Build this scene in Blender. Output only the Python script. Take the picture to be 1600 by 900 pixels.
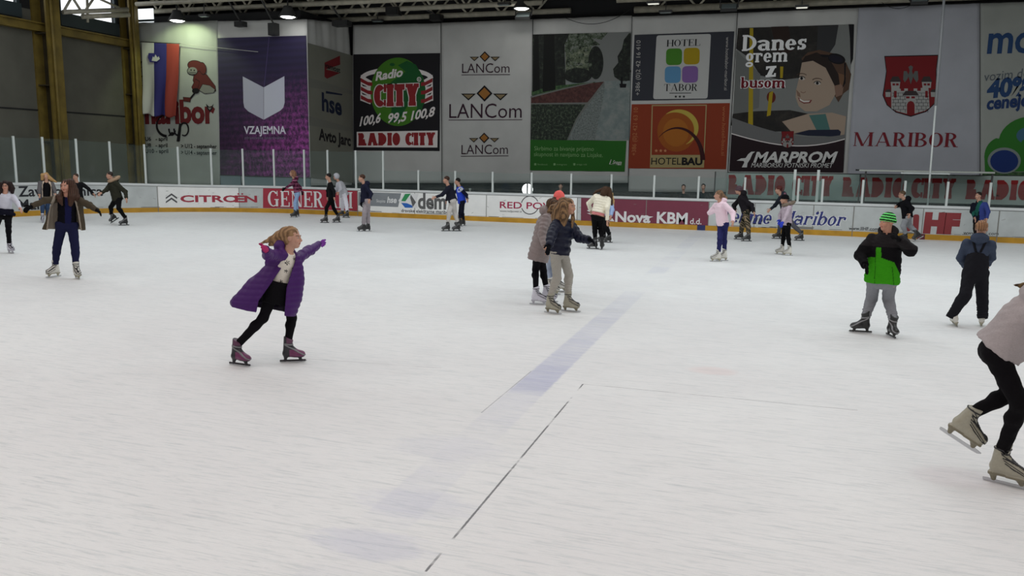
import bpy, math, random
import numpy as np
from mathutils import Vector, Matrix
from mathutils.geometry import tessellate_polygon

for o in list(bpy.data.objects): bpy.data.objects.remove(o)
SC = bpy.context.scene
COL = SC.collection
PI = math.pi

# ------------------------------------------------------------------ camera
F_PX, PITCH, ROLL, YAW, CAM_H = 1263.55, 0.158875, -0.016479, 0.308456, 2.25
_cy, _sy, _cp, _sp = math.cos(YAW), math.sin(YAW), math.cos(PITCH), math.sin(PITCH)
_f = Vector((-_sy*_cp, _cy*_cp, -_sp)); _r = Vector((_cy, _sy, 0)); _u = _r.cross(_f)
CR = _r*math.cos(ROLL) - _u*math.sin(ROLL); CU = _u*math.cos(ROLL) + _r*math.sin(ROLL); CF = _f
EYE = Vector((0, 0, CAM_H))
cam_data = bpy.data.cameras.new('camera'); cam = bpy.data.objects.new('camera', cam_data); COL.objects.link(cam)
m = Matrix.Identity(4)
for i in range(3):
    m[i][0] = CR[i]; m[i][1] = CU[i]; m[i][2] = -CF[i]
m.translation = EYE
cam.matrix_world = m
cam_data.sensor_width = 36.0; cam_data.lens = F_PX/1600*36.0; cam_data.clip_end = 300
SC.camera = cam

# ------------------------------------------------------------------ exposure, sky, hall lights
SC.view_settings.view_transform = 'Standard'; SC.view_settings.look = 'None'
SC.view_settings.gamma = 1.0; SC.view_settings.use_curve_mapping = False
SC.view_settings.exposure = 0.0
w = bpy.data.worlds.new('overcast_sky'); SC.world = w; w.use_nodes = True
w.node_tree.nodes['Background'].inputs[0].default_value = (0.93, 0.97, 1.0, 1)
w.node_tree.nodes['Background'].inputs[1].default_value = 1.6

def area(name, loc, sx, sy, power, color, rot=(0, 0, 0), spread=PI):
    L = bpy.data.lights.new(name, 'AREA'); L.shape = 'RECTANGLE'; L.size = sx; L.size_y = sy
    L.energy = power; L.color = color; L.spread = spread
    o = bpy.data.objects.new(name, L); o.location = loc; o.rotation_euler = rot; COL.objects.link(o)
    return o
# rows of hall lighting under the roof (daylight strips and lamp rows of the hall), all facing down
area('hall_light', (-9, 17.5, 9.4), 30, 10, 1560, (0.93, 0.98, 1.0))
area('hall_light', (9, 16.5, 9.4), 16, 10, 700, (0.93, 0.99, 1.0))
area('hall_light', (-4, 4.5, 9.4), 34, 9, 1150, (1.0, 0.925, 0.905))
area('hall_light', (-4, -8, 8.8), 30, 8, 1150, (1.0, 0.925, 0.905))

# ------------------------------------------------------------------ pixel helpers (camera of the photograph)
def ray(px, py): return CF + CR*((px-800)/F_PX) + CU*((450-py)/F_PX)
def on_z(px, py, z=0.0):
    v = ray(px, py); return EYE + v*((z-CAM_H)/v.z)
def on_y(px, py, Y):
    v = ray(px, py); return EYE + v*(Y/v.y)
def on_x(px, py, X):
    v = ray(px, py); return EYE + v*(X/v.x)
def project(P):
    d = Vector(P)-EYE; z = d.dot(CF); return (800+F_PX*d.dot(CR)/z, 450-F_PX*d.dot(CU)/z)

# ------------------------------------------------------------------ colour + materials
def s2l(c):
    c = c/255.0
    return c/12.92 if c <= 0.04045 else ((c+0.055)/1.055)**2.4
def rgb(r, g, b, k=1.0): return tuple(min(0.95, max(0.0, s2l(v)*k)) for v in (r, g, b))
WALLK = 2.2      # the wall cloths get about a quarter of the light the ice gets
def wc(r, g, b): return rgb(r, g, b, WALLK)
MATS = {}
def mat(name, color, rough=0.7, metal=0.0, bump=0.0, bscale=20.0, var=0.0, vscale=3.0, emit=None, spec=0.5, coat=0.0):
    key = (name, tuple(round(c, 4) for c in color), rough, metal, bump, var, emit)
    if key in MATS: return MATS[key]
    m = bpy.data.materials.new(name); m.use_nodes = True
    nt = m.node_tree; b = nt.nodes['Principled BSDF']
    b.inputs['Base Color'].default_value = (*color, 1); b.inputs['Roughness'].default_value = rough
    b.inputs['Metallic'].default_value = metal; b.inputs['Specular IOR Level'].default_value = spec
    b.inputs['Coat Weight'].default_value = coat
    if emit:
        b.inputs['Emission Color'].default_value = (*color, 1); b.inputs['Emission Strength'].default_value = emit
    if bump or var:
        tc = nt.nodes.new('ShaderNodeTexCoord')
    if var:
        n = nt.nodes.new('ShaderNodeTexNoise'); n.inputs['Scale'].default_value = vscale; n.inputs['Detail'].default_value = 6
        nt.links.new(tc.outputs['Object'], n.inputs['Vector'])
        mr = nt.nodes.new('ShaderNodeMapRange'); mr.inputs['From Min'].default_value = 0.3; mr.inputs['From Max'].default_value = 0.7
        mr.inputs['To Min'].default_value = 1-var; mr.inputs['To Max'].default_value = 1+var*0.5
        nt.links.new(n.outputs['Fac'], mr.inputs['Value'])
        mx = nt.nodes.new('ShaderNodeMix'); mx.data_type = 'RGBA'; mx.blend_type = 'MULTIPLY'; mx.inputs[0].default_value = 1
        mx.inputs[6].default_value = (*color, 1); nt.links.new(mr.outputs[0], mx.inputs[7])
        nt.links.new(mx.outputs[2], b.inputs['Base Color'])
    if bump:
        n2 = nt.nodes.new('ShaderNodeTexNoise'); n2.inputs['Scale'].default_value = bscale; n2.inputs['Detail'].default_value = 4
        nt.links.new(tc.outputs['Object'], n2.inputs['Vector'])
        bp = nt.nodes.new('ShaderNodeBump'); bp.inputs['Strength'].default_value = bump; bp.inputs['Distance'].default_value = 0.02
        nt.links.new(n2.outputs['Fac'], bp.inputs['Height']); nt.links.new(bp.outputs[0], b.inputs['Normal'])
    MATS[key] = m
    return m

# ------------------------------------------------------------------ objects
def empty(name, loc=(0, 0, 0), rz=0.0, label=None, cat=None, group=None):
    o = bpy.data.objects.new(name, None); COL.objects.link(o); o.location = loc; o.rotation_euler = (0, 0, rz)
    o.empty_display_size = 0.2
    tag(o, label, cat, group); return o
def tag(o, label=None, cat=None, group=None, kind=None):
    if label: o['label'] = label
    if cat: o['category'] = cat
    if group: o['group'] = group
    if kind: o['kind'] = kind
    return o
class MB:
    """collects shapes into one mesh"""
    def __init__(s): s.v = []; s.f = []; s.m = []; s.mats = []; s.smooth = []
    def mi(s, m):
        if m not in s.mats: s.mats.append(m)
        return s.mats.index(m)
    def add(s, vs, fs, m=None, smooth=False):
        k = len(s.v); s.v += [tuple(v) for v in vs]; i = s.mi(m)
        for f in fs: s.f.append([k+q for q in f]); s.m.append(i); s.smooth.append(smooth)
        return s
    def box(s, c, d, m=None, M=None):
        vs = []
        for z in (-.5, .5):
            for x, y in ((-.5, -.5), (.5, -.5), (.5, .5), (-.5, .5)):
                p = Vector((x*d[0], y*d[1], z*d[2]))
                if M is not None: p = M @ p
                vs.append(p+Vector(c))
        return s.add(vs, [(0, 3, 2, 1), (4, 5, 6, 7), (0, 1, 5, 4), (1, 2, 6, 5), (2, 3, 7, 6), (3, 0, 4, 7)], m)
    def bar(s, a, b, w, h, m=None, up=(0, 0, 1)):
        a = Vector(a); b = Vector(b); d = b-a; L = d.length; d.normalize()
        x = d.cross(Vector(up))
        if x.length < 1e-4: x = d.cross(Vector((0, 1, 0)))
        x.normalize(); z = x.cross(d)
        M = Matrix((x, d, z)).transposed()
        return s.box((a+b)/2, (w, L, h), m, M)
    def tube(s, a, b, r, m=None, n=10, r2=None):
        a = Vector(a); b = Vector(b); d = (b-a).normalized(); r2 = r if r2 is None else r2
        x = d.cross(Vector((0, 0, 1)))
        if x.length < 1e-4: x = Vector((1, 0, 0))
        x.normalize(); y = d.cross(x)
        vs = []
        for p, q in ((a, r), (b, r2)):
            for i in range(n):
                t = 2*PI*i/n; vs.append(p+x*q*math.cos(t)+y*q*math.sin(t))
        fs = [(i, (i+1) % n, n+(i+1) % n, n+i) for i in range(n)]
        k = len(s.v); s.add(vs, fs, m, True)
        i = s.mi(m)
        s.f += [[k+j for j in range(n)][::-1], [k+n+j for j in range(n)]]; s.m += [i, i]; s.smooth += [False, False]
        return s
    def path(s, pts, r, m=None, n=8):
        for a, b in zip(pts, pts[1:]): s.tube(a, b, r, m, n)
        return s
    def lathe(s, c, prof, m=None, n=24, M=None):
        vs = []; k = len(prof)
        for i in range(n):
            t = 2*PI*i/n
            for r, z in prof:
                p = Vector((r*math.cos(t), r*math.sin(t), z))
                if M is not None: p = M @ p
                vs.append(p+Vector(c))
        fs = []
        for i in range(n):
            j = (i+1) % n
            for q in range(k-1): fs.append((i*k+q, j*k+q, j*k+q+1, i*k+q+1))
        return s.add(vs, fs, m, True)
    def build(s, name, parent=None, matrix_parent_inv=True):
        me = bpy.data.meshes.new(name); me.from_pydata(s.v, [], s.f)
        for m_ in s.mats:
            if m_: me.materials.append(m_)
        me.polygons.foreach_set('material_index', s.m)
        me.polygons.foreach_set('use_smooth', s.smooth)
        me.update()
        o = bpy.data.objects.new(name, me); COL.objects.link(o)
        if parent is not None:
            o.parent = parent
            if matrix_parent_inv:
                pl = Matrix.LocRotScale(parent.location, parent.rotation_euler, None)
                q = parent.parent
                while q is not None:
                    pl = Matrix.LocRotScale(q.location, q.rotation_euler, None) @ pl; q = q.parent
                o.matrix_parent_inverse = pl.inverted()
        return o
# ================================================================== the hall
D1 = 29.5                                  # left cloths hang on this plane
XL = on_y(212, 150, D1).x                  # left wall
XR1 = on_y(481, 150, D1).x                 # the return between left and main cloths
D2 = on_x(551, 150, XR1).y                 # main cloth plane
ROOF = 10.2
BY = 27.42                                 # rink boards, inner face
XR = 19.0; YB = -14.0
# ---- ice
def ice_material():
    m = bpy.data.materials.new('ice'); m.use_nodes = True; nt = m.node_tree; N = nt.nodes; Lk = nt.links
    b = N['Principled BSDF']
    geo = N.new('ShaderNodeNewGeometry'); sep = N.new('ShaderNodeSeparateXYZ'); Lk.new(geo.outputs['Position'], sep.inputs[0])
    def math_(op, a, b_=None, c=None, clamp=False):
        n = N.new('ShaderNodeMath'); n.operation = op; n.use_clamp = clamp
        for i, v in enumerate((a, b_, c)):
            if v is None: continue
            if isinstance(v, (int, float)): n.inputs[i].default_value = v
            else: Lk.new(v, n.inputs[i])
        return n.outputs[0]
    def noise(scale, sx=1, sy=1, rot=0, detail=5, rough=0.6, dist=0.0):
        mp = N.new('ShaderNodeMapping'); mp.inputs['Scale'].default_value = (sx, sy, 1); mp.inputs['Rotation'].default_value = (0, 0, rot)
        Lk.new(geo.outputs['Position'], mp.inputs[0])
        n = N.new('ShaderNodeTexNoise'); n.inputs['Scale'].default_value = scale; n.inputs['Detail'].default_value = detail
        n.inputs['Roughness'].default_value = rough; n.inputs['Distortion'].default_value = dist
        Lk.new(mp.outputs[0], n.inputs['Vector']); return n.outputs['Fac']
    def ss(v, lo, hi): 
        n = N.new('ShaderNodeMapRange'); n.interpolation_type = 'SMOOTHSTEP'; Lk.new(v, n.inputs[0])
        n.inputs[1].default_value = lo; n.inputs[2].default_value = hi; return n.outputs[0]
    def mix(f, a, b_):
        n = N.new('ShaderNodeMix'); n.data_type = 'RGBA'
        if isinstance(f, (int, float)): n.inputs[0].default_value = f
        else: Lk.new(f, n.inputs[0])
        for i, v in ((6, a), (7, b_)):
            if isinstance(v, tuple): n.inputs[i].default_value = (*v, 1)
            else: Lk.new(v, n.inputs[i])
        return n.outputs[2]
    X, Y = sep.outputs[0], sep.outputs[1]
    base = mix(ss(noise(0.25, detail=3), 0.35, 0.7), (0.84, 0.84, 0.835), (0.90, 0.91, 0.90))
    # scratches: long thin streaks in several directions
    for rot, sc, lo, amt, colr in ((0.25, 3.0, 0.53, 0.32, (0.50, 0.55, 0.56)), (-0.35, 2.4, 0.53, 0.30, (0.50, 0.55, 0.56)),
                                   (0.9, 2.6, 0.56, 0.26, (0.50, 0.58, 0.6)), (0.05, 5.0, 0.56, 0.25, (0.95, 0.95, 0.95)), (-0.12, 7.0, 0.56, 0.32, (0.5, 0.57, 0.58))):
        s = ss(noise(sc, 1.0, 14.0, rot, 6, 0.65, 0.6), lo, lo+0.12)
        base = mix(math_('MULTIPLY', s, amt), base, colr)
    blot = ss(noise(0.8, 1, 1.5, 0.4, 4), 0.55, 0.75)
    base = mix(math_('MULTIPLY', blot, 0.12), base, (0.62, 0.60, 0.60))
    # worn blue line running away from the viewer
    bx = (BLUE_X0+BLUE_X1)/2; bw = (BLUE_X1-BLUE_X0)/2
    wob = math_('ADD', X, math_('MULTIPLY', math_('SUBTRACT', noise(9, 1, 1), 0.5), 0.05))
    band = math_('SUBTRACT', 1.0, ss(math_('ABSOLUTE', math_('SUBTRACT', wob, bx)), bw-0.02, bw+0.02))
    wear = ss(noise(0.55, 0.4, 1.0, 0.0, 5, 0.6), 0.36, 0.60)
    near = math_('MULTIPLY', math_('SUBTRACT', 1.0, ss(Y, 10.6, 12.5)), 1.0)
    solid = math_('MULTIPLY', ss(Y, 7.1, 7.6), near)                 # the part still well painted
    tone = math_('ADD', math_('MULTIPLY', solid, 0.17), math_('MULTIPLY', wear, 0.11))
    tone = math_('MULTIPLY', tone, math_('ADD', -0.15, math_('MULTIPLY', noise(2.5, 1, 7, 0.2), 2.3)))
    core = math_('MULTIPLY', math_('MULTIPLY', ss(Y, 7.2, 7.45), math_('SUBTRACT', 1.0, ss(Y, 8.3, 8.6))), 0.15)
    tone = math_('ADD', tone, core)
    base = mix(math_('MULTIPLY', band, tone, None, True), base, (0.22, 0.25, 0.55))
    # blots of blue paint close to the viewer
    for px, py, rx, ry, k in ((575, 850, 0.42, 0.2, 0.18), (650, 785, 0.45, 0.24, 0.13), (700, 700, 0.5, 0.3, 0.08)):
        c = on_z(px, py)
        dx = math_('DIVIDE', math_('SUBTRACT', X, c.x), rx); dy = math_('DIVIDE', math_('SUBTRACT', Y, c.y), ry)
        r2 = math_('ADD', math_('MULTIPLY', dx, dx), math_('MULTIPLY', dy, dy))
        r2 = math_('ADD', r2, math_('MULTIPLY', math_('SUBTRACT', noise(4, 1, 3, 0.3), 0.5), 2.2))
        base = mix(math_('MULTIPLY', math_('SUBTRACT', 1.0, ss(r2, 0.2, 1.2)), k), base, (0.30, 0.33, 0.60))
    # faint red spot and a purple-red smudge
    for px, py, rx, ry, k, colr in ((1110, 579, 0.27, 0.20, 0.17, (0.80, 0.42, 0.38)), (1490, 745, 0.36, 0.22, 0.16, (0.55, 0.35, 0.40))):
        c = on_z(px, py)
        dx = math_('DIVIDE', math_('SUBTRACT', X, c.x), rx); dy = math_('DIVIDE', math_('SUBTRACT', Y, c.y), ry)
        r2 = math_('ADD', math_('MULTIPLY', dx, dx), math_('MULTIPLY', dy, dy))
        r2 = math_('ADD', r2, math_('MULTIPLY', math_('SUBTRACT', noise(2.2), 0.5), 1.6))
        base = mix(math_('MULTIPLY', math_('SUBTRACT', 1.0, ss(r2, 0.1, 1.3)), k), base, colr)
    # thin black seam lines (dashed by wear)
    a0 = on_z(911, 600); a1 = on_z(665, 893); b1 = on_z(1340, 641)
    def seg(p, q, w_, lo, hi, amt, nsc):
        d = (q-p); L = math.hypot(d.x, d.y); ux, uy = d.x/L, d.y/L
        px_ = math_('SUBTRACT', X, p.x); py_ = math_('SUBTRACT', Y, p.y)
        t = math_('ADD', math_('MULTIPLY', px_, ux), math_('MULTIPLY', py_, uy))
        n_ = math_('ABSOLUTE', math_('SUBTRACT', math_('MULTIPLY', px_, uy), math_('MULTIPLY', py_, ux)))
        n_ = math_('ADD', n_, math_('MULTIPLY', math_('SUBTRACT', noise(25), 0.5), w_*0.8))
        on = math_('MULTIPLY', math_('GREATER_THAN', t, 0), math_('LESS_THAN', t, L))
        ln = math_('SUBTRACT', 1.0, ss(n_, w_*0.5, w_))
        return math_('MULTIPLY', math_('MULTIPLY', math_('MULTIPLY', on, ln), ss(noise(nsc, 1, 1, 0, 3), lo, hi)), amt)
    base = mix(seg(a0, a1, 0.010, 0.36, 0.50, 0.8, 2.2), base, (0.05, 0.05, 0.06))
    base = mix(seg(a0, b1, 0.008, 0.35, 0.5, 0.55, 1.3), base, (0.12, 0.12, 0.13))
    c0 = on_z(752, 645); c1 = on_z(830, 580)
    base = mix(seg(c0, c1, 0.008, 0.3, 0.5, 0.45, 1.3), base, (0.1, 0.1, 0.15))
    d0 = on_z(470, 560); d1 = on_z(690, 575)
    base = mix(seg(d0, d1, 0.008, 0.3, 0.5, 0.4, 1.0), base, (0.2, 0.2, 0.2))
    Lk.new(base, b.inputs['Base Color'])
    rg = N.new('ShaderNodeMapRange'); Lk.new(noise(1.5, 1, 6, 0.2), rg.inputs[0]); rg.inputs[1].default_value = 0.3; rg.inputs[2].default_value = 0.7
    rg.inputs[3].default_value = 0.38; rg.inputs[4].default_value = 0.6; Lk.new(rg.outputs[0], b.inputs['Roughness'])
    b.inputs['Specular IOR Level'].default_value = 0.35
    h1 = noise(14, 1, 9, 0.15, 4); h2 = noise(10, 1, 12, -0.4, 4)
    hh = math_('ADD', h1, h2)
    bp = N.new('ShaderNodeBump'); bp.inputs['Strength'].default_value = 0.35; bp.inputs['Distance'].default_value = 0.01
    Lk.new(hh, bp.inputs['Height']); Lk.new(bp.outputs[0], b.inputs['Normal'])
    return m
BLUE_X0, BLUE_X1 = on_z(784, 620).x, on_z(845, 620).x
fl = MB(); fl.box(((XR+XL)/2-1, 10, -0.1), (XR-XL+6, 50, 0.2), ice_material())
tag(fl.build('floor'), kind='structure')

# ---- walls and roof
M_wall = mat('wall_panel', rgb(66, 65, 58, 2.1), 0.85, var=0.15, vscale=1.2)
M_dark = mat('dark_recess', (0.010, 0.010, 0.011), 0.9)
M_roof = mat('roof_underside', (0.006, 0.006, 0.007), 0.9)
M_yel = mat('yellow_steel', (0.18, 0.125, 0.022), 0.6, var=0.35, vscale=2.0)
M_yel_shade = mat('shaded_yellow_steel', (0.05, 0.038, 0.018), 0.6, var=0.35, vscale=2.0)  # column steel between the flanges, its shade put into a darker colour
M_steel = mat('beige_truss_steel', (0.46, 0.43, 0.34), 0.55, var=0.25, vscale=4.0)
M_blk = mat('black_plastic', (0.012, 0.012, 0.013), 0.5)
# left wall: upper edge of the solid part and the window strip above
ys = [on_x(px, 10, XL).y for px in (0, 31, 98, 182, 212)]
ZW0 = on_x(98, 25, XL).z; ZB1 = on_x(98, 46, XL).z; ZB0 = on_x(98, 57, XL).z
ZWT = ROOF-0.2
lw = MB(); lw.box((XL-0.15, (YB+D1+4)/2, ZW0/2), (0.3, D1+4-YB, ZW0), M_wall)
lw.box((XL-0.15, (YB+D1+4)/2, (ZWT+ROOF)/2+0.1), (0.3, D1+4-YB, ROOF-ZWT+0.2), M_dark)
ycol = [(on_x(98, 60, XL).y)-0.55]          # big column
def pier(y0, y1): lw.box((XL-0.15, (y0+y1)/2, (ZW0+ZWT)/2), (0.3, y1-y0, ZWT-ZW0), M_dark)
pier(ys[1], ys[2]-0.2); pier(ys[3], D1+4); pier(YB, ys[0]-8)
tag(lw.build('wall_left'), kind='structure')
# wall panel joints on the left wall
tr = MB()
zj = on_x(100, 175, XL).z
tr.box((XL+0.012, (YB+D1)/2, zj), (0.024, D1-YB, 0.05), M_dark)
tag(tr.build('trim_1'), kind='structure')
# window strips, dark steel frames
M_frame = mat('window_frame_steel', (0.03, 0.045, 0.05), 0.6)
for i, (a, b_) in enumerate(((ys[0]-8, ys[1]), (ys[2]-0.2, ys[3]))):
    wf = MB()
    wf.box((XL+0.02, (a+b_)/2, ZW0-0.12), (0.12, b_-a, 0.5), M_frame)
    wf.box((XL-0.05, b_-0.06, (ZW0+ZWT)/2), (0.1, 0.12, ZWT-ZW0), M_frame)
    wf.box((XL-0.05, a+0.06, (ZW0+ZWT)/2), (0.1, 0.12, ZWT-ZW0), M_frame)
    n = max(1, int((b_-a)/2.2))
    for k in range(1, n+1):
        wf.box((XL-0.08, a+(b_-a)*k/(n+1), (ZW0+ZWT)/2), (0.05, 0.05, ZWT-ZW0), M_frame)
    tag(wf.build('window_%d' % (i+1)), kind='structure')
# yellow beams and columns of the left wall
bm = MB(); yb0 = YB
for z0, z1, dx in ((ZB0, ZB1, 0.28),):
    bm.box((XL+dx/2, (yb0+D1)/2, (z0+z1)/2), (dx, D1-yb0, z1-z0), M_yel)
    bm.box((XL+dx, (yb0+D1)/2, z1+0.02), (dx*0.7, D1-yb0, 0.05), M_yel)
tag(bm.build('steel_beam'), 'long yellow steel beam running under the high windows of left wall', 'beam')
def column(y, label, w=0.62, dep=0.75):
    t = empty('steel_column', (XL+dep/2, y, 0), 0, label, 'column')
    c = MB()
    c.box((XL+0.04, y, ROOF/2), (0.08, w, ROOF), M_yel)
    c.box((XL+dep-0.04, y, ROOF/2), (0.08, w, ROOF), M_yel)
    c.build('flange', t)
    c = MB(); c.box((XL+dep/2, y+w*0.15, ROOF/2), (dep-0.16, 0.05, ROOF), M_yel_shade); c.build('web', t)
    c = MB()
    for z in (0.6, 2.6, 4.7, 6.6): c.box((XL+dep/2, y, z), (dep-0.17, w*0.9, 0.04), M_yel_shade)
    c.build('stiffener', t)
    c = MB(); c.tube((XL+dep+0.07, y-w*0.22, 0), (XL+dep+0.07, y-w*0.22, ROOF), 0.06, M_yel); c.build('downpipe', t)
    return t
yc1 = on_x(80, 150, XL+0.75).y
column(yc1+0.35, 'wide yellow steel column standing left of the national flag, between wall panels')
column(D1-0.45, 'narrow yellow steel column in the hall corner beside the hockey cup banner', 0.5, 0.55)
# far walls
fw = MB()
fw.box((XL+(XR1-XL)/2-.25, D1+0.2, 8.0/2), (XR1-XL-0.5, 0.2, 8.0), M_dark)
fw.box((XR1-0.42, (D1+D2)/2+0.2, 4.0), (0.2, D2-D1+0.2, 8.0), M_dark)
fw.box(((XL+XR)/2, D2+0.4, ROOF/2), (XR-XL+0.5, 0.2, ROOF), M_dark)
tag(fw.build('wall_far'), kind='structure')
# small high window in the far wall, at the corner
zz0 = on_y(212, 37, D1).z; xx0 = on_y(211, 30, D1).x; xx1 = on_y(238, 30, D1).x
M_glow = mat('daylight_pane', (0.9, 0.97, 1.0), 0.5, emit=1.2)
sw = MB(); sw.box(((xx0+xx1)/2, D1+0.08, zz0+0.30), (xx1-xx0, 0.03, 0.62), M_glow)
tag(sw.build('window_3'), kind='structure')
wfb = MB(); wfb.box(((xx0+xx1)/2, D1+0.05, zz0+0.12), (xx1-xx0+0.1, 0.03, 0.09), M_frame); tag(wfb.build('trim_2'), kind='structure')
rw = MB(); rw.box((XR+0.1, 10, ROOF/2), (0.2, 50, ROOF), M_wall); tag(rw.build('wall_right'), kind='structure')
bw = MB(); bw.box(((XL+XR)/2, YB-0.1, ROOF/2), (XR-XL, 0.2, ROOF), M_wall); tag(bw.build('wall_back'), kind='structure')
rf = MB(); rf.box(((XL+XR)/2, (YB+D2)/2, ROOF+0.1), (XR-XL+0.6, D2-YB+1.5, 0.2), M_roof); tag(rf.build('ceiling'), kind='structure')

# ---- roof trusses: tube chords along the hall with zigzag webs
def truss(Y, x0, x1, z, label, rise=1.0, step=1.5, r=0.10, dy=0.0):
    t = empty('roof_truss', ((x0+x1)/2, Y, z), 0, label, 'truss', None)
    c = MB(); c.tube((x0, Y, z), (x1, Y, z), r, M_steel, 12); c.build('bottom_chord', t)
    c = MB(); c.tube((x0, Y+dy, z+rise), (x1, Y+dy, z+rise), r*0.9, M_steel, 10); c.build('top_chord', t)
    n = int((x1-x0)/step)
    for k in range(n):
        a = x0+k*step+0.2
        mid = (a+step/2, Y, z)
        w_ = MB(); w_.tube((a, Y+dy, z+rise), mid, 0.045, M_steel, 6); w_.tube(mid, (a+step, Y+dy, z+rise), 0.045, M_steel, 6)
        w_.build('web_brace', t)
    return t
TZ = 8.28
truss(28.35, -30+4.5, -14.6, TZ, 'beige roof truss nearest the viewer, running over the national flag', r=0.09)
truss(29.95, XL+0.1, -6.0, TZ, 'beige roof truss second nearest, crossing high above the purple banner', r=0.10)
truss(31.6, XL+0.2, on_z(862, 13, TZ).x, TZ-0.02, 'beige roof truss ending above the tall tree-lined avenue banner', r=0.10)
truss(33.35, XR1-3, on_z(903, 25, TZ-0.05).x, TZ-0.05, 'beige roof truss lying against the tops of left and middle cloths', rise=0.8, r=0.11)
truss(31.9, on_z(972, 9, TZ).x, XR-0.2, TZ, 'beige roof truss crossing above the hotel banners towards the right', r=0.10)
truss(33.35, on_z(998, 22, TZ-0.1).x, XR-0.2, TZ-0.12, 'beige roof truss resting along the tops of the right hand cloths', rise=0.8, r=0.13)
# pieces of truss in front of the left windows
def strut_frame():
    t = empty('roof_truss', (XL+0.9, 27, 7.7), 0, 'dark roof truss end standing in front of the bright left wall windows', 'truss')
    def P(px, py, x): return on_x(px, py, x)
    c = MB(); c.tube(on_x(98, 19, XL+0.5), on_x(200, 15, XL+1.2), 0.09, M_steel, 10); c.build('bottom_chord', t)
    c = MB(); c.tube(on_x(128, 26, XL+0.5), on_x(202, 23, XL+1.2), 0.10, M_steel, 10); c.build('bottom_chord', t)
    for a, b_ in (((100, 17), (113, -6)), ((131, 24), (113, -4)), ((133, 17), (148, -5)), ((137, 35), (136, -4)), ((186, 12), (150, -4))):
        c = MB(); c.tube(on_x(*a, XL+0.6), on_x(*b_, XL+0.6), 0.05, M_steel, 8); c.build('web_brace', t)
strut_frame()

# ---- lamps under the trusses
M_lamp = mat('lamp_glass_lit', (1.0, 1.0, 0.97), 0.3, emit=14.0)
M_lampoff = mat('lamp_glass_unlit', (0.30, 0.36, 0.36), 0.2)
M_grey = mat('grey_housing', (0.05, 0.05, 0.05), 0.5)
def highbay(px, py, Y, label, r=0.33):
    p = on_y(px, py, Y)
    t = empty('highbay_lamp', tuple(p), 0, label, 'lamp', 'high bay lamps under the roof')
    c = MB(); c.lathe(p, [(0.0, 0.42), (0.16, 0.42), (0.2, 0.3), (r, 0.05), (r+0.02, 0.0), (r-0.02, 0.0), (r-0.04, 0.05), (0.0, 0.1)], M_grey); c.build('shade', t)
    c = MB(); c.lathe(p, [(0, -0.03), (r*0.6, -0.02), (r-0.05, 0.02), (0, 0.04)], M_lamp); c.build('lamp_glass', t)
    c = MB(); c.tube((p.x, p.y, p.z+0.4), (p.x, p.y, p.z+0.75), 0.03, M_blk); c.build('hanger', t)
    return p
pl = highbay(277, 33, D1-1.0, 'lit round lamp throwing a green glow above the national flag')
highbay(450, 27, D1-0.9, 'lit round lamp hanging above the right edge of purple banner')
highbay(815, 14, 31.7, 'lit round lamp hanging above the tree-lined avenue banner')
L = bpy.data.lights.new('lamp_light', 'SPOT'); L.energy = 120; L.color = (0.80, 1.0, 0.55); L.spot_size = math.radians(130); L.spot_blend = 0.35; L.shadow_soft_size = 0.1
o = bpy.data.objects.new('lamp_light', L); COL.objects.link(o); o.location = (pl.x-0.1, D1-1.25, pl.z-0.08)
o.rotation_euler = Vector((-0.1, 0.75, -1)).to_track_quat('-Z', 'Y').to_euler()
def flood(px, py, Y, w_, label, lit=False):
    p = on_y(px, py, Y)
    t = empty('floodlight', tuple(p), 0, label, 'lamp')
    M = Matrix.Rotation(math.radians(-52), 3, 'X')
    c = MB(); c.box(p, (w_, 0.12, w_*0.62), M_grey, M); c.build('housing', t)
    c = MB(); q = p+M @ Vector((0, -0.065, 0)); c.box(q, (w_*0.9, 0.012, w_*0.52), M_lamp if lit else M_lampoff, M); c.build('lamp_glass', t)
    c = MB(); c.bar(p+Vector((-w_/2-0.03, 0, 0)), p+Vector((-w_/2-0.03, 0.05, 0.4)), 0.04, 0.03, M_grey); c.bar(p+Vector((w_/2+0.03, 0, 0)), p+Vector((w_/2+0.03, 0.05, 0.4)), 0.04, 0.03, M_grey)
    c.build('bracket', t)
flood(818, 25, 32.5, 0.62, 'square floodlight with grey glass behind the lit lamp over avenue banner')
flood(1139, 12, 32.4, 0.60, 'square floodlight above the gap between hotel and bus banners')
flood(1436, 1, 32.4, 0.55, 'square floodlight above the town crest banner')
def tubelamp(px, py, Y, w_, label, lit=True):
    p = on_y(px, py, Y)
    t = empty('tube_lamp', tuple(p), 0, label, 'lamp')
    c = MB(); c.box(p, (w_, 0.22, 0.08), M_grey); c.build('housing', t)
    c = MB(); c.bar(p, p+Vector((0, 0.02, 8.4-p.z)), 0.03, 0.03, M_grey); c.build('hanger', t)
    c = MB(); c.box(p-Vector((0, 0, 0.05)), (w_*0.8, 0.14, 0.03), mat('dim_tube', (0.8, 0.8, 0.7), 0.4, emit=0.8) if lit else M_lampoff); c.build('lamp_glass', t)
tubelamp(1021, 4, 31.5, 0.5, 'small lit tube lamp on the truss above the hotel crest banner')
tubelamp(1040, 18, 32.7, 0.5, 'small dim tube lamp tucked below truss above the hotel banner', False)
tubelamp(1253, 10, 32.9, 0.48, 'small lit tube lamp above the bus advert banner')
tubelamp(319, 24, 28.6, 0.4, 'small unlit tube lamp between the two lit round lamps', False)
tubelamp(590, 32, 33.0, 0.5, 'small unlit tube lamp above the globe banner', False)
tubelamp(788, 6, 31.0, 0.5, 'pale unlit tube lamp just left of the lit lamp over avenue banner', False)
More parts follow.
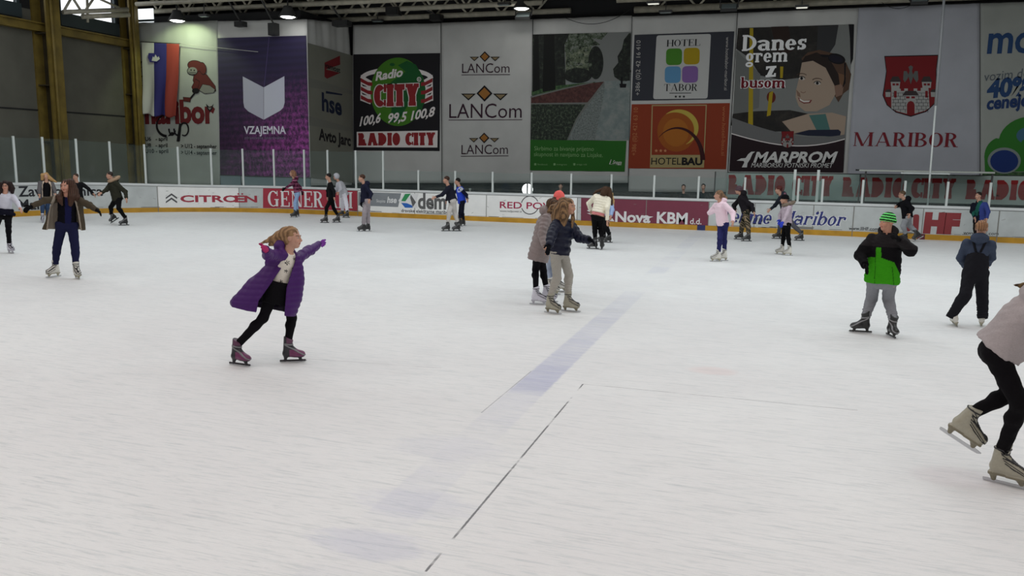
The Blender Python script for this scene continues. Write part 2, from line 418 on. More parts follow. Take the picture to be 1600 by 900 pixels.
def speaker(px, py, Y, w_, h_, d_, label):
    p = on_y(px, py, Y)
    t = empty('loudspeaker', tuple(p), 0, label, 'loudspeaker')
    c = MB(); c.box(p, (w_, d_, h_), M_blk); c.build('cabinet', t)
    c = MB(); c.box(p-Vector((0, d_/2+0.01, 0)), (w_*0.86, 0.02, h_*0.86), mat('speaker_grille', (0.02, 0.02, 0.02), 0.7, bump=0.5, bscale=200)); c.build('grille', t)
    c = MB(); c.bar(p+Vector((0, 0, h_/2)), Vector((p.x, min((28.35, 29.95, 31.6, 33.35), key=lambda y: abs(y-p.y)+(9 if y > p.y+.3 else 0)), 8.25)), 0.05, 0.05, M_grey); c.build('bracket', t)
speaker(427.5, 46, D1-0.35, 0.34, 0.47, 0.3, 'upright black loudspeaker hanging over the top edge of purple banner')
speaker(376, 38, D1-0.4, 0.42, 0.2, 0.3, 'flat black loudspeaker on white cloth left of the upright loudspeaker')
speaker(534, 37, D2-2.4, 0.7, 0.22, 0.4, 'black loudspeaker box above the narrow stained cloth')
speaker(615, 18, 31.5, 0.55, 0.3, 0.4, 'black box hung on the truss above the globe banner')
speaker(682, 28, 33.0, 0.5, 0.25, 0.4, 'black box hung on the truss at right end of the globe banner')

# ================================================================== surfaces that carry print
class Plane:
    """vertical plane; a runs along it, b is height"""
    def __init__(s, O, A):
        s.O = Vector(O); s.A = Vector(A).normalized(); s.N = s.A.cross(Vector((0, 0, 1)))
        if s.N.dot(EYE-s.O) < 0: s.N = -s.N
    def uv(s, px, py):
        v = ray(px, py); t = (s.O-EYE).dot(s.N)/v.dot(s.N); P = EYE+v*t
        return ((P-s.O).dot(s.A), P.z)
    def P(s, a, b, off=0.0): return s.O+s.A*a+Vector((0, 0, b))+s.N*off
class BoardPath:
    """inner face of the rink boards; a = arc length from the far left, b = height"""
    R = 7.4; CX = -17.3
    def __init__(s):
        s.CY = BY-s.R; s.y0 = 6.0; s.L1 = s.CY-s.y0; s.L2 = PI/2*s.R; s.aS = s.L1+s.L2*.70; s.aE = s.L1+s.L2*.18
    def at(s, a):
        if a < s.L1: return Vector((s.CX-s.R, s.y0+a, 0)), Vector((1, 0, 0))
        if a < s.L1+s.L2:
            t = (a-s.L1)/s.R
            return Vector((s.CX-s.R*math.cos(t), s.CY+s.R*math.sin(t), 0)), Vector((math.cos(t), -math.sin(t), 0))
        return Vector((s.CX+(a-s.L1-s.L2), BY, 0)), Vector((0, -1, 0))
    def g(s, a):                                   # the end boards and their glass stand a little higher than the side boards
        t = min(1, max(0, (s.aS-a)/(s.aS-s.aE))); return 1+.112*t*t*(3-2*t)
    def P(s, a, b, off=0.0):
        p, n = s.at(a); return p+n*off+Vector((0, 0, b*s.g(a)))
    def uv(s, px, py):
        v = ray(px, py); best = None; A = 8.0; lo = None
        def g(a):
            p, n = s.at(a); q = p-EYE; return v.x*q.y-v.y*q.x
        a = s.L1-9; prev = g(a); step = 0.05
        while a < 60:
            b_ = g(a+step)
            if (prev < 0) != (b_ < 0):
                l, h = a, a+step
                for _ in range(25):
                    mm = (l+h)/2
                    if (g(mm) < 0) == (prev < 0): l = mm
                    else: h = mm
                p, n = s.at(l); q = p-EYE
                t = (q.x*v.x+q.y*v.y)/(v.x*v.x+v.y*v.y)
                if t > 0: return (l, (EYE.z+v.z*t)/s.g(l))
            prev = b_; a += step
        raise ValueError((px, py))
BP = BoardPath()
LENB = BP.L1+BP.L2+(XR-0.5-BP.CX)

# ---- dasher boards: one continuous ring built of panels
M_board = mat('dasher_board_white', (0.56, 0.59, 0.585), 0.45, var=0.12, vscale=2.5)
M_cap = mat('cap_rail_white', (0.70, 0.72, 0.72), 0.4, var=0.08)
M_kick = mat('kick_plate_yellow', (0.55, 0.29, 0.02), 0.5, var=0.2, vscale=3.0)
M_seam = mat('board_seam_dirt', (0.22, 0.21, 0.19), 0.8)
M_smear = mat('puck_marks', (0.06, 0.06, 0.06), 0.8)
BH = 1.04; KH = 0.165
boards = empty('rink_board', (-8, BY, 0), 0, 'white rink boards with yellow kick plate, running around the far side of ice', 'rink boards')
def ribbon(mb, a0, a1, z0, z1, off0, off1, m, step=0.25):
    n = max(1, int((a1-a0)/step)); vs = []
    for i in range(n+1):
        a = a0+(a1-a0)*i/n
        vs += [BP.P(a, z0, off1), BP.P(a, z1, off1), BP.P(a, z1, off0), BP.P(a, z0, off0)]
    fs = []
    for i in range(n):
        k = i*4
        for q in range(4):
            r = (q+1) % 4; fs.append((k+q, k+4+q, k+4+r, k+r))
    fs += [(0, 1, 2, 3), (n*4+3, n*4+2, n*4+1, n*4)]
    mb.add(vs, fs, m, False)
seam_px = [117, 247, 374, 559, 648, 760, 871, 902, 1010, 1108, 1180, 1272, 1335, 1444, 1563]
a_list = [2.0]+[BP.uv(px, 320)[0] for px in seam_px]+[LENB]
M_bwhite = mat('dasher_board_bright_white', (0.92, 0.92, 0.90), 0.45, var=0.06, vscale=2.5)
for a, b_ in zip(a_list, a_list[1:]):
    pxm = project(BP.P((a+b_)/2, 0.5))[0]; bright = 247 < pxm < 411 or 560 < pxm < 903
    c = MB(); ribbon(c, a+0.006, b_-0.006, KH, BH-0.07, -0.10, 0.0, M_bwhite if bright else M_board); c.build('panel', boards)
c = MB(); ribbon(c, 2, LENB, 0, KH, -0.11, 0.012, M_kick); c.build('kick_plate', boards)
c = MB(); ribbon(c, 2, LENB, BH-0.075, BH, -0.14, 0.025, M_cap); c.build('cap_rail', boards)
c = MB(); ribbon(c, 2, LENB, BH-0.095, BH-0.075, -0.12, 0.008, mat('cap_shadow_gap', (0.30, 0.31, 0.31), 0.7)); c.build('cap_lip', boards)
c = MB()
for px in seam_px:
    a = BP.uv(px, 320)[0]; ribbon(c, a-0.012, a+0.012, 0.0, BH-0.1, -0.05, 0.0135 if px % 2 else 0.003, M_seam, 0.02)
c.build('seam', boards)
# grime line above the kick plate and puck marks
rnd = random.Random(5)
c = MB()
for i in range(90):
    a = rnd.uniform(BP.uv(40, 320)[0], LENB-2); z = KH+rnd.uniform(0.0, 0.035); L_ = rnd.uniform(0.15, 0.8)
    ribbon(c, a, a+L_, z, z+rnd.uniform(0.005, 0.02), -0.01, 0.0025, M_seam, 0.2)
for i in range(170):
    a = rnd.uniform(BP.uv(200, 320)[0], LENB-2); z = rnd.uniform(KH+0.03, BH-0.15); L_ = rnd.uniform(0.02, 0.10)
    dz = rnd.uniform(-0.05, 0.05); t_ = rnd.uniform(0.005, 0.012)
    vs = [BP.P(a, z, 0.003), BP.P(a+L_, z+dz, 0.003), BP.P(a+L_, z+dz+t_, 0.003), BP.P(a, z+t_, 0.003)]
    c.add(vs, [(0, 1, 2, 3)], rnd.choice([M_smear, M_seam, M_seam]))
tag(c.build('scuff_mark', boards), kind='stuff')
for px, w_ in ((1095.5, 0.26), (1440, 0.22)):
    a = BP.uv(px, 358)[0]
    c = MB(); ribbon(c, a-w_/2, a+w_/2, 0.0, KH+0.004, -0.05, 0.018, mat('blue_line_pad', (0.02, 0.03, 0.13), 0.5) if px < 1200 else mat('red_line_pad', (0.12, 0.02, 0.03), 0.5)); c.build('line_pad', boards)

# ---- glass and its posts
def glass_mat(name, tint, refl):
    g = bpy.data.materials.new(name); g.use_nodes = True; nt = g.node_tree; N = nt.nodes
    for n in list(N): N.remove(n)
    out = N.new('ShaderNodeOutputMaterial'); mx = N.new('ShaderNodeMixShader'); tr_ = N.new('ShaderNodeBsdfTransparent'); gl = N.new('ShaderNodeBsdfGlossy')
    df = N.new('ShaderNodeBsdfDiffuse'); m2 = N.new('ShaderNodeMixShader')
    tr_.inputs[0].default_value = (*tint, 1); gl.inputs[0].default_value = (0.9, 0.95, 0.95, 1); gl.inputs['Roughness'].default_value = 0.03
    df.inputs[0].default_value = (0.30, 0.38, 0.37, 1)
    fr = N.new('ShaderNodeFresnel'); fr.inputs[0].default_value = 1.25
    nt.links.new(fr.outputs[0], mx.inputs[0]); nt.links.new(tr_.outputs[0], mx.inputs[1]); nt.links.new(gl.outputs[0], mx.inputs[2])
    m2.inputs[0].default_value = refl; nt.links.new(mx.outputs[0], m2.inputs[1]); nt.links.new(df.outputs[0], m2.inputs[2])
    nt.links.new(m2.outputs[0], out.inputs[0]); return g
M_glass = glass_mat('rink_glass', (0.955, 0.985, 0.98), 0.05)
M_post = mat('post_white_metal', (0.62, 0.66, 0.64), 0.35)
posts = [25.5+2, 72, 123.5, 175, 228.5, 280, 331, 380, 428, 475, 511.5, 555.5, 598, 653, 710.5, 769, 830, 892, 955, 1022, 1091.5, 1164, 1248, 1286, 1349, 1415, 1482, 1549]
TALL = 2.42; SHORT = 1.75
hints = ['at the far left end, beside first wall panel', 'just left of the wide yellow column', 'just right of the wide yellow column', 'behind the olive jacket boy',
 'below the national flag', 'between the two lists of months on the cup banner', 'at the right edge of the hockey cup banner', 'at the left edge of purple banner, clear of its logo',
 'below the open book logo of purple banner', 'at the right edge of the purple banner', 'behind the boy dressed all in black', 'at the left edge of the globe banner', 'below the globe banner, last of the tall posts',
 'first short one, above the green and blue hexagon logo', 'behind the pair of boys skating together', 'left of the round bright light', 'beside the round bright light', 'below the green banner strip, behind the pink hat',
 'right of the woman in white jacket', 'below the left part of orange hotel banner', 'below the right part of orange hotel banner', 'behind the man in camouflage trousers',
 'behind the child in black bobble hat', 'between two taller door posts on the right', 'at the left end of bench canopy', 'behind the man skating away in grey trousers', 'just right of the tall leaning net pole', 'beside the man in blue and green']
pa = [BP.uv(px, 288)[0] for px in posts]
def post(a, z1, label, grp, r=0.028, z0=BH-0.01, off=-0.055):
    p, n = BP.at(a); ax = Vector((n.y, -n.x, 0)); M = Matrix((ax, n, Vector((0, 0, 1)))).transposed()
    c = MB(); c.box(BP.P(a, (z0+z1)/2, off), (r*2, 0.055, (z1-z0)*BP.g(a)), M_post, M); t = c.build('glass_post', boards)
    c = MB(); c.box(BP.P(a, (z0+z1)/2, off-0.033), (r*3.0, 0.012, (z1-z0)*BP.g(a)-0.02), mat('post_gasket', (0.02, 0.03, 0.03), 0.7), M); c.build('gasket', t)
    return t
for i, (px, a) in enumerate(zip(posts, pa)):
    tall = px < 600
    r = 0.036 if tall and px < 340 else 0.032
    post(a, (TALL+0.03) if tall else SHORT+0.02, ('tall' if tall else 'short')+' white glass post '+hints[i], 'white posts of the rink glass', r)
M_edge = mat('glass_edge_green', (0.22, 0.34, 0.31), 0.3)
for i in range(-1, len(pa)):
    a0 = 2.0 if i < 0 else pa[i]; a1 = pa[i+1] if i+1 < len(pa) else LENB
    tall = i+1 <= 12
    z1 = TALL-0.02 if tall else SHORT-0.02
    lab = 'clear glass pane ' + ('running out of the frame left of the first post' if i < 0 else ('starting right of the %s white post %s' % ('tall' if posts[i] < 600 else 'short', hints[i])))
    lab = ' '.join(lab.split()[:16])
    c = MB(); ribbon(c, a0+0.03, a1-0.03, BH+0.005, z1, -0.062, -0.050, M_glass, 0.4); t = c.build('glass_pane', boards)
    c = MB(); ribbon(c, a0+0.03, a1-0.03, z1, z1+0.012, -0.062, -0.050, M_edge, 0.4); c.build('top_edge', t)
# taller door posts on the right and the leaning net pole
for px, zt, hint in ((1240.5, 2.05, 'left one of the two tall door posts, behind the black bobble hat'), (1277, 2.05, 'right one of the two tall door posts, behind the bold red letters')):
    a = BP.uv(px, 300)[0]; post(a, zt, 'white '+hint, None, 0.04, BH-0.06, -0.12)
t = empty('net_pole', tuple(BP.P(BP.uv(1451, 318)[0], BH, -0.1)), 0, 'tall thin white net pole leaning right in front of the crest banner', 'pole')
p0 = BP.P(BP.uv(1450.5, 318)[0], BH-0.05, -0.1); p1 = on_y(1475, 0, BY+0.1); p2 = on_y(1462, 165, BY+0.1)
c = MB(); c.tube(p0, p2, 0.028, M_post, 10); c.build('lower_tube', t)
c = MB(); c.tube(p2, p2+(p1-p2)*1.3, 0.042, mat('pole_grey', (0.25, 0.26, 0.27), 0.5), 10, 0.036); c.build('upper_tube', t)

# ---- behind the glass: dark stand front, low walls, players' bench canopy, bright round lamp
c = MB(); c.box(((XR1+XR)/2, D2+0.02, 0.5), (XR-XR1, 0.3, 1.0), M_dark); tag(c.build('trim_3'), kind='structure')
zb = on_y(700, 289, 30.0).z
# rows of dark stands between the boards and the far wall
M_stand = mat('dark_concrete_stand', (0.02, 0.02, 0.018), 0.85, var=0.3)
st = empty('stand_step', (-4, 31, 0), 0, 'dark concrete stand steps under the middle cloths, seen through the glass', 'stand')
for k in range(3):
    c = MB(); c.box((-5.5, D2-0.45-0.9*k-0.4, (0.95-0.2*k)/2), (on_y(1130, 300, 31).x+1+18, 0.9, 0.95-0.2*k), M_stand); c.build('step', st)
M_pale = mat('pale_low_panel', wc(88, 100, 104), 0.6)
for (x0, x1, yt, lab) in ((345, 376, 274, 'pale low panel below left corner of the purple banner'), (379, 485, 275.5, 'long pale low panel below the purple banner')):
    A_ = on_y(x0, yt, D1-0.35); B_ = on_y(x1, yt, D1-0.35)
    c = MB(); c.box(((A_.x+B_.x)/2, D1-0.35, A_.z/2+0.0), (B_.x-A_.x, 0.06, A_.z), M_pale); c.box(((A_.x+B_.x)/2, D1-0.35, A_.z+0.01), (B_.x-A_.x+0.04, 0.1, 0.03), M_grey)
    tag(c.build('low_panel'), lab, 'panel')
# bright round reflector
p = on_y(824.5, 296, 29.6)
t = empty('round_lamp', (p.x, p.y, 0), 0, 'bright white round lamp glowing just above the boards behind a glass post', 'lamp')
c = MB(); M = Matrix.Rotation(PI/2, 3, 'X'); c.lathe(p, [(0, 0), (0.215, 0.0), (0.215, 0.02), (0.24, 0.02), (0.24, -0.10), (0, -0.14)], M_grey, 32, M); c.build('housing', t)
c = MB(); c.lathe(p+Vector((0, -0.015, 0)), [(0, 0.0), (0.213, 0.0), (0.213, 0.01), (0, 0.012)], mat('round_lamp_glass', (1, 1, 1), 0.3, emit=3.0), 32, M); c.build('lamp_glass', t)
c = MB(); c.box(p+Vector((0.0, -0.05, 0)), (0.05, 0.03, 0.5), M_grey); c.build('centre_bar', t)
c = MB(); c.tube((p.x, p.y+0.08, 0), (p.x, p.y+0.08, p.z-0.1), 0.04, M_grey); c.build('stand', t)
# canopy of the players' bench
zc = on_y(1342, 265.5, 28.6).z
xa = on_y(1342, 265, 28.6).x; xb = on_y(1553, 269, 28.6).x
t = empty('bench_canopy', ((xa+xb)/2, 28.7, 0), 0, "thin clear canopy roof over the players' bench, below the crest banner", 'canopy')
c = MB(); c.box(((xa+xb)/2, 29.1, zc), (xb-xa, 1.2, 0.025), M_glass); c.build('roof_sheet', t)
c = MB(); c.box(((xa+xb)/2, 28.48, zc-0.01), (xb-xa, 0.05, 0.05), mat('canopy_edge', (0.42, 0.44, 0.40), 0.4)); c.box(((xa+xb)/2, 29.7, zc-0.01), (xb-xa, 0.05, 0.05), M_grey); c.build('edge_rail', t)
for k, px in enumerate((1352, 1410, 1482, 1550)):
    x = on_y(px, 280, 28.55).x; c = MB(); c.box((x, 28.55, zc/2), (0.05, 0.05, zc), M_grey); c.build('leg', t)
c = MB(); c.box(((xa+xb)/2, 28.49, zc-0.07), (1.4, 0.03, 0.05), M_post); c.build('name_strip', t)
# camera stand beside the sound desk seen above the boards, small white cup
for px, lab in ((734.5, 'small white paper cup on the ledge behind the boards'),):
    q = on_y(px, 297, BY+0.5)
    c = MB(); c.lathe((q.x, q.y, BH-0.02), [(0, 0), (0.03, 0), (0.045, 0.12), (0.0, 0.125)], mat('paper_white', (0.6, 0.6, 0.58), 0.6), 14)
    tag(c.build('paper_cup'), lab, 'cup')
c = MB(); c.box((-9, BY+0.5, 0.5), (10, 0.55, 1.0), M_stand); tag(c.build('service_ledge'), 'dark ledge running just behind the boards under the short glass', 'ledge')
# ================================================================== lettering
def bfont_2d(s):
    cu = bpy.data.curves.new('txt', 'FONT'); cu.body = s; cu.size = 1.0; cu.fill_mode = 'FRONT'; cu.resolution_u = 3
    return cu
def text_mesh(s, bold=0.0):
    cu = bfont_2d(s); cu.offset = bold
    ob = bpy.data.objects.new('txt', cu); COL.objects.link(ob)
    dg = bpy.context.evaluated_depsgraph_get(); me = bpy.data.meshes.new_from_object(ob.evaluated_get(dg))
    V = [(v.co.x, v.co.y) for v in me.vertices]; Fc = [tuple(p.vertices) for p in me.polygons]
    bpy.data.objects.remove(ob); bpy.data.meshes.remove(me); bpy.data.curves.remove(cu)
    return V, Fc
_H = text_mesh('H'); CAPH = max(v[1] for v in _H[0])
def arc(cx, cy, rx, ry, a0, a1, tx, ty, n=None):
    n = n or max(6, int(abs(a1-a0)/12)); o = []; i = []
    for k in range(n+1):
        a = math.radians(a0+(a1-a0)*k/n); c, s = math.cos(a), math.sin(a)
        o.append((cx+rx*c, cy+ry*s)); i.append((cx+(rx-tx)*c, cy+(ry-ty)*s))
    return [[o[k], o[k+1], i[k+1], i[k]] for k in range(n)]
def rect(x0, y0, x1, y1): return [[(x0, y0), (x1, y0), (x1, y1), (x0, y1)]]
def dg_(x0, y0, x1, y1, w_): return [[(x0-w_/2, y0), (x0+w_/2, y0), (x1+w_/2, y1), (x1-w_/2, y1)]]
def glyph(ch, T, t, st, se, W=0.72):
    """slab or roman serif letter, cap height 1; returns polygons, advance width"""
    S = lambda x, y, w_=T: rect(x-w_/2-se, y, x+w_/2+se, y+st)      # serif
    x0 = T/2+se; P = []; X = 0.66                                     # X = x-height
    if ch == ' ': return [], 0.4
    if ch == 'I': return rect(x0-T/2, 0, x0+T/2, 1)+S(x0, 0)+S(x0, 1-st), x0*2
    if ch in 'H':
        x1 = x0+W*0.72+T*0.3; return rect(x0-T/2, 0, x0+T/2, 1)+rect(x1-T/2, 0, x1+T/2, 1)+rect(x0, .5-t/2, x1, .5+t/2)+S(x0, 0)+S(x0, 1-st)+S(x1, 0)+S(x1, 1-st), x1+x0
    if ch == 'N':
        x1 = x0+W*0.8+t; return rect(x0-t/2, 0, x0+t/2, 1)+rect(x1-t/2, 0, x1+t/2, 1)+dg_(x1-T*.3, 0, x0+T*.2, 1, T*1.05)+S(x0, 0, t)+S(x0, 1-st, t)+S(x1, 1-st, t), x1+x0
    if ch == 'M':
        x1 = x0+W+T; xm = (x0+x1)/2; return rect(x0-t/2, 0, x0+t/2, 1)+rect(x1-T/2, 0, x1+T/2, 1)+dg_(xm, 0, x0+T*.2, 1, T)+dg_(xm, 0, x1-T*.1, 1, t)+S(x0, 0, t)+S(x1, 0)+S(x0, 1-st, t)+S(x1, 1-st), x1+x0
    if ch == 'A':
        x1 = x0+W*(.85 if t < .2 else .72)+T*.5; xm = (x0+x1)/2-T*.1; return dg_(x0, 0, xm, 1, T*.85 if t > .15 else t*1.1)+dg_(x1, 0, xm+T*.1, 1, T)+rect(x0+W*.15, .27, x1-W*.15, .27+t)+S(x0, 0, t)+S(x1, 0), x1+x0
    if ch == 'E' or ch == 'L' or ch == 'F':
        x1 = x0+W*.62+T*.4; P = rect(x0-T/2, 0, x0+T/2, 1)+S(x0, 0)+S(x0, 1-st)
        if ch != 'F': P += rect(x0, 0, x1, st*1.1)+rect(x1-st*1.2, 0, x1, .28)
        if ch != 'L': P += rect(x0, 1-st*1.1, x1-.03, 1)+rect(x1-.03-st*1.2, .74, x1-.03, 1)+rect(x0, .5-t/2, x1-.18, .5+t/2)+rect(x1-.18-st, .38, x1-.18, .64)
        return P, x1+se*.6
    if ch == 'T':
        w_ = W*.95+T*.3; xm = w_/2; return rect(xm-T/2, 0, xm+T/2, 1)+S(xm, 0)+rect(0, 1-st*1.1, w_, 1)+rect(0, .74, st*1.2, 1)+rect(w_-st*1.2, .74, w_, 1), w_+se*.4
    if ch == 'Y':
        w_ = W*.8+T; xm = w_/2; return rect(xm-T/2, 0, xm+T/2, .45)+S(xm, 0)+dg_(xm, .42, T*.6, 1, T)+dg_(xm, .42, w_-T*.4, 1, t*1.3)+S(T*.6, 1-st)+S(w_-T*.4, 1-st, t), w_+se
    if ch in 'OCGD':
        w_ = W*.92+T*.6; rx = w_/2; ry = .5
        if ch == 'O': return arc(rx, .5, rx, ry, 0, 360, T, t*.9, 28), w_+se*.4
        if ch == 'C': return arc(rx, .5, rx, ry, 42, 318, T, t)+rect(w_*.84, .66, w_*.84+st, 1)+rect(w_*.84, .03, w_*.84+st*.8, .3), w_+se*.4
        if ch == 'G': return arc(rx, .5, rx, ry, 42, 300, T, t)+rect(w_*.84, .68, w_*.84+st, 1)+rect(w_*.72, 0.02, w_*.72+T, .45)+rect(w_*.6, .45-st*.5, w_*.72+T+se, .45+st*.5), w_+T*.3+se*.5
        return rect(x0-T/2, 0, x0+T/2, 1)+S(x0, 0)+S(x0, 1-st)+arc(x0, .5, w_-T*.4, .5, -90, 90, T, t)+rect(x0-T/2, 0, x0+.01, t)+rect(x0-T/2, 1-t, x0+.01, 1), x0+w_-T*.3
    if ch in 'RPB':
        r_ = W*(.55 if t < .2 else .36)+T*.3; P = rect(x0-T/2, 0, x0+T/2, 1)+S(x0, 0)+S(x0, 1-st)
        P += arc(x0+.12, .74, r_-.08, .26, -90, 90, T, t)+rect(x0, 1-t, x0+.13, 1)+rect(x0, .48, x0+.13, .48+t)
        if ch == 'R': P += dg_(x0+r_+T*.12, 0, x0+.22, .52, T)+rect(x0+r_-T*.35, 0, x0+r_+T*.62+se, st); return P, x0+r_+T*.62+se+.02
        if ch == 'B': P += arc(x0+.12, .26, r_, .275, -90, 90, T, t)+rect(x0, 0, x0+.13, t)
        return P, x0+r_+.14+T*.2
    # ---- lower case
    b = .5
    if ch in 'nmr':
        P = rect(x0-T/2, 0, x0+T/2, X)+S(x0, 0)+rect(x0-T/2-se, X-st, x0, X)
        if ch == 'r': return P+arc(x0+.22, X-.2, .26, .2, 70, 165, T*.6, t*1.3)+[[(x0+.26, X-.02), (x0+.42, X-.05), (x0+.42, X-.25), (x0+.26, X-.22)]], x0+.46
        n_ = 2 if ch == 'm' else 1; xc = x0
        for _ in range(n_):
            x1 = xc+.30+T*.6; P += rect(x1-T/2, 0, x1+T/2, X-.17)+S(x1, 0)+arc((xc+x1)/2+T*.1, X-.2, (x1-xc)/2+T*.4, .21, 0, 165, T, t*1.4); xc = x1
        return P, xc+x0
    if ch == 'u':
        x1 = x0+.32+T*.6; return rect(x0-T/2, .18, x0+T/2, X)+rect(x0-T/2-se, X-st, x0, X)+rect(x1-T/2, 0, x1+T/2, X)+rect(x1, 0, x1+T/2+se, st)+rect(x1-T/2-se, X-st, x1, X)+arc((x0+x1)/2, .2, (x1-x0)/2+T/2, .21, 180, 360, T, t*1.4), x1+x0
    if ch == 'i':
        return rect(x0-T/2, 0, x0+T/2, X)+S(x0, 0)+rect(x0-T/2-se, X-st, x0, X)+arc(x0, .88, .11, .11, 0, 360, .11, .11, 12), x0*2
    if ch in 'oe':
        w_ = .44+T*.9; P = arc(w_/2, X/2, w_/2, X/2+.01, 0, 360, T, t, 24) if ch == 'o' else arc(w_/2, X/2, w_/2, X/2+.01, 0, 320, T, t, 24)+rect(T*.5, X/2-t*.4, w_-T*.3, X/2+t*.5)
        return P, w_+se*.6
    if ch in 'ba':
        w_ = .40+T*.8
        if ch == 'b': return rect(x0-T/2, 0, x0+T/2, 1)+rect(x0-T/2-se, 1-st, x0, 1)+arc(x0+w_/2-T*.2, X/2, w_/2+T*.2, X/2+.01, -170, 170, T, t, 20), x0+w_+se*.6
        return rect(w_-T/2, .08, w_+T/2, X-.15)+rect(w_-T*.2, 0, w_+T/2+se, st)+arc(w_/2+T*.1, X-.2, w_/2+T*.4, .21, 0, 160, T, t*1.3)+arc(w_/2+.02, .2, w_/2, .21, 40, 320, T, t*1.2)+rect(w_*.4, .33, w_, .33+t), w_+T/2+se*1.4
    if ch == 's':
        w_ = .38+T*.5; r = X/4+t*.25
        return arc(w_/2, X-r, w_/2, r, 30, 270, T, t)+arc(w_/2, r, w_/2, r, -150, 90, T, t)+rect(w_-st*1.1, X-.22, w_, X)+rect(0, 0, st*1.1, .22), w_+se*.8
    if ch == 'z':
        w_ = .46+T*.4; return rect(0, X-st*1.3, w_, X)+rect(0, 0, w_, st*1.3)+dg_(T*.6, 0, w_-T*.6, X, T*1.1)+rect(w_-st, 0, w_, .22)+rect(0, X-.2, st, X), w_+se
    if ch == 'g':
        w_ = .44+T*.8; return arc(w_/2, X/2+.06, w_/2, X/2-.05, 0, 360, T, t*1.2, 20)+arc(w_/2, -.14, w_/2, .19, 0, 360, T*.7, t*1.4, 20)+rect(w_-.05, X-.12, w_+.14, X), w_+.1
    raise KeyError(ch)
STY = dict(roman=(.17, .055, .045, .07), slab=(.40, .24, .17, .03), hotel=(.15, .04, .035, .06), round_slab=(.24, .10, .10, .05), gener=(.17, .06, .055, .06), italic=(.16, .07, .06, .05))
def serif_mesh(s, style, gap=0.05):
    T_, t_, st, se = STY[style]; V = []; Fc = []; x = 0
    for ch in s:
        P, w_ = glyph(ch, T_, t_, st, se, 0.56 if style == 'slab' else 0.72)
        for poly in P:
            k = len(V); V += [(x+a, b) for a, b in poly]; Fc.append(tuple(range(k, k+len(poly))))
        x += w_+(gap if style != 'slab' else .045)
    return V, Fc
def nudge(mb):
    mb.k = getattr(mb, 'k', 0)+1; return 0.00035*(mb.k % 9)          # inks printed over each other never share a plane
def put(mb, surf, V, Fc, m, off, sep=False):
    if not sep: mb.add([surf.P(a, b, off) for a, b in V], Fc, m); return
    for f in Fc:
        e = nudge(mb); mb.add([surf.P(V[i][0], V[i][1], off+e) for i in f], [tuple(range(len(f)))], m)
def text(mb, surf, s, pL, pR, h, m, style='sans', bold=0.0, shear=0.0, layer=1, down=False, grow=0.0):
    """write s with the baseline from pixel pL to pR and capital height of h pixels"""
    if style == 'sans': V, Fc = text_mesh(s, bold); ch = CAPH
    else: V, Fc = serif_mesh(s, style); ch = 1.0
    xs = [v[0] for v in V]; x0, x1 = min(xs), max(xs)
    A = surf.uv(*pL); B = surf.uv(*pR); Tt = surf.uv(pL[0], pL[1]-h)
    hh = (Tt[1]-A[1])/ch
    out = []
    for x, y in V:
        f = (x-x0)/(x1-x0)
        yy = y*hh
        out.append((A[0]+(B[0]-A[0])*f+shear*yy, A[1]+(B[1]-A[1])*f+yy))
    if grow:
        pass
    put(mb, surf, out, Fc, m, 0.004*layer, style != 'sans')
def vtext(mb, surf, s, pA, pB, h, m, bold=0.0, layer=2.5, up=True):
    """vertical line of writing; baseline from pA to pB (pixels), h = letter height in pixels, letters lie to the side"""
    V, Fc = text_mesh(s, bold); xs = [v[0] for v in V]; x0, x1 = min(xs), max(xs)
    A = surf.uv(*pA); B = surf.uv(*pB); C = surf.uv(pA[0]+h, pA[1]); hh = (C[0]-A[0])/CAPH
    out = [(A[0]+(B[0]-A[0])*(x-x0)/(x1-x0)+y*hh, A[1]+(B[1]-A[1])*(x-x0)/(x1-x0)) for x, y in V]
    put(mb, surf, out, Fc, m, 0.004*layer)
def poly(mb, surf, pts, m, layer=1):
    uv = [surf.uv(*p) for p in pts]
    tri = tessellate_polygon([[Vector((a, b, 0)) for a, b in uv]])
    e = nudge(mb); mb.add([surf.P(a, b, 0.004*layer+e) for a, b in uv], [tuple(t) for t in tri], m)
def grid(mb, surf, x0, y0, x1, y1, x2, y2, x3, y3, m, layer=1, n=16):
    """quad given by pixels TL, TR, BR, BL, cut into strips"""
    a, b, c, d = surf.uv(x0, y0), surf.uv(x1, y1), surf.uv(x2, y2), surf.uv(x3, y3)
    vs = []
    for i in range(n+1):
        t = i/n; vs += [surf.P(a[0]+(b[0]-a[0])*t, a[1]+(b[1]-a[1])*t, 0.004*layer), surf.P(d[0]+(c[0]-d[0])*t, d[1]+(c[1]-d[1])*t, 0.004*layer)]
    mb.add(vs, [(2*i, 2*i+2, 2*i+3, 2*i+1) for i in range(n)], m)
def ell_pts(cx, cy, rx, ry, a0=0, a1=360, n=28, rot=0):
    o = []; cr, sr = math.cos(math.radians(rot)), math.sin(math.radians(rot))
    for k in range(n+(0 if a1-a0 >= 360 else 1)):
        a = math.radians(a0+(a1-a0)*k/n); x, y = rx*math.cos(a), ry*math.sin(a); o.append((cx+x*cr-y*sr, cy+x*sr+y*cr))
    return o
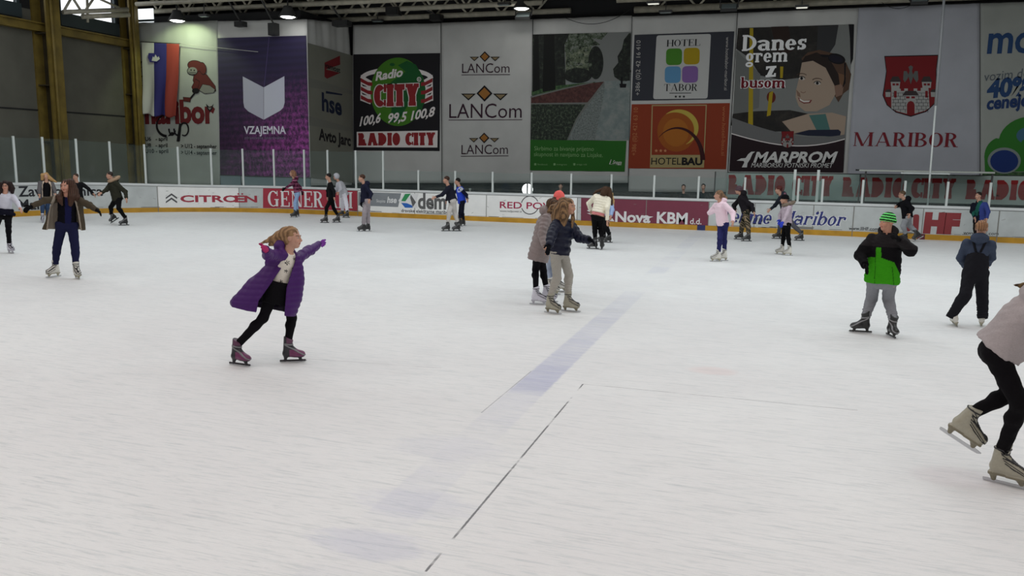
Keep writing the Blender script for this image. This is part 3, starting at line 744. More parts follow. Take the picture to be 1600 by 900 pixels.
def ring(mb, surf, cx, cy, rx, ry, a0, a1, w0, w1, m, layer=1, n=30, rot=0):
    """arc band; width varies from w0 to w1 pixels (a crescent when w uses a sine)"""
    cr, sr = math.cos(math.radians(rot)), math.sin(math.radians(rot))
    O = []; I = []
    for k in range(n+1):
        f = k/n; a = math.radians(a0+(a1-a0)*f); w_ = (w0+(w1-w0)*f) if not callable(w0) else w0(f)
        for L_, r in ((O, w_/2), (I, -w_/2)):
            x, y = (rx+r)*math.cos(a), (ry+r)*math.sin(a); L_.append(surf.uv(cx+x*cr-y*sr, cy+x*sr+y*cr))
    e = nudge(mb); vs = [surf.P(*p, 0.004*layer+e) for p in O+I]
    mb.add(vs, [(k, k+1, n+2+k, n+1+k) for k in range(n)], m)
def pm(name, r, g, b, **k):
    q = .92 if (min(r, g, b) > 125 and max(r, g, b)-min(r, g, b) < 30) else (.80 if max(r, g, b)-min(r, g, b) < 60 else .76)
    return mat(name, wc(r*q, g*q, b*q), 0.7, spec=0.25, **k)
# ================================================================== hanging cloths
SL = Plane((0, D1, 0), (1, 0, 0)); SR = Plane((XR1, 0, 0), (0, 1, 0)); SM = Plane((0, D2, 0), (1, 0, 0))
def cloth_material(name, color, stain=None):
    m = mat(name, color, 0.85, bump=0.6, bscale=1.3, var=0.10, vscale=0.8)
    return m
M_cl_w = cloth_material('white_tarpaulin', rgb(121, 121, 119, 2.95))
M_cl_g = cloth_material('greyish_tarpaulin', rgb(106, 108, 104, 2.7))
M_cl_s = cloth_material('stained_tarpaulin', rgb(86, 86, 78, 2.3))
M_cl_b = cloth_material('bluish_tarpaulin', rgb(112, 113, 118, 2.75))
def cloth(name, label, surf, TL, TR, BR, BL, m, cat='banner', sag=0.0, amp=0.012, seed=0, th=0.004, group=None):
    """cloth slab hanging in surf, corners given as pixels; gentle folds"""
    a0, b0 = surf.uv(*TL); a1, b1 = surf.uv(*TR); a2, b2 = surf.uv(*BR); a3, b3 = surf.uv(*BL)
    t = empty(name, tuple(surf.P((a0+a1)/2, b3, 0)), 0, label, cat, group)
    rnd = random.Random(seed); ph = [rnd.uniform(0, 6.3) for _ in range(6)]
    nx = max(12, int((a1-a0)/0.12)); ny = 40; vs = []
    for j in range(ny+1):
        v = j/ny
        for i in range(nx+1):
            u_ = i/nx
            a = (a0+(a1-a0)*u_)*(1-v)+(a3+(a2-a3)*u_)*v
            b = (b0+(b1-b0)*u_)*(1-v)+(b3+(b2-b3)*u_)*v
            b -= sag*4*u_*(1-u_)*(1-v)**3
            tt = (1-v)**6*0.5+0.25
            w_ = -amp*tt*(2.0+math.sin(a*5.1+ph[0]+v*1.5)+0.6*math.sin(a*11.3+ph[1]-v*2)+0.4*math.sin(a*2.1+ph[2]+b*1.3))-0.003
            vs.append(surf.P(a, b, w_))
    fs = [(j*(nx+1)+i, j*(nx+1)+i+1, (j+1)*(nx+1)+i+1, (j+1)*(nx+1)+i) for j in range(ny) for i in range(nx)]
    c = MB(); c.add(vs, fs, m, True); ob = c.build('cloth', t)
    sd = ob.modifiers.new('thickness', 'SOLIDIFY'); sd.thickness = 0.006; sd.offset = 0
    # top hem rope with eyelets
    c = MB(); n = 10
    pts = [surf.P(a0+(a1-a0)*k/n, b0+(b1-b0)*k/n-sag*4*(k/n)*(1-k/n)+0.01, 0.0) for k in range(n+1)]
    c.path(pts, 0.012, M_blk, 6); c.build('hem_rope', t)
    return t
def part(t, name, fn):
    c = MB(); fn(c); return c.build(name, t)
LW, LR, LB = pm('print_white', 150, 150, 150), pm('print_red', 110, 26, 32), pm('print_black', 16, 14, 18)

# -- hockey cup banner
t = cloth('cup_banner', 'grey white cloth printed with red maribor Cup lettering and months, behind the flag', SL, (212, 36), (340, 32), (344, 290), (216, 286), M_cl_g, amp=0.02, seed=1)
SLc = SL
mr_ = pm('cup_red', 92, 26, 30)
part(t, 'lettering', lambda c: text(c, SL, 'maribor', (217, 192), (337, 191), 33, mr_, bold=0.045, layer=1))
def cup(c):
    m = LB
    ring(c, SL, 262, 196, 17, 17, 95, 250, 4.5, 1.5, m, 1)
    c_ = [(262, 213), (268, 212), (272, 207), (268, 206)]; poly(c, SL, c_, m, 1)
    for x in (266, 274): ring(c, SL, x+3, 200, 5, 11, 20, 175, 2.6, 2.6, m, 1)
    ring(c, SL, 288, 202, 6.5, 10, -170, 120, 3, 2, m, 1)
    poly(c, SL, [(280, 193), (284, 193), (281, 221), (276, 221)], m, 1)
part(t, 'lettering', cup)
for s, a, b_, h in (('> U6   - april', (220, 220), (262, 220), 6), ('> U8   - april', (220, 230), (262, 230), 6), ('> U10 - april', (220, 239), (263, 239), 6),
                    ('> U12 - september', (283, 231), (339, 232), 6), ('> U14 - september', (283, 241), (339, 242), 6)):
    part(t, 'lettering', lambda c: text(c, SL, s, a, b_, h, LB, bold=0.02))
for s, a, b_ in (('Za', (214, 106), (226, 106)), ('fn', (214, 125), (226, 125)), ('fa', (215, 140), (226, 140)), ('Tu', (215, 155), (227, 155))):
    part(t, 'lettering', lambda c: text(c, SL, s, a, b_, 10, LB, shear=0.3))
def player(c):
    r_, k_, w_ = pm('figure_red', 78, 32, 30), LB, pm('figure_pale', 112, 112, 106)
    def O(pts, m, L_):
        cx, cy = sum(q[0] for q in pts)/len(pts), sum(q[1] for q in pts)/len(pts); r = max(math.hypot(x-cx, y-cy) for x, y in pts); e = 1+1.1/r
        poly(c, SL, [(cx+(x-cx)*e, cy+(y-cy)*e) for x, y in pts], k_, L_-.4); poly(c, SL, pts, m, L_)
    O([(311, 108), (324, 118), (336, 134), (337, 142), (322, 146), (308, 140), (302, 126), (304, 114)], r_, 1.6)      # jersey
    O([(317, 132), (328, 134), (336, 140), (334, 145), (320, 146), (312, 141)], w_, 2.6)                           # padded shorts
    O(ell_pts(306, 103, 12, 8, rot=12), r_, 3); O(ell_pts(317, 107, 5, 9, rot=-10), r_, 3)                           # helmet and ear guard
    O(ell_pts(301, 111, 7.5, 6), w_, 3.6)
    for (cx, cy) in ((299, 109.5), (304, 110)): poly(c, SL, ell_pts(cx, cy, 1, 1.4, n=8), k_, 4.2)
    for y in (112.5, 115): poly(c, SL, [(295, y), (307, y+1), (307, y+1.8), (295, y+.8)], k_, 4.3)
    O([(306, 124), (312, 128), (309, 138), (303, 142), (300, 136)], r_, 3); O(ell_pts(306, 142, 4.5, 3.5), w_, 3.6)   # arm and glove
    poly(c, SL, [(309, 138), (311, 139.5), (298, 156), (295, 155)], k_, 3.2); O([(287, 152), (298, 153), (297, 159), (288, 158)], r_, 3.4)
part(t, 'player_picture', player)
def fox(c):
    poly(c, SL, [(322, 162), (327, 167), (330, 167), (334, 162), (332, 170), (328, 175), (324, 170)], LB, 2)
    poly(c, SL, [(325, 168), (331, 168), (328, 172)], pm('figure_pale', 112, 112, 106), 3)
part(t, 'emblem', fox)

# -- national flag with folds
def flag():
    t = empty('national_flag', tuple(on_y(250, 180, D1-0.3)), 0, 'long hanging flag in white, blue and red with a small shield near its top', 'flag')
    S2 = Plane((0, D1-0.16, 0), (1, 0, 0))
    TL, TR, BR, BL = S2.uv(221, 66), S2.uv(280, 69), S2.uv(277, 183), S2.uv(226, 179)
    nx, ny = 60, 60; ww = (0.33, 0.66)
    mats_ = [pm('flag_white', 150, 150, 146, bump=0.2, bscale=6), pm('flag_blue', 44, 42, 98, bump=0.2, bscale=6), pm('flag_red', 136, 54, 46, bump=0.2, bscale=6)]
    P = []
    for j in range(ny+1):
        v = j/ny
        for i in range(nx+1):
            u_ = i/nx
            a = (TL[0]+(TR[0]-TL[0])*u_)*(1-v)+(BL[0]+(BR[0]-BL[0])*u_)*v
            b = (TL[1]+(TR[1]-TL[1])*u_)*(1-v)+(BL[1]+(BR[1]-BL[1])*u_)*v+0.05*math.sin(u_*14)*v
            off = 0.035*math.sin(u_*17+v*2.5)*(0.2+v)+0.03*math.sin(u_*7-v*5)*v+0.05*v+0.02*math.sin(v*9+u_*20)*v
            P.append(S2.P(a, b, off))
    for q in range(3):
        c = MB(); i0, i1 = nx*q//3, nx*(q+1)//3
        fs = [(j*(nx+1)+i, j*(nx+1)+i+1, (j+1)*(nx+1)+i+1, (j+1)*(nx+1)+i) for j in range(ny) for i in range(i0, i1)]
        use = sorted({x for f in fs for x in f}); mp = {x: k for k, x in enumerate(use)}
        c.add([P[x] for x in use], [[mp[x] for x in f] for f in fs], mats_[q], True)
        o_ = c.build(('white_stripe', 'blue_stripe', 'red_stripe')[q], t)
        sd = o_.modifiers.new('thickness', 'SOLIDIFY'); sd.thickness = 0.004
    c = MB(); S3 = Plane((0, D1-0.24, 0), (1, 0, 0))
    poly(c, S3, [(232, 83), (249, 83), (250, 91), (246, 97), (234, 97), (231, 90)], mats_[1], 0)
    poly(c, S3, [(237, 95), (239, 88), (241, 90), (243, 85), (246, 90), (248, 88), (250, 92), (245, 96)], mats_[0], 1)
    c.build('shield', t)
    c = MB(); c.tube(S2.P(TL[0]-0.05, TL[1]+0.02, 0), S2.P(TR[0]+0.05, TR[1]+0.02, 0), 0.02, M_grey); c.build('hanging_rod', t)
    c = MB(); c.tube(S2.P(TR[0], TR[1]+0.02, 0), on_y(403, 81, D1-0.2), 0.012, mat('thin_white_rope', wc(130, 130, 125), 0.7), 6); c.build('rope', t)
flag()

# -- purple banner
def lavender():
    m = bpy.data.materials.new('lavender_field_print'); m.use_nodes = True; nt = m.node_tree; N = nt.nodes; Lk = nt.links; b = N['Principled BSDF']
    tc = N.new('ShaderNodeTexCoord'); 
    geo = N.new('ShaderNodeNewGeometry'); sp = N.new('ShaderNodeSeparateXYZ'); Lk.new(geo.outputs['Position'], sp.inputs[0])
    mp = N.new('ShaderNodeMapping'); mp.inputs['Scale'].default_value = (0.5, 1, 2.2); mp.inputs['Rotation'].default_value = (0, 0.16, 0); Lk.new(geo.outputs['Position'], mp.inputs[0])
    wv = N.new('ShaderNodeTexWave'); wv.bands_direction = 'Z'; wv.inputs['Scale'].default_value = 0.55; wv.inputs['Distortion'].default_value = 2.5; wv.inputs['Detail'].default_value = 3; Lk.new(mp.outputs[0], wv.inputs[0])
    ns = N.new('ShaderNodeTexNoise'); ns.inputs['Scale'].default_value = 9; ns.inputs['Detail'].default_value = 6; ns.inputs['Roughness'].default_value = 0.8
    mp2 = N.new('ShaderNodeMapping'); mp2.inputs['Scale'].default_value = (1, 1, 0.6); Lk.new(geo.outputs['Position'], mp2.inputs[0]); Lk.new(mp2.outputs[0], ns.inputs['Vector'])
    def M_(op, a, b_, cl=False):
        n = N.new('ShaderNodeMath'); n.operation = op; n.use_clamp = cl
        for i, v in enumerate((a, b_)):
            if isinstance(v, (int, float)): n.inputs[i].default_value = v
            else: Lk.new(v, n.inputs[i])
        return n.outputs[0]
    z = sp.outputs[2]; x = sp.outputs[0]
    zt = SL.uv(410, 60)[1]; zb_ = SL.uv(410, 275)[1]
    v = M_('DIVIDE', M_('SUBTRACT', z, zb_), zt-zb_)               # 0 bottom .. 1 top
    u_ = M_('DIVIDE', M_('SUBTRACT', x, SL.uv(342, 160)[0]), SL.uv(482, 160)[0]-SL.uv(342, 160)[0])
    lower = N.new('ShaderNodeMapRange'); lower.interpolation_type = 'SMOOTHSTEP'; Lk.new(v, lower.inputs[0]); lower.inputs[1].default_value = 0.85; lower.inputs[2].default_value = 0.35
    r2 = N.new('ShaderNodeMapRange'); Lk.new(ns.outputs[0], r2.inputs[0]); r2.inputs[1].default_value = 0.42; r2.inputs[2].default_value = 0.72
    f = M_('MULTIPLY', M_('ADD', M_('MULTIPLY', r2.outputs[0], 1.0), M_('MULTIPLY', wv.outputs['Fac'], 0.10)), lower.outputs[0], True)
    side = N.new('ShaderNodeMapRange'); side.interpolation_type = 'SMOOTHSTEP'; Lk.new(M_('ADD', u_, M_('MULTIPLY', v, -0.9)), side.inputs[0]); side.inputs[1].default_value = -0.25; side.inputs[2].default_value = 0.75
    f = M_('MULTIPLY', f, M_('ADD', M_('MULTIPLY', side.outputs[0], 1.05), 0.10), True)
    c0 = N.new('ShaderNodeMix'); c0.data_type = 'RGBA'; Lk.new(v, c0.inputs[0]); c0.inputs[6].default_value = (*wc(24, 12, 28), 1); c0.inputs[7].default_value = (*wc(24, 18, 46), 1)
    c1 = N.new('ShaderNodeMix'); c1.data_type = 'RGBA'; Lk.new(f, c1.inputs[0]); Lk.new(c0.outputs[2], c1.inputs[6]); c1.inputs[7].default_value = (*wc(128, 54, 122), 1)
    dk = N.new('ShaderNodeMapRange'); Lk.new(wv.outputs['Fac'], dk.inputs[0]); dk.inputs[3].default_value = 0.82; dk.inputs[4].default_value = 1.1
    c2 = N.new('ShaderNodeMix'); c2.data_type = 'RGBA'; c2.blend_type = 'MULTIPLY'; c2.inputs[0].default_value = 1; Lk.new(c1.outputs[2], c2.inputs[6]); Lk.new(dk.outputs[0], c2.inputs[7])
    Lk.new(c2.outputs[2], b.inputs['Base Color']); b.inputs['Roughness'].default_value = 0.7
    return m
t = cloth('purple_banner', 'dark purple banner with lavender field print and pale open book emblem', SL, (340, 33), (479, 30), (485, 290), (345, 290), M_cl_w, amp=0.015, seed=2)
part(t, 'picture', lambda c: grid(c, SL, 340, 59.5, 478.5, 55.5, 484.5, 277, 344.5, 274, lavender(), 1))
part(t, 'picture', lambda c: poly(c, SL, [(340, 60), (420, 57), (412, 136), (352, 170), (342, 172)], pm('lighter_purple', 46, 34, 62), 2) if False else poly(c, SL, [(420, 57), (421.5, 57), (413.5, 136), (412.2, 136)], pm('lighter_purple', 62, 52, 88), 2))
def book(c):
    a, b_ = pm('emblem_left', 138, 138, 150), pm('emblem_right', 152, 153, 164)
    poly(c, SL, [(379.5, 119.5), (412, 136.5), (412, 187), (388, 174), (382, 168), (380.5, 160)], a, 2)
    poly(c, SL, [(412.5, 136.5), (444.5, 119), (445, 160), (443, 168), (438, 173), (412.5, 187)], b_, 2)
part(t, 'emblem', book)
part(t, 'lettering', lambda c: text(c, SL, 'VZAJEMNA', (381.5, 209), (447, 209), 11.5, pm('pale_letters', 170, 168, 178), bold=0.02, layer=2))
part(t, 'lettering', lambda c: text(c, SL, 'zdravstvena zavarovalnica', (382, 217.5), (446.5, 217.5), 4.5, pm('pale_letters2', 112, 100, 124), layer=2))

# -- narrow stained cloth on the return wall
t = cloth('narrow_banner', 'narrow creased stained cloth turned sideways with three company logos', SR, (481, 30), (550, 37), (551, 289), (486, 290), M_cl_w, amp=0.06, seed=3)
part(t, 'stain', lambda c: grid(c, SR, 481, 67, 551.5, 87, 551.5, 286, 486, 278, M_cl_s, 0.3))
for y0, y1 in ((121, 142), (181, 200)):
    part(t, 'patch', lambda c: grid(c, SR, 482, y0, 551, y1, 551, y1+6, 483, y0+15, pm('paler_cloth', 104, 104, 97), 0.6))
def vam(c):
    poly(c, SR, [(507, 98), (531, 87), (531.5, 101), (507, 109)], LR, 1); poly(c, SR, [(507, 108), (531, 114), (511, 123), (507, 120)], LR, 1)
    text(c, SR, 'vamost', (507, 105), (531.5, 114), 8, LB, bold=0.02, layer=2)
part(t, 'lettering', vam)
nb = pm('navy_letters', 18, 26, 50)
part(t, 'lettering', lambda c: text(c, SR, 'hse', (503, 172), (534, 180), 27, nb, bold=0.03))
part(t, 'lettering', lambda c: poly(c, SR, [(509, 142), (535, 147), (534, 149), (509, 146)], nb, 1))
part(t, 'lettering', lambda c: text(c, SR, 'Avto Jarc', (498, 218), (548, 228), 17, LB, bold=0.035))

# -- radio banner
t = cloth('globe_banner', 'white cloth with black square advert of a green globe and radio frequencies', SM, (551, 39), (688, 36), (690, 286), (551, 286), M_cl_w, amp=0.02, sag=0.0, seed=4)
part(t, 'panel_print', lambda c: grid(c, SM, 552, 85, 688, 83, 687, 236, 552.5, 235, pm('panel_black', 22, 20, 24), 1))
gg, gd = pm('globe_green', 62, 112, 28), pm('globe_dark_green', 20, 76, 34)
def globe(c):
    poly(c, SM, ell_pts(622, 143.5, 43, 53.5, n=48), gg, 2)
    poly(c, SM, [(622, 102), (636, 95), (650, 101), (660, 118), (665, 138), (664, 160), (655, 178), (644, 186), (652, 168), (648, 158), (640, 160), (622, 190), (610, 192), (612, 168), (618, 150), (604, 140), (612, 128), (622, 120), (634, 112)], gd, 3)
    poly(c, SM, ell_pts(613, 101, 4, 2.5, n=12), gd, 3)
part(t, 'globe_picture', globe)
pr, pw = pm('radio_red', 132, 34, 38), pm('radio_white', 178, 172, 170)
def rings(c):
    # white band behind the globe and red bands left and right
    ring(c, SM, 620, 122, 53, 13, 180, 360, 8, 8, pw, 1.5)
    for s in (-1, 1):
        cx = 620+s*45
        poly(c, SM, [(cx+s*11, 117), (cx+s*12, 157), (cx-s*4, 163), (cx-s*8, 128)], pw, 1.6)
        for k in range(3):
            y = 131+k*13.2
            poly(c, SM, [(cx+s*11, y-9), (cx+s*11, y-3), (cx-s*1, y+3), (cx-s*7, y+3.5), (cx-s*7, y-2), (cx, y-3)], pr, 4)
            poly(c, SM, [(cx+s*10, y+0), (cx+s*3, y+3.5), (cx+s*1, y+5), (cx+s*8, y+3.5)], pm('panel_black', 22, 20, 24), 4.2)
part(t, 'ring_print', rings)
def outlined(c, surf, s, a, b_, h, m, mo, style, layer, o=1.2, **k):
    for dx in (-o, 0, o):
        for dy in (-o, 0, o):
            if dx or dy: text(c, surf, s, (a[0]+dx, a[1]+dy), (b_[0]+dx, b_[1]+dy), h, mo, style=style, layer=layer, **k)
    text(c, surf, s, a, b_, h, m, style=style, layer=layer+1.2, **k)
part(t, 'lettering', lambda c: outlined(c, SM, 'CITY', (585, 167), (655, 165), 34, pr, pw, 'slab', 5))
part(t, 'lettering', lambda c: text(c, SM, 'Radio', (587, 126), (629, 119), 13, pw, bold=0.035, shear=0.2, layer=5))
part(t, 'ring_mark', lambda c: ring(c, SM, 655, 124, 2.8, 3.2, 0, 360, 1, 1, pw, 5))
part(t, 'lettering', lambda c: (text(c, SM, 'R', (653.8, 126), (656.4, 126), 3.4, pw, layer=5)))
for s, a, b_ in (('100,6', (562, 197), (594, 191)), ('99,5', (605, 192), (634, 189)), ('100,8', (642, 188), (678, 181))):
    part(t, 'lettering', lambda c: text(c, SM, s, a, b_, 14, pw, bold=0.03, shear=0.25, layer=5))
def radstrip(c):
    grid(c, SM, 557.5, 206, 684, 204, 683.5, 230.5, 557.5, 230, pw, 2)
part(t, 'strip_print', radstrip)
part(t, 'lettering', lambda c: text(c, SM, 'RADIO CITY', (560, 227.5), (680, 227), 19.5, pr, style='slab', layer=3))

# -- triple logo cloth
t = cloth('triple_logo_banner', 'white cloth with the same brown and gold diamond logo printed three times', SM, (689, 35.5), (832, 30), (829, 286), (691, 286), M_cl_w, amp=0.02, seed=5)
go = pm('logo_gold', 148, 98, 44); gp = pm('logo_pale_gold', 122, 106, 78); lt = pm('logo_letters', 46, 22, 36)
def lan(cx, yd, rd, yt, xa_, xb_, hc, dx=0):
    def dia(c, x, y, r, m, l): poly(c, SM, [(x, y-r), (x+r*0.98, y), (x, y+r), (x-r*.98, y)], m, l)
    def fn(c):
        dia(c, cx, yd, rd, LB, 1); dia(c, cx, yd, rd*0.72, go, 2)
        for s in (-1, 1):
            x = cx+s*rd*1.95
            poly(c, SM, [(x-rd*.92, yd+.02*rd), (x+rd*.92, yd+.02*rd), (x, yd+rd*.86)], LB, 1); poly(c, SM, [(x-rd*.6, yd+rd*.14), (x+rd*.6, yd+rd*.14), (x, yd+rd*.66)], gp, 2)
    part(t, 'emblem', fn)
    part(t, 'lettering', lambda c: (text(c, SM, 'LANCom', (xa_, yt), (xb_, yt-0.5), hc, lt, bold=-0.004)))
    part(t, 'underline', lambda c: (poly(c, SM, [(xa_-1, yt+2.6), (xb_+1, yt+2.0), (xb_+1, yt+3.0), (xa_-1, yt+3.6)], lt, 1)))
lan(757.5, 88.5, 8.3, 114, 722, 796, 14.5); lan(757, 146, 12.8, 184.5, 702, 815, 22); lan(756.5, 215.5, 8.3, 241, 721, 793.5, 14.5)

# -- tree lined avenue banner
def foliage(name, c0, c1, c2, scale=9.0, lo=0.42, hi=0.6):
    c0, c1, c2 = [tuple(v*.9 for v in c) for c in (c0, c1, c2)]
    m = bpy.data.materials.new(name); m.use_nodes = True; nt = m.node_tree; N = nt.nodes; Lk = nt.links; b = N['Principled BSDF']
    g = N.new('ShaderNodeNewGeometry'); n = N.new('ShaderNodeTexNoise'); n.inputs['Scale'].default_value = scale; n.inputs['Detail'].default_value = 7; n.inputs['Roughness'].default_value = 0.75
    Lk.new(g.outputs['Position'], n.inputs['Vector'])
    cr = N.new('ShaderNodeValToRGB'); cr.color_ramp.elements[0].position = lo; cr.color_ramp.elements[0].color = (*c0, 1)
    cr.color_ramp.elements[1].position = hi; cr.color_ramp.elements[1].color = (*c2, 1)
    e = cr.color_ramp.elements.new((lo+hi)/2); e.color = (*c1, 1)
    Lk.new(n.outputs['Fac'], cr.inputs[0]); Lk.new(cr.outputs[0], b.inputs['Base Color']); b.inputs['Roughness'].default_value = 0.8
    return m
t = cloth('avenue_banner', 'large banner with photo print of a tree-lined avenue above a green strip', SM, (833, 30), (987, 24), (981, 286), (829, 286), M_cl_w, amp=0.03, seed=6)
f_tree = foliage('tree_print', wc(12, 13, 12), wc(22, 26, 22), wc(52, 60, 48), 7, .38, .72)
f_hedge = foliage('hedge_print', wc(14, 16, 14), wc(30, 38, 30), wc(72, 82, 64), 10, .38, .66)
f_leaf = foliage('leafy_print', wc(20, 24, 18), wc(60, 70, 54), wc(96, 98, 94), 8, .4, .62)
f_bld = foliage('building_print', wc(34, 40, 30), wc(76, 84, 66), wc(110, 112, 98), 5, .4, .62)
f_pave = foliage('cobble_print', wc(66, 72, 70), wc(84, 90, 88), wc(100, 104, 102), 16, .4, .6)
f_walk = foliage('pavement_print', wc(84, 92, 92), wc(92, 100, 98), wc(102, 106, 104), 3, .4, .6)
f_red = foliage('red_path_print', wc(46, 26, 24), wc(58, 32, 30), wc(68, 42, 38), 9, .4, .6)
f_lawn = foliage('lawn_print', wc(28, 48, 28), wc(40, 62, 36), wc(56, 78, 46), 9, .4, .6)
def avenue(c):
    grid(c, SM, 832.5, 54, 987, 50, 983, 218, 829, 219, pm('sky_print', 112, 114, 112), 1)
    grid(c, SM, 832.5, 128, 985, 126, 983, 219, 830, 219, f_walk, 1.4)
    poly(c, SM, [(884, 68), (924, 72), (924, 118), (884, 122)], f_bld, 2)
    poly(c, SM, [(887, 53), (950, 51), (940, 62), (925, 60), (938, 70), (912, 74), (886, 84)], f_leaf, 2.5)
    poly(c, SM, ell_pts(931, 98, 12, 26), f_tree, 3); poly(c, SM, ell_pts(903, 118, 22, 12), f_tree, 3)
    rnd = random.Random(8)
    for k in range(46):
        x = rnd.uniform(884, 925); y = rnd.uniform(60, 116); poly(c, SM, ell_pts(x, y, rnd.uniform(1.5, 4), rnd.uniform(1.5, 4), n=7), f_leaf, 2.7)
    poly(c, SM, [(832.5, 54), (890, 52.5), (882, 70), (884, 136), (860, 142), (832, 150)], f_tree, 3.2)
    for x, w_ in ((838, 3.5), (858, 8), (876, 4)): poly(c, SM, [(x-w_, 54), (x+w_, 54), (x+w_+2, 140), (x-w_-2, 144)], pm('trunk_print', 16, 17, 16), 3.5)
    poly(c, SM, [(831, 142), (870, 134), (930, 128), (930, 130), (880, 140), (831, 149)], f_lawn, 4)
    poly(c, SM, [(830, 152), (905, 132), (944, 127.5), (934, 140), (918, 161), (830, 163)], f_red, 4)
    poly(c, SM, [(830, 163), (916, 161.5), (903, 182), (888, 219), (829, 219)], f_hedge, 4)
    poly(c, SM, [(935, 140), (944, 128), (945, 140), (930, 219), (890, 219), (906, 183)], f_pave, 4)
    poly(c, SM, [(829.5, 150.5), (880, 138), (926, 128), (927, 129.5), (880, 140), (829.5, 153)], pm('kerb_print', 100, 102, 98), 4.5)
    poly(c, SM, [(830, 161.3), (918, 160), (936, 139), (944, 128), (945, 129), (920, 163), (902, 188), (888, 219), (886, 219), (900, 186), (915, 163), (830, 163)], pm('kerb_print', 100, 102, 98), 4.5)
    poly(c, SM, [(983, 52), (986, 52), (984.5, 126), (970, 127), (960, 120), (958, 108), (966, 98), (965, 88), (972, 76), (975, 62)], f_tree, 3)
    for k in range(26):
        x = rnd.uniform(958, 984); y = rnd.uniform(64, 124)
        if x > 984-(y-52)*.4: poly(c, SM, ell_pts(x, y, rnd.uniform(2, 4), rnd.uniform(2, 4), n=7), f_tree, 3.1)
    poly(c, SM, [(970, 120), (973, 120), (973, 132), (970, 132)], LB, 3.3); poly(c, SM, [(968, 131), (979, 131), (978, 137), (969, 137)], LB, 3.3)
part(t, 'avenue_picture', avenue)
part(t, 'strip_print', lambda c: grid(c, SM, 829, 218.5, 979, 220, 976, 268, 828.5, 266, pm('strip_green', 34, 92, 26), 5))
lg = pm('pale_green_letters', 110, 146, 96)
part(t, 'lettering', lambda c: text(c, SM, 'Skrbimo za bivanje prijetno', (835, 235), (928, 236), 6.5, lg, layer=6))
part(t, 'lettering', lambda c: text(c, SM, 'skupnost in navijamo za Lisjake.', (834.5, 244), (942, 245.5), 6.5, lg, layer=6))
part(t, 'lettering', lambda c: text(c, SM, 'Snaga', (957, 256), (971, 256.5), 5.5, pw, shear=0.3, layer=6))
part(t, 'lettering', lambda c: poly(c, SM, [(952, 256.5), (955, 249), (955.6, 249), (953.2, 257), (971, 257.4), (971, 258)], pw, 6))
for x, s in ((835, 'facebook'), (865, 'instagram'), (896, 'snaga mb')):
    part(t, 'lettering', lambda c: (poly(c, SM, [(x, 255), (x+3.2, 255), (x+3.2, 258.4), (x, 258.4)], lg, 6), text(c, SM, s, (x+5, 258), (x+21, 258.3), 2.6, lg, layer=6)))
c = MB(); n = 16; q = [on_y(880+(1128-880)*0+0, 26, D2-0.3)]
pts = []
for k in range(n+1):
    f_ = k/n; pts.append(on_y(882+(985-882)*f_, 27+(14-27)*f_+4*22*f_*(1-f_)*0.75, D2-0.35))
c.path(pts, 0.012, M_blk, 6); tag(c.build('hanging_cable'), 'black cable sagging across the top of the avenue banner', 'cable')
c = MB(); pts = []
for k in range(n+1):
    f_ = k/n; pts.append(on_y(1378+(1432-1378)*f_, 4+(2-4)*f_+4*10.5*f_*(1-f_), D2-0.35))
c.path(pts, 0.010, M_blk, 6); tag(c.build('hanging_cable'), 'short black cable sagging across the top of the crest banner', 'cable')

# -- hotel cloth with two adverts
t = cloth('hotel_banner', 'white cloth carrying two stacked hotel adverts, grey one above orange one', SM, (988, 26), (1152, 20), (1135, 300), (982, 300), M_cl_w, amp=0.02, seed=7)
hg = pm('hotel_grey', 46, 47, 54); ho = pm('hotel_orange', 132, 50, 26)
part(t, 'panel_print', lambda c: grid(c, SM, 991.5, 54.5, 1147.5, 49, 1141, 155, 987, 157.5, hg, 1))
part(t, 'panel_print', lambda c: grid(c, SM, 987, 163, 1140.5, 161, 1134.5, 264.5, 981.5, 263, ho, 1))
def rr(x0, y0, x1, y1, x2, y2, x3, y3, r):     # rounded quad TL TR BR BL
    out = []; Q = [(x0, y0), (x1, y1), (x2, y2), (x3, y3)]
    for i in range(4):
        p, a, b_ = Q[i], Q[i-1], Q[(i+1) % 4]
        def tow(q):
            d = math.hypot(q[0]-p[0], q[1]-p[1]); return (p[0]+(q[0]-p[0])*r/d, p[1]+(q[1]-p[1])*r/d)
        s_, e_ = tow(a), tow(b_)
        for k in range(5):
            f_ = k/4; out.append(((1-f_)**2*s_[0]+2*f_*(1-f_)*p[0]+f_*f_*e_[0], (1-f_)**2*s_[1]+2*f_*(1-f_)*p[1]+f_*f_*e_[1]))
    return out
ht = pm('hotel_white', 148, 148, 146)
def tabor(c):
    poly(c, SM, rr(1026, 55.5, 1111, 53, 1105.5, 154, 1020.5, 155, 4), ht, 2)
    for (x, y, r_, g_, b_) in ((1041, 76, 66, 122, 34), (1068.5, 75, 160, 136, 20), (1039, 104, 84, 134, 172), (1066, 103.5, 116, 84, 142)):
        poly(c, SM, rr(x, y, x+25, y-.5, x+24.5, y+25.5, x-.5, y+26, 7), pm('square_%d' % r_, r_, g_, b_), 3)
    poly(c, SM, [(1046, 145.2), (1080, 144.8), (1080, 145.8), (1046, 146.2)], LB, 3)
part(t, 'emblem', tabor)
part(t, 'lettering', lambda c: text(c, SM, 'HOTEL', (1041.5, 73), (1094, 71.5), 10.5, LB, style='hotel', layer=3))
part(t, 'lettering', lambda c: text(c, SM, 'TABOR', (1037.5, 142.5), (1089.5, 142), 11, LB, style='hotel', layer=3))
def star(cx, cy, r): return [(cx+(r if k % 2 == 0 else r*.42)*math.sin(PI*k/5), cy-(r if k % 2 == 0 else r*.42)*math.cos(PI*k/5)) for k in range(10)]
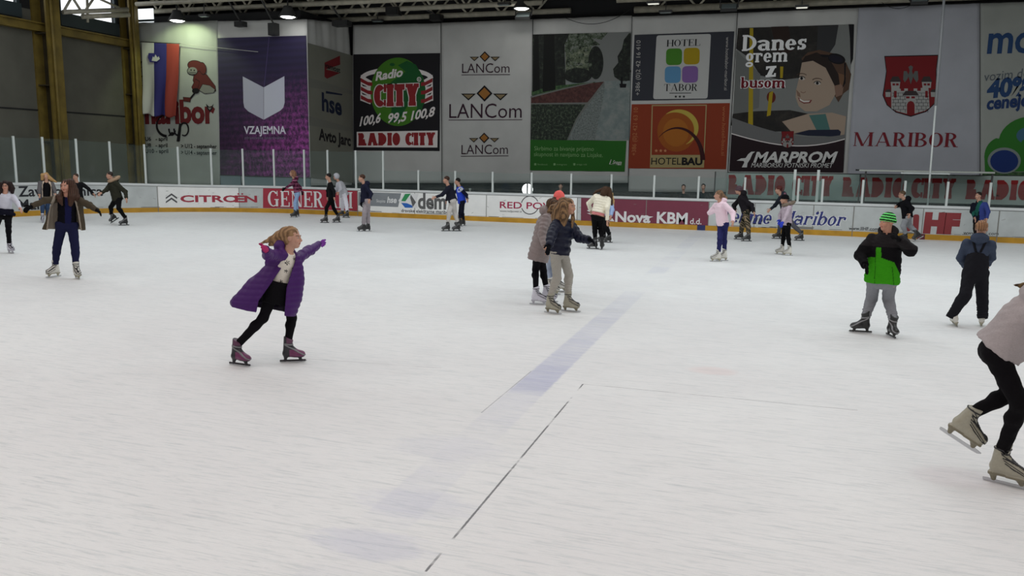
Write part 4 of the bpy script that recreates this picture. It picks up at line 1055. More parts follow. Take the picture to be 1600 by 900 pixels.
for k in range(3): part(t, 'star', lambda c: poly(c, SM, star(1056+k*6.3, 151, 2.6), LB, 3))
hl = pm('hotel_pale_letters', 140, 138, 134)
part(t, 'lettering', lambda c: vtext(c, SM, '+386 (0)2 42 16 410', (999.5, 149), (1001, 63), -6.5, hl))
part(t, 'lettering', lambda c: vtext(c, SM, 'www.hoteltabor-maribor.si', (1134.5, 58), (1131.5, 141), 5, hl))
hp = pm('hotel_bau_pale', 156, 140, 96)
def bau(c):
    poly(c, SM, [(1018.5, 164), (1104.5, 163.5), (1100, 262), (1015.5, 262)], hp, 2)
    poly(c, SM, [(1020, 165.8), (1102.7, 165.2), (1099.3, 242), (1018.2, 242)], ho, 3)
    gl = pm('hotel_glow', 146, 76, 24)
    poly(c, SM, ell_pts(1057, 205, 30, 32), gl, 3.3); poly(c, SM, ell_pts(1056, 207, 20, 22), pm('hotel_glow2', 158, 92, 28), 3.5)
    ring(c, SM, 1058, 201, 30, 27.5, -125, 62, lambda f: 0.5+7.5*math.sin(PI*min(1, max(0, f)))**1, 0, pm('crescent_yellow', 178, 158, 66), 4)
    ring(c, SM, 1058, 250, 40, 50, -135, 0, lambda f: 0.6+7*f, 0, pm('crescent_maroon', 50, 16, 18), 4.3)
part(t, 'emblem', bau)
for k in range(3): part(t, 'star', lambda c: poly(c, SM, star(1025.5+k*7, 235.5, 3), pm('star_pink', 190, 130, 90), 4.5))
part(t, 'lettering', lambda c: text(c, SM, 'HOTEL', (1017.5, 257), (1064, 257.2), 10.5, LB, layer=4))
part(t, 'lettering', lambda c: text(c, SM, 'BAU', (1065, 257.2), (1097.5, 257.5), 10.5, LB, bold=0.045, layer=4))
hb = pm('hotel_bau_letters', 168, 104, 64)
part(t, 'lettering', lambda c: vtext(c, SM, '+386 (0)2 421 63 10', (993.5, 243), (997, 168), -6.5, hb, bold=0.005))
part(t, 'lettering', lambda c: vtext(c, SM, 'www.hotel-bau.si', (1129, 166), (1127, 243), 5.5, hb))

# -- bus banner
t = cloth('bus_banner', 'banner with a smiling woman wearing sunglasses on her head and bus slogan', SM, (1153, 20), (1342, 12), (1322, 300), (1136, 300), M_cl_w, amp=0.02, seed=8)
blur = foliage('dim_interior_print', wc(16, 14, 14), wc(26, 24, 22), wc(44, 40, 36), 1.2, .35, .7)
def bus(c):
    grid(c, SM, 1153, 44, 1334, 38, 1318, 269, 1140, 267, pm('bus_pale', 112, 114, 112), 1)
    poly(c, SM, [(1153, 44), (1310, 39), (1300, 60), (1284, 90), (1262, 120), (1222, 125), (1188, 118), (1170, 90), (1150, 76)], blur, 1.6)
    poly(c, SM, [(1205, 42), (1232, 41), (1238, 80), (1215, 90)], pm('brown_blur', 40, 28, 24), 1.8)
    poly(c, SM, [(1326, 38), (1334.5, 38), (1333, 92), (1329, 102), (1328, 60)], LB, 2)
    poly(c, SM, [(1278, 41), (1310, 40), (1305, 70), (1290, 92), (1276, 80)], pm('grey_blur', 46, 46, 48), 1.9)
    poly(c, SM, [(1150, 78), (1188, 116), (1186, 168), (1146, 182)], pm('bus_window', 96, 98, 96), 1.7)
    poly(c, SM, [(1145, 178), (1176, 174), (1234, 172), (1264, 178), (1264, 204), (1200, 206), (1142, 196)], blur, 2)
    ye = pm('pole_yellow', 160, 138, 24)
    for pts in ([(1171.5, 44), (1177, 44), (1176.5, 196), (1169, 194)], [(1202, 145), (1208, 142), (1204, 180), (1198, 182)], [(1219, 104), (1224, 104), (1223, 122), (1219, 122)]): poly(c, SM, pts, ye, 2.2)
    poly(c, SM, ell_pts(1205, 152, 7, 9), pm('red_blur', 90, 30, 22), 2.1)
    sk = pm('print_skin', 150, 132, 116); skd = pm('print_skin_shade', 118, 92, 78)
    # shoulders and dress
    poly(c, SM, [(1222, 190), (1262, 178), (1300, 176), (1322, 182), (1319, 212), (1240, 210)], sk, 2.5)
    poly(c, SM, [(1264, 180), (1290, 178), (1300, 214), (1280, 212)], pm('dress_teal', 66, 102, 98), 2.7)
    # hair behind
    poly(c, SM, [(1252, 92), (1262, 82), (1280, 78), (1304, 84), (1322, 98), (1330, 116), (1326, 140), (1318, 146), (1310, 160), (1304, 150), (1290, 130)], pm('print_hair', 74, 54, 42), 3)
    # face
    poly(c, SM, [(1253, 98), (1268, 94), (1290, 104), (1303, 126), (1306, 146), (1296, 164), (1276, 174), (1258, 174), (1248, 166), (1243, 152), (1244, 140), (1248, 124)], sk, 3.4)
    poly(c, SM, [(1244, 140), (1246, 150), (1251, 152), (1250, 146)], skd, 3.6)
    poly(c, SM, [(1303, 130), (1310, 128), (1318, 136), (1316, 148), (1306, 152)], skd, 3.5)
    poly(c, SM, [(1252, 98), (1258, 88), (1276, 82), (1296, 92), (1310, 116), (1312, 132), (1304, 134), (1290, 106), (1270, 95)], pm('print_hair_dark', 34, 25, 22), 3.8)
    poly(c, SM, [(1303, 112), (1322, 118), (1318, 134), (1306, 130)], pm('print_hair_light', 100, 72, 52), 3.9)
    for (cx, cy) in ((1252.5, 122.5), (1277, 130)):
        poly(c, SM, ell_pts(cx, cy, 5.2, 2.6, rot=12), pm('print_eye_white', 150, 146, 140), 4); poly(c, SM, ell_pts(cx, cy, 2.2, 2.4, n=12), LB, 4.2)
        ring(c, SM, cx, cy+1, 5.6, 4, 195, 345, 1.1, 1.1, LB, 4.3)
        ring(c, SM, cx, cy-3.5, 8, 4, 200, 340, 1.4, 1, pm('print_brow', 60, 42, 34), 4.3)
    poly(c, SM, [(1247, 152), (1256, 157), (1269, 156), (1266, 161), (1256, 162), (1249, 158)], pm('print_lips', 110, 48, 46), 4)
    poly(c, SM, [(1249, 153.5), (1256, 157.5), (1266, 157), (1264, 159.5), (1256, 160), (1250, 157)], pm('print_teeth', 170, 166, 160), 4.2)
    ring(c, SM, 1255, 142, 4, 3, 20, 160, 1.2, 1.2, skd, 4)
    # sunglasses pushed up
    for (cx, cy, rx) in ((1307, 92, 14), ): poly(c, SM, ell_pts(cx, cy, rx, 8, rot=14), LB, 4.5)
    poly(c, SM, ell_pts(1306, 92, 11, 5.5, rot=14), pm('sunglass_lens', 22, 20, 32), 4.7)
    poly(c, SM, [(1281, 85), (1296, 86), (1294, 90), (1284, 89)], LB, 4.5)
    poly(c, SM, [(1319, 98), (1321.5, 99), (1321, 130), (1316, 138), (1319, 124)], LB, 4.5)
    # seat rail, silver swoosh, dark foot
    poly(c, SM, [(1240, 209), (1264, 203), (1310, 202.5), (1314, 206), (1312, 213.5), (1262, 212)], pm('rail_blue', 26, 30, 48), 4.8)
    grid(c, SM, 1143, 182, 1143, 182, 1142, 196, 1142, 196, ht, 5, 1)
    sw_ = [(1144, 184)]+[(1144+176*k/12, 184+34*math.sin(k/12*1.9)+(-6*(k/12)**2)) for k in range(1, 13)]
    lo_ = [(1143+177*k/12, 208+24*math.sin(k/12*2.2)-(11*(k/12)**2)) for k in range(12, -1, -1)]
    poly(c, SM, sw_+lo_, pm('swoosh_silver', 98, 98, 98), 5)
    lo2 = [(x, y+1.5) for x, y in lo_][::-1]
    poly(c, SM, lo2+[(1317.5, 269.5), (1139.5, 267.5)], pm('foot_maroon', 30, 17, 22), 5.3)
    ring_pts = [(x, y+1) for x, y in lo_][::-1]
    for (p, q) in zip(ring_pts, ring_pts[1:]): poly(c, SM, [(p[0], p[1]-1), (q[0], q[1]-1), (q[0], q[1]+.6), (p[0], p[1]+.6)], pw, 5.5)
part(t, 'woman_picture', bus)
M_ww = pm('slogan_white', 196, 196, 194)
part(t, 'lettering', lambda c: text(c, SM, 'Danes', (1159, 80), (1259, 77.5), 25, M_ww, style='round_slab', layer=6))
part(t, 'lettering', lambda c: text(c, SM, 'grem', (1165, 98), (1230, 96.5), 22, M_ww, style='round_slab', layer=6))
part(t, 'lettering', lambda c: text(c, SM, 'z', (1196, 121), (1212, 120), 26, M_ww, style='round_slab', layer=6))
part(t, 'lettering', lambda c: outlined(c, SM, 'busom', (1157, 137.5), (1226, 137), 17, pm('slogan_red', 104, 18, 30), M_ww, 'round_slab', 6, 1.0))
crest_stone, crest_red, crest_grey = pm('crest_stone', 128, 128, 126), pm('crest_red', 112, 22, 26), pm('crest_roof', 52, 44, 44)
def crest(c, cx, y0, w_, h_, L_):
    """town crest: red shield, white towered gate, grey bird; box w_ x h_ pixels"""
    P = lambda x, y: (cx+(x-.5)*w_, y0+y*h_)
    sh = [P(.06, 0), P(.96, -.02), P(.93, .22), P(.93, .45), P(.95, .62), P(.9, .78), P(.76, .91), P(.5, .99), P(.25, .92), P(.1, .8), P(.03, .64), P(.06, .45), P(.09, .25)]
    def sc(k): return [(cx+(x-cx)*k, y0+h_*.48+(y-(y0+h_*.48))*k) for x, y in sh]
    poly(c, SM, sc(1.02), LB, L_); poly(c, SM, sc(.99), crest_red, L_+.3)
    st = [P(.17, .52), P(.30, .52), P(.33, .54), P(.33, .57), P(.39, .57), P(.39, .53), P(.45, .53), P(.45, .57), P(.55, .57), P(.55, .53), P(.61, .53), P(.61, .57), P(.67, .57), P(.67, .52), P(.80, .52), P(.82, .85), P(.74, .90), P(.5, .965), P(.27, .91), P(.17, .86)]
    poly(c, SM, st, crest_stone, L_+.6)
    for x in (.16, .69):
        poly(c, SM, [P(x, .42), P(x+.16, .42), P(x+.15, .52), P(x+.01, .52)], crest_stone, L_+.7)
        poly(c, SM, [P(x-.02, .42), P(x+.03, .33), P(x+.13, .33), P(x+.18, .42)], crest_grey, L_+.9)
        for dx in (.03, .09): poly(c, SM, [P(x+dx, .445), P(x+dx+.045, .445), P(x+dx+.045, .48), P(x+dx, .48)], crest_red, L_+1)
        poly(c, SM, [P(x+.055, .57), P(x+.10, .57), P(x+.10, .68), P(x+.055, .68)], crest_red, L_+1)
    for x in (.07, .84): poly(c, SM, [P(x, .59), P(x+.09, .59), P(x+.085, .67), P(x+.005, .67)], crest_stone, L_+.7); poly(c, SM, [P(x-.01, .59), P(x+.02, .545), P(x+.08, .545), P(x+.1, .59)], crest_grey, L_+.9)
    poly(c, SM, [P(.36, .645), P(.41, .57), P(.59, .57), P(.64, .645)], crest_grey, L_+1.2)
    poly(c, SM, [P(.39, .645), P(.61, .645), P(.60, .71), P(.40, .71)], crest_stone, L_+1.1)
    for x in (.42, .51): poly(c, SM, [P(x, .66), P(x+.06, .66), P(x+.06, .695), P(x, .695)], crest_red, L_+1.3)
    poly(c, SM, [P(.435, .965), P(.435, .80), P(.455, .755), P(.5, .735), P(.545, .755), P(.565, .80), P(.565, .965)], crest_red, L_+1.3)
    rows = 6
    for r in range(rows):
        y = .60+r*.055
        for x0_, x1_ in ((.18, .42 if y < .74 else .43), (.58, .81)):
            poly(c, SM, [P(x0_, y), P(x1_, y), P(x1_, y+.006), P(x0_, y+.006)], LB, L_+1.05)
            n_ = 3
            for k in range(n_):
                x = x0_+(x1_-x0_)*(k+.3+.4*(r % 2))/n_; poly(c, SM, [P(x, y), P(x+.007, y), P(x+.007, y+.055), P(x, y+.055)], LB, L_+1.05)
    bird = pm('crest_bird', 84, 86, 84)
    poly(c, SM, [P(.46, .17), P(.50, .145), P(.54, .17), P(.52, .24), P(.545, .32), P(.50, .46), P(.455, .32), P(.48, .24)], bird, L_+1.2)
    for s in (-1, 1): poly(c, SM, [P(.5+s*.04, .30), P(.5+s*.07, .24), P(.5+s*.12, .24), P(.5+s*.13, .38), P(.5+s*.10, .43), P(.5+s*.05, .36)], bird, L_+1.2)
part(t, 'crest_print', lambda c: crest(c, 1230.5, 205.5, 21.5, 26, 6))
mw = pm('marprom_white', 170, 170, 168)
part(t, 'lettering', lambda c: text(c, SM, 'MARPROM', (1177, 253.5), (1303, 253.5), 15.5, mw, bold=0.035, shear=0.28, layer=6))
part(t, 'lettering', lambda c: text(c, SM, 'MARIBORSKI POTNIŠKI PROMET', (1173.5, 261.5), (1300, 262), 6.8, mw, shear=0.2, layer=6))
part(t, 'emblem', lambda c: (poly(c, SM, [(1151, 251), (1158, 247.5), (1165, 247), (1169, 241), (1174, 237), (1180, 237), (1176, 240), (1172, 249), (1168, 255), (1167, 261.5), (1159, 261.5), (1163, 254), (1162, 251.5)], mw, 6)))

# -- crest banner
t = cloth('crest_banner', 'plain white banner with a red town crest showing a towered gate', SM, (1342, 12), (1531, 5), (1531, 300), (1322, 300), M_cl_b, amp=0.02, seed=9)
part(t, 'crest_print', lambda c: crest(c, 1423, 88.5, 92, 94, 1))
part(t, 'lettering', lambda c: text(c, SM, 'MARIBOR', (1333, 228), (1496.5, 230), 21.5, pm('crest_letters', 112, 26, 36), style='roman'))
# -- discount banner
t = cloth('discount_banner', 'greyish banner at the right edge with blue lettering and green cloud shape', SM, (1532, 5), (1700, 0), (1700, 300), (1532, 300), M_cl_g, amp=0.02, seed=10)
bl_, b2 = pm('blue_letters', 34, 62, 104), pm('dark_blue_letters', 30, 52, 96)
part(t, 'lettering', lambda c: text(c, SM, 'mobi', (1542, 83), (1655, 80), 44, bl_, bold=0.02))
part(t, 'lettering', lambda c: text(c, SM, 'vozim do', (1537, 127), (1608, 120), 14, pm('grey_letters', 82, 88, 94)))
part(t, 'lettering', lambda c: text(c, SM, '40%', (1541, 152.5), (1607, 147), 27, bl_, bold=0.045))
part(t, 'lettering', lambda c: text(c, SM, 'ceneje', (1541, 171), (1607, 165), 19, b2, bold=0.04))
def cloud(c):
    g_ = pm('cloud_green', 44, 108, 36)
    poly(c, SM, [(1539, 268)]+ell_pts(1566, 245, 28, 31, 170, 250, 8)+ell_pts(1612, 224, 52, 42, 190, 350, 16)+[(1700, 268)], g_, 1)
    poly(c, SM, ell_pts(1610, 212, 22, 14), pm('cloud_blue_pale', 60, 98, 122), 1.3)
    poly(c, SM, ell_pts(1606, 222, 10, 5), g_, 1.5)
    poly(c, SM, ell_pts(1569, 251, 26, 20.5), pm('cloud_rim', 118, 126, 124), 2); poly(c, SM, ell_pts(1569, 252, 22, 17.5), pm('cloud_blue', 24, 46, 104), 2.4)
part(t, 'cloud_print', cloud)
part(t, 'grass_print', lambda c: grid(c, SM, 1535, 268, 1700, 270, 1700, 276, 1535, 274, f_lawn, 2))

# -- red lettered strip in front of the lower edge of the cloths
SH = Plane((0, 28.2+1.6, 0), (1, 0, 0))
t = cloth('hoarding_banner', 'long low white banner repeating bold red radio words behind the bench', SH, (1136.5, 270), (1760, 277), (1760, 325), (1134, 309), cloth_material('pale_hoarding', rgb(112, 120, 116, 2.2)), amp=0.004, seed=11)
rr2 = pm('hoarding_red', 122, 24, 26)
for xa_, xb_, w1, w2 in ((1137, 1300, 0, 0), (1315, 1491, 0, 0), (1508, 1690, 0, 0)):
    ya = 304.5+(xa_-1137)*.0205; yb_ = 304.5+(xb_-1137)*.0205
    part(t, 'lettering', lambda c: text(c, SH, 'RADIO CITY', (xa_, ya-1), (xb_, yb_-1), 30.5, rr2, style='slab'))
# low back glass in front of it
c = MB(); A_ = on_y(1118, 268, 29.2); B_ = on_y(1345, 268, 29.2)
t = empty('back_glass', ((A_.x+B_.x)/2, 29.2, 0), 0, 'tall back glass of the penalty box standing before the red lettered banner', 'glass screen')
c.box(((A_.x+B_.x)/2, 29.2, (A_.z)/2), (B_.x-A_.x, 0.012, A_.z), M_glass); c.build('glass', t)
for x in (A_.x, B_.x): c = MB(); c.box((x, 29.2, A_.z/2), (0.04, 0.05, A_.z), M_grey); c.build('clamp_post', t)

# ================================================================== adverts on the boards
def adv(name, label): return empty(name, (0, 0, 0), 0, label, 'advert')
BK = 1.3   # boards sit in better light than the cloths
def bm_(name, r, g, b): return mat(name, rgb(r, g, b, BK), 0.5, var=0.06)
B_blk, B_red, B_wht = bm_('sticker_black', 20, 22, 30), bm_('sticker_red', 150, 42, 58), bm_('sticker_white', 205, 205, 205)
adp = boards
def bpart(name, fn): c = MB(); fn(c); return c.build(name, adp)
bpart('advert_print', lambda c: text(c, BP, 'Zavarovalnica', (29, 307), (161, 305.5), 15.5, B_blk, bold=0.02))
bpart('advert_print', lambda c: text(c, BP, 'Maribor', (29, 327.5), (108, 326.5), 15.5, B_blk, bold=0.02))
def citroen(c):
    text(c, BP, 'CITRO N', (282, 315.5), (402, 316), 10, B_red, bold=0.03)
    text(c, BP, 'E', (367, 315.8), (382.5, 315.9), 10, B_red, bold=0.03)
    for x in (372.5, 378.5): poly(c, BP, ell_pts(x, 303, 1.6, 1.3, n=10), B_red, 1)
bpart('advert_print', citroen)
def chev(c):
    m = bm_('sticker_grey', 70, 70, 74)
    for y in (302, 308.5): poly(c, BP, [(259, y+6.5), (268, y), (277, y+6.5), (276.5, y+9), (268, y+3), (259, y+9)], m, 1)
bpart('advert_emblem', chev)
bpart('advert_panel', lambda c: grid(c, BP, 411, 293.5, 558.5, 297.5, 558.5, 329.5, 411, 325, B_red, 0.6, 30))
bpart('advert_print', lambda c: text(c, BP, 'GENERALI', (419, 322.5), (551, 325.5), 24.5, B_wht, style='gener', layer=1.2))
bpart('advert_panel', lambda c: grid(c, BP, 560, 300, 627, 302, 622, 323.5, 560, 321, bm_('sticker_mid_grey', 118, 122, 126), 0.6, 12))
bpart('advert_print', lambda c: text(c, BP, 'Skupina', (588, 316), (602, 316.5), 4.6, B_wht, layer=1.2))
bpart('advert_print', lambda c: text(c, BP, 'hse', (605, 316.5), (619.5, 317), 9, B_wht, bold=0.03, layer=1.2, shear=0.15))
def dem(c):
    poly(c, BP, [(622.5, 313.5), (631, 301), (654, 303), (651, 313), (652, 325), (632, 324)], B_wht, 0.9)
    poly(c, BP, [(627, 314), (633, 303), (642, 302.5), (633.5, 314.5)], bm_('dem_green', 40, 130, 76), 1.4)
    poly(c, BP, [(642, 304), (650, 316), (645, 323.5), (641, 309)], bm_('dem_grey', 84, 84, 84), 1.4)
    poly(c, BP, [(627, 317), (636, 317.5), (644, 321), (645, 324.5), (633, 324.5)], bm_('dem_blue', 30, 90, 170), 1.4)
bpart('advert_emblem', dem)
bpart('advert_print', lambda c: text(c, BP, 'dem', (653, 325.5), (697, 326.5), 23, bm_('dem_grey', 84, 84, 84), bold=0.03, layer=1.2))
bpart('advert_print', lambda c: text(c, BP, 'dravske elektrarne maribor', (627, 331.2), (704, 334), 4.8, B_blk, bold=0.01, layer=1.2))
rp = bm_('red_power_print', 150, 24, 66)
bpart('advert_print', lambda c: text(c, BP, 'RED POWER', (781, 325), (892, 328), 9.8, rp, bold=0.012))
bpart('advert_print', lambda c: text(c, BP, 'www.redpower.si', (781, 331), (815, 332), 3.2, B_blk))
bpart('advert_emblem', lambda c: (ring(c, BP, 828, 320.5, 13.5, 14, 20, 160, 1.2, 1.2, B_blk), ring(c, BP, 828, 320.5, 13.5, 14, 195, 335, 1.2, 1.2, B_blk)))
bpart('advert_panel', lambda c: grid(c, BP, 908, 308.5, 1107.5, 313.5, 1106, 355.5, 907.5, 348, bm_('sticker_maroon', 108, 44, 62), 0.6, 40))
bpart('advert_print', lambda c: text(c, BP, 'Nova', (961, 346), (1016, 347.8), 15.5, B_wht, bold=0.03, layer=1.2))
bpart('advert_print', lambda c: text(c, BP, 'KBM', (1026, 348), (1074, 350), 16.5, B_wht, bold=0.03, layer=1.2))
bpart('advert_print', lambda c: text(c, BP, 'd.d.', (1078, 350), (1096, 350.5), 9, B_wht, bold=0.01, layer=1.2))
bpart('advert_emblem', lambda c: (poly(c, BP, [(917, 329), (925, 325), (923, 328), (928, 331), (921, 331)], B_wht, 1.2), poly(c, BP, [(917, 333), (928, 333), (930, 338)], B_wht, 1.2), poly(c, BP, [(950, 345), (957, 341), (960, 346)], B_wht, 1.2),
                                  poly(c, BP, [(1003, 340), (1012, 337), (1014, 338), (1021, 338.5), (1013, 341.5), (1010, 344), (1008, 341)], B_wht, 1.4)))
nvy = bm_('terme_navy', 36, 44, 108)
def terme(c):
    outlined(c, BP, 'Terme', (1124, 346.5), (1203, 350), 21, nvy, B_wht, 'italic', 1, 1.1, shear=0.25)
    outlined(c, BP, 'Maribor', (1214, 350), (1318, 353), 21, nvy, B_wht, 'italic', 1, 1.1, shear=0.25)
bpart('advert_print', terme)
bpart('advert_print', lambda c: text(c, BP, 'www.IIHF.com', (1326, 359), (1372, 360.5), 5, B_blk, bold=0.015))
iih = bm_('iihf_red', 126, 44, 48)
def iihf(c):
    for x in (1432.5, 1420): poly(c, BP, rr(x-5.5, 335, x+4, 335, x+2.5, 362, x-6.5, 361, 4), iih, 1)
    text(c, BP, 'HF', (1442, 361.5), (1498, 363.5), 27, iih, bold=0.085, shear=0.03)
bpart('advert_print', iihf)
bpart('advert_print', lambda c: text(c, BP, 'www.IIHF.com', (1505, 366), (1560, 367.5), 5, B_blk))
bpart('service_hatch', lambda c: (poly(c, BP, [(1246, 354), (1272, 355), (1270, 358), (1247, 357.5)], M_seam, 1.3)))
# ================================================================== sculpting kit: signed distances -> surface
def A3(v): return np.array(v, dtype=np.float64)
def nz(v): v = A3(v); return v/(np.linalg.norm(v)+1e-9)
def rc(P, a, b, ra, rb):
    a, b = A3(a), A3(b); ba = b-a; h = np.clip(((P-a)@ba)/(ba@ba+1e-12), 0, 1)
    return np.linalg.norm(P-a-h[:, None]*ba, axis=1)-(ra+(rb-ra)*h)
def sph(P, c, r): return np.linalg.norm(P-A3(c), axis=1)-r
def ell(P, c, r, B=None):
    q = P-A3(c)
    if B is not None: q = q@np.array(B).T          # B rows = axes
    r = A3(r); k0 = np.linalg.norm(q/r, axis=1); k1 = np.linalg.norm(q/(r*r), axis=1)+1e-9
    return k0*(k0-1)/k1
def smin(a, b, k):
    h = np.clip(0.5+0.5*(b-a)/k, 0, 1); return b+(a-b)*h-k*h*(1-h)
def smax(a, b, k): return -smin(-a, -b, k)
def plane(P, c, n): return (P-A3(c))@nz(n)
def folds(P, amp, wl, seed=0):
    r = np.random.RandomState(seed); d = 0
    for i in range(5):
        w_ = nz(r.randn(3)*[1, 1, 1.6])*2*PI/(wl*r.uniform(.6, 1.6)); d = d+np.sin(P@w_+r.uniform(0, 6.3)+1.2*np.sin(P@(nz(r.randn(3))*9)+i))
    return amp*d/3
def surface(fn, lo, hi, h):
    """surface nets of fn<0 inside the box"""
    lo, hi = A3(lo), A3(hi); n = np.maximum(4, np.ceil((hi-lo)/h).astype(int)+1)
    xs = [lo[i]+h*np.arange(n[i]) for i in range(3)]
    D = np.empty(n); Y, Z = np.meshgrid(xs[1], xs[2], indexing='ij'); yz = np.stack([Y.ravel(), Z.ravel()], 1)
    step = max(1, 400000//len(yz))
    for i in range(0, n[0], step):
        k = min(step, n[0]-i)
        P = np.concatenate([np.repeat(xs[0][i:i+k], len(yz))[:, None], np.tile(yz, (k, 1))], 1)
        D[i:i+k] = fn(P).reshape(k, n[1], n[2])
    D[0], D[-1], D[:, 0], D[:, -1], D[:, :, 0], D[:, :, -1] = (np.maximum(x, h*.3) for x in (D[0], D[-1], D[:, 0], D[:, -1], D[:, :, 0], D[:, :, -1]))
    D[D == 0] = 1e-7
    S = D < 0; acc = np.zeros(tuple(n-1)+(3,)); cnt = np.zeros(tuple(n-1))
    m = n-1
    base = np.indices(tuple(m)).transpose(1, 2, 3, 0)
    for ax in range(3):
        e = [0, 0, 0]; e[ax] = 1; o1, o2 = [i for i in range(3) if i != ax]
        for da in (0, 1):
            for db in (0, 1):
                off = [0, 0, 0]; off[o1] = da; off[o2] = db
                s0 = tuple(slice(off[i], off[i]+m[i]) for i in range(3)); s1 = tuple(slice(off[i]+e[i], off[i]+e[i]+m[i]) for i in range(3))
                d0, d1 = D[s0], D[s1]; c = (d0 < 0) != (d1 < 0)
                t = d0[c]/(d0[c]-d1[c]); idx = np.argwhere(c)
                p = idx+np.array(off)[None, :].astype(float); p[:, ax] += t
                acc[c] += p; cnt[c] += 1
    act = cnt > 0; ids = -np.ones(tuple(m), int); k = int(act.sum()); ids[act] = np.arange(k)
    V = acc[act]/cnt[act][:, None]*h+lo
    F = []
    for ax in range(3):
        o1, o2 = [(1, 2), (2, 0), (0, 1)][ax]
        e = [0, 0, 0]; e[ax] = 1
        a = S[:-1] if ax == 0 else (S[:, :-1] if ax == 1 else S[:, :, :-1]); b = S[1:] if ax == 0 else (S[:, 1:] if ax == 1 else S[:, :, 1:])
        c = a != b; idx = np.argwhere(c)
        ok = (idx[:, o1] > 0) & (idx[:, o2] > 0) & (idx[:, o1] < m[o1]) & (idx[:, o2] < m[o2]) & (idx[:, ax] < m[ax]); idx = idx[ok]
        ins = a[tuple(idx.T)]
        q = []
        for (p1, p2) in ((0, 0), (1, 0), (1, 1), (0, 1)):
            j = idx.copy(); j[:, o1] -= p1; j[:, o2] -= p2; q.append(ids[tuple(j.T)])
        q = np.stack(q, 1); q[~ins] = q[~ins][:, ::-1]
        F.append(q)
    F = np.concatenate(F); F = F[(F >= 0).all(1)]
    return V, F
def vcol_material(name, rough=0.8, bump=0.3, bscale=60, spec=0.4, coat=0.0, sheen=0.0, sss=0.0):
    m = bpy.data.materials.new(name); m.use_nodes = True; nt = m.node_tree; b = nt.nodes['Principled BSDF']
    at = nt.nodes.new('ShaderNodeAttribute'); at.attribute_name = 'Col'
    tc = nt.nodes.new('ShaderNodeTexCoord'); n = nt.nodes.new('ShaderNodeTexNoise'); n.inputs['Scale'].default_value = bscale; n.inputs['Detail'].default_value = 3
    nt.links.new(tc.outputs['Object'], n.inputs['Vector'])
    mr = nt.nodes.new('ShaderNodeMapRange'); mr.inputs[3].default_value = 0.86; mr.inputs[4].default_value = 1.14; nt.links.new(n.outputs['Fac'], mr.inputs[0])
    mx = nt.nodes.new('ShaderNodeMix'); mx.data_type = 'RGBA'; mx.blend_type = 'MULTIPLY'; mx.inputs[0].default_value = 1 if bump else 0
    nt.links.new(at.outputs['Color'], mx.inputs[6]); nt.links.new(mr.outputs[0], mx.inputs[7]); nt.links.new(mx.outputs[2], b.inputs['Base Color'])
    b.inputs['Roughness'].default_value = rough; b.inputs['Specular IOR Level'].default_value = spec; b.inputs['Coat Weight'].default_value = coat
    if sss: b.inputs['Subsurface Weight'].default_value = sss; b.inputs['Subsurface Scale'].default_value = 0.01; b.inputs['Subsurface Radius'].default_value = (1, .4, .25)
    if bump:
        bp = nt.nodes.new('ShaderNodeBump'); bp.inputs['Strength'].default_value = bump; bp.inputs['Distance'].default_value = 0.006
        nt.links.new(n.outputs['Fac'], bp.inputs['Height']); nt.links.new(bp.outputs[0], b.inputs['Normal'])
    return m
MV = dict(skin=vcol_material('skin', 0.5, 0.05, 120, 0.35), cloth=vcol_material('woven_cloth', 0.9, 0.35, 90, 0.12), knit=vcol_material('knitted_wool', 0.9, 0.9, 150, 0.1),
          shiny=vcol_material('padded_nylon', 0.5, 0.35, 40, 0.25), hair=vcol_material('hair', 0.6, 0.6, 110, 0.2), boot=vcol_material('skate_boot', 0.35, 0.1, 60, 0.5))
M_blade = mat('blade_steel', (0.55, 0.56, 0.58), 0.25, metal=1.0)
def mk(name, parent, V, F, colfn, material):
    """mesh object in the parent's own frame"""
    me = bpy.data.meshes.new(name); me.vertices.add(len(V)); me.vertices.foreach_set('co', np.asarray(V, dtype=np.float32).ravel())
    F = np.asarray(F); me.loops.add(F.size); me.loops.foreach_set('vertex_index', F.ravel().astype(np.int32))
    me.polygons.add(len(F)); me.polygons.foreach_set('loop_start', np.arange(0, F.size, 4, dtype=np.int32)); me.polygons.foreach_set('loop_total', np.full(len(F), 4, dtype=np.int32))
    me.update(calc_edges=True); me.polygons.foreach_set('use_smooth', np.ones(len(F), bool))
    c = colfn(V) if callable(colfn) else np.tile(A3(colfn), (len(V), 1))
    at = me.color_attributes.new('Col', 'FLOAT_COLOR', 'POINT'); at.data.foreach_set('color', np.concatenate([c, np.ones((len(V), 1))], 1).astype(np.float32).ravel())
    me.materials.append(material)
    o = bpy.data.objects.new(name, me); COL.objects.link(o); o.parent = parent
    return o
def blend(c, mask, col, soft=None):
    mk_ = np.clip(mask, 0, 1)[:, None]; return c*(1-mk_)+A3(col)*mk_
PK = 1.25
def pc(r, g, b):
    f = lambda v: v*(.5+.5*min(1, v/150)); m_ = max(r, g, b); q = f(m_)/m_
    return rgb(r*q, g*q, b*q, PK)

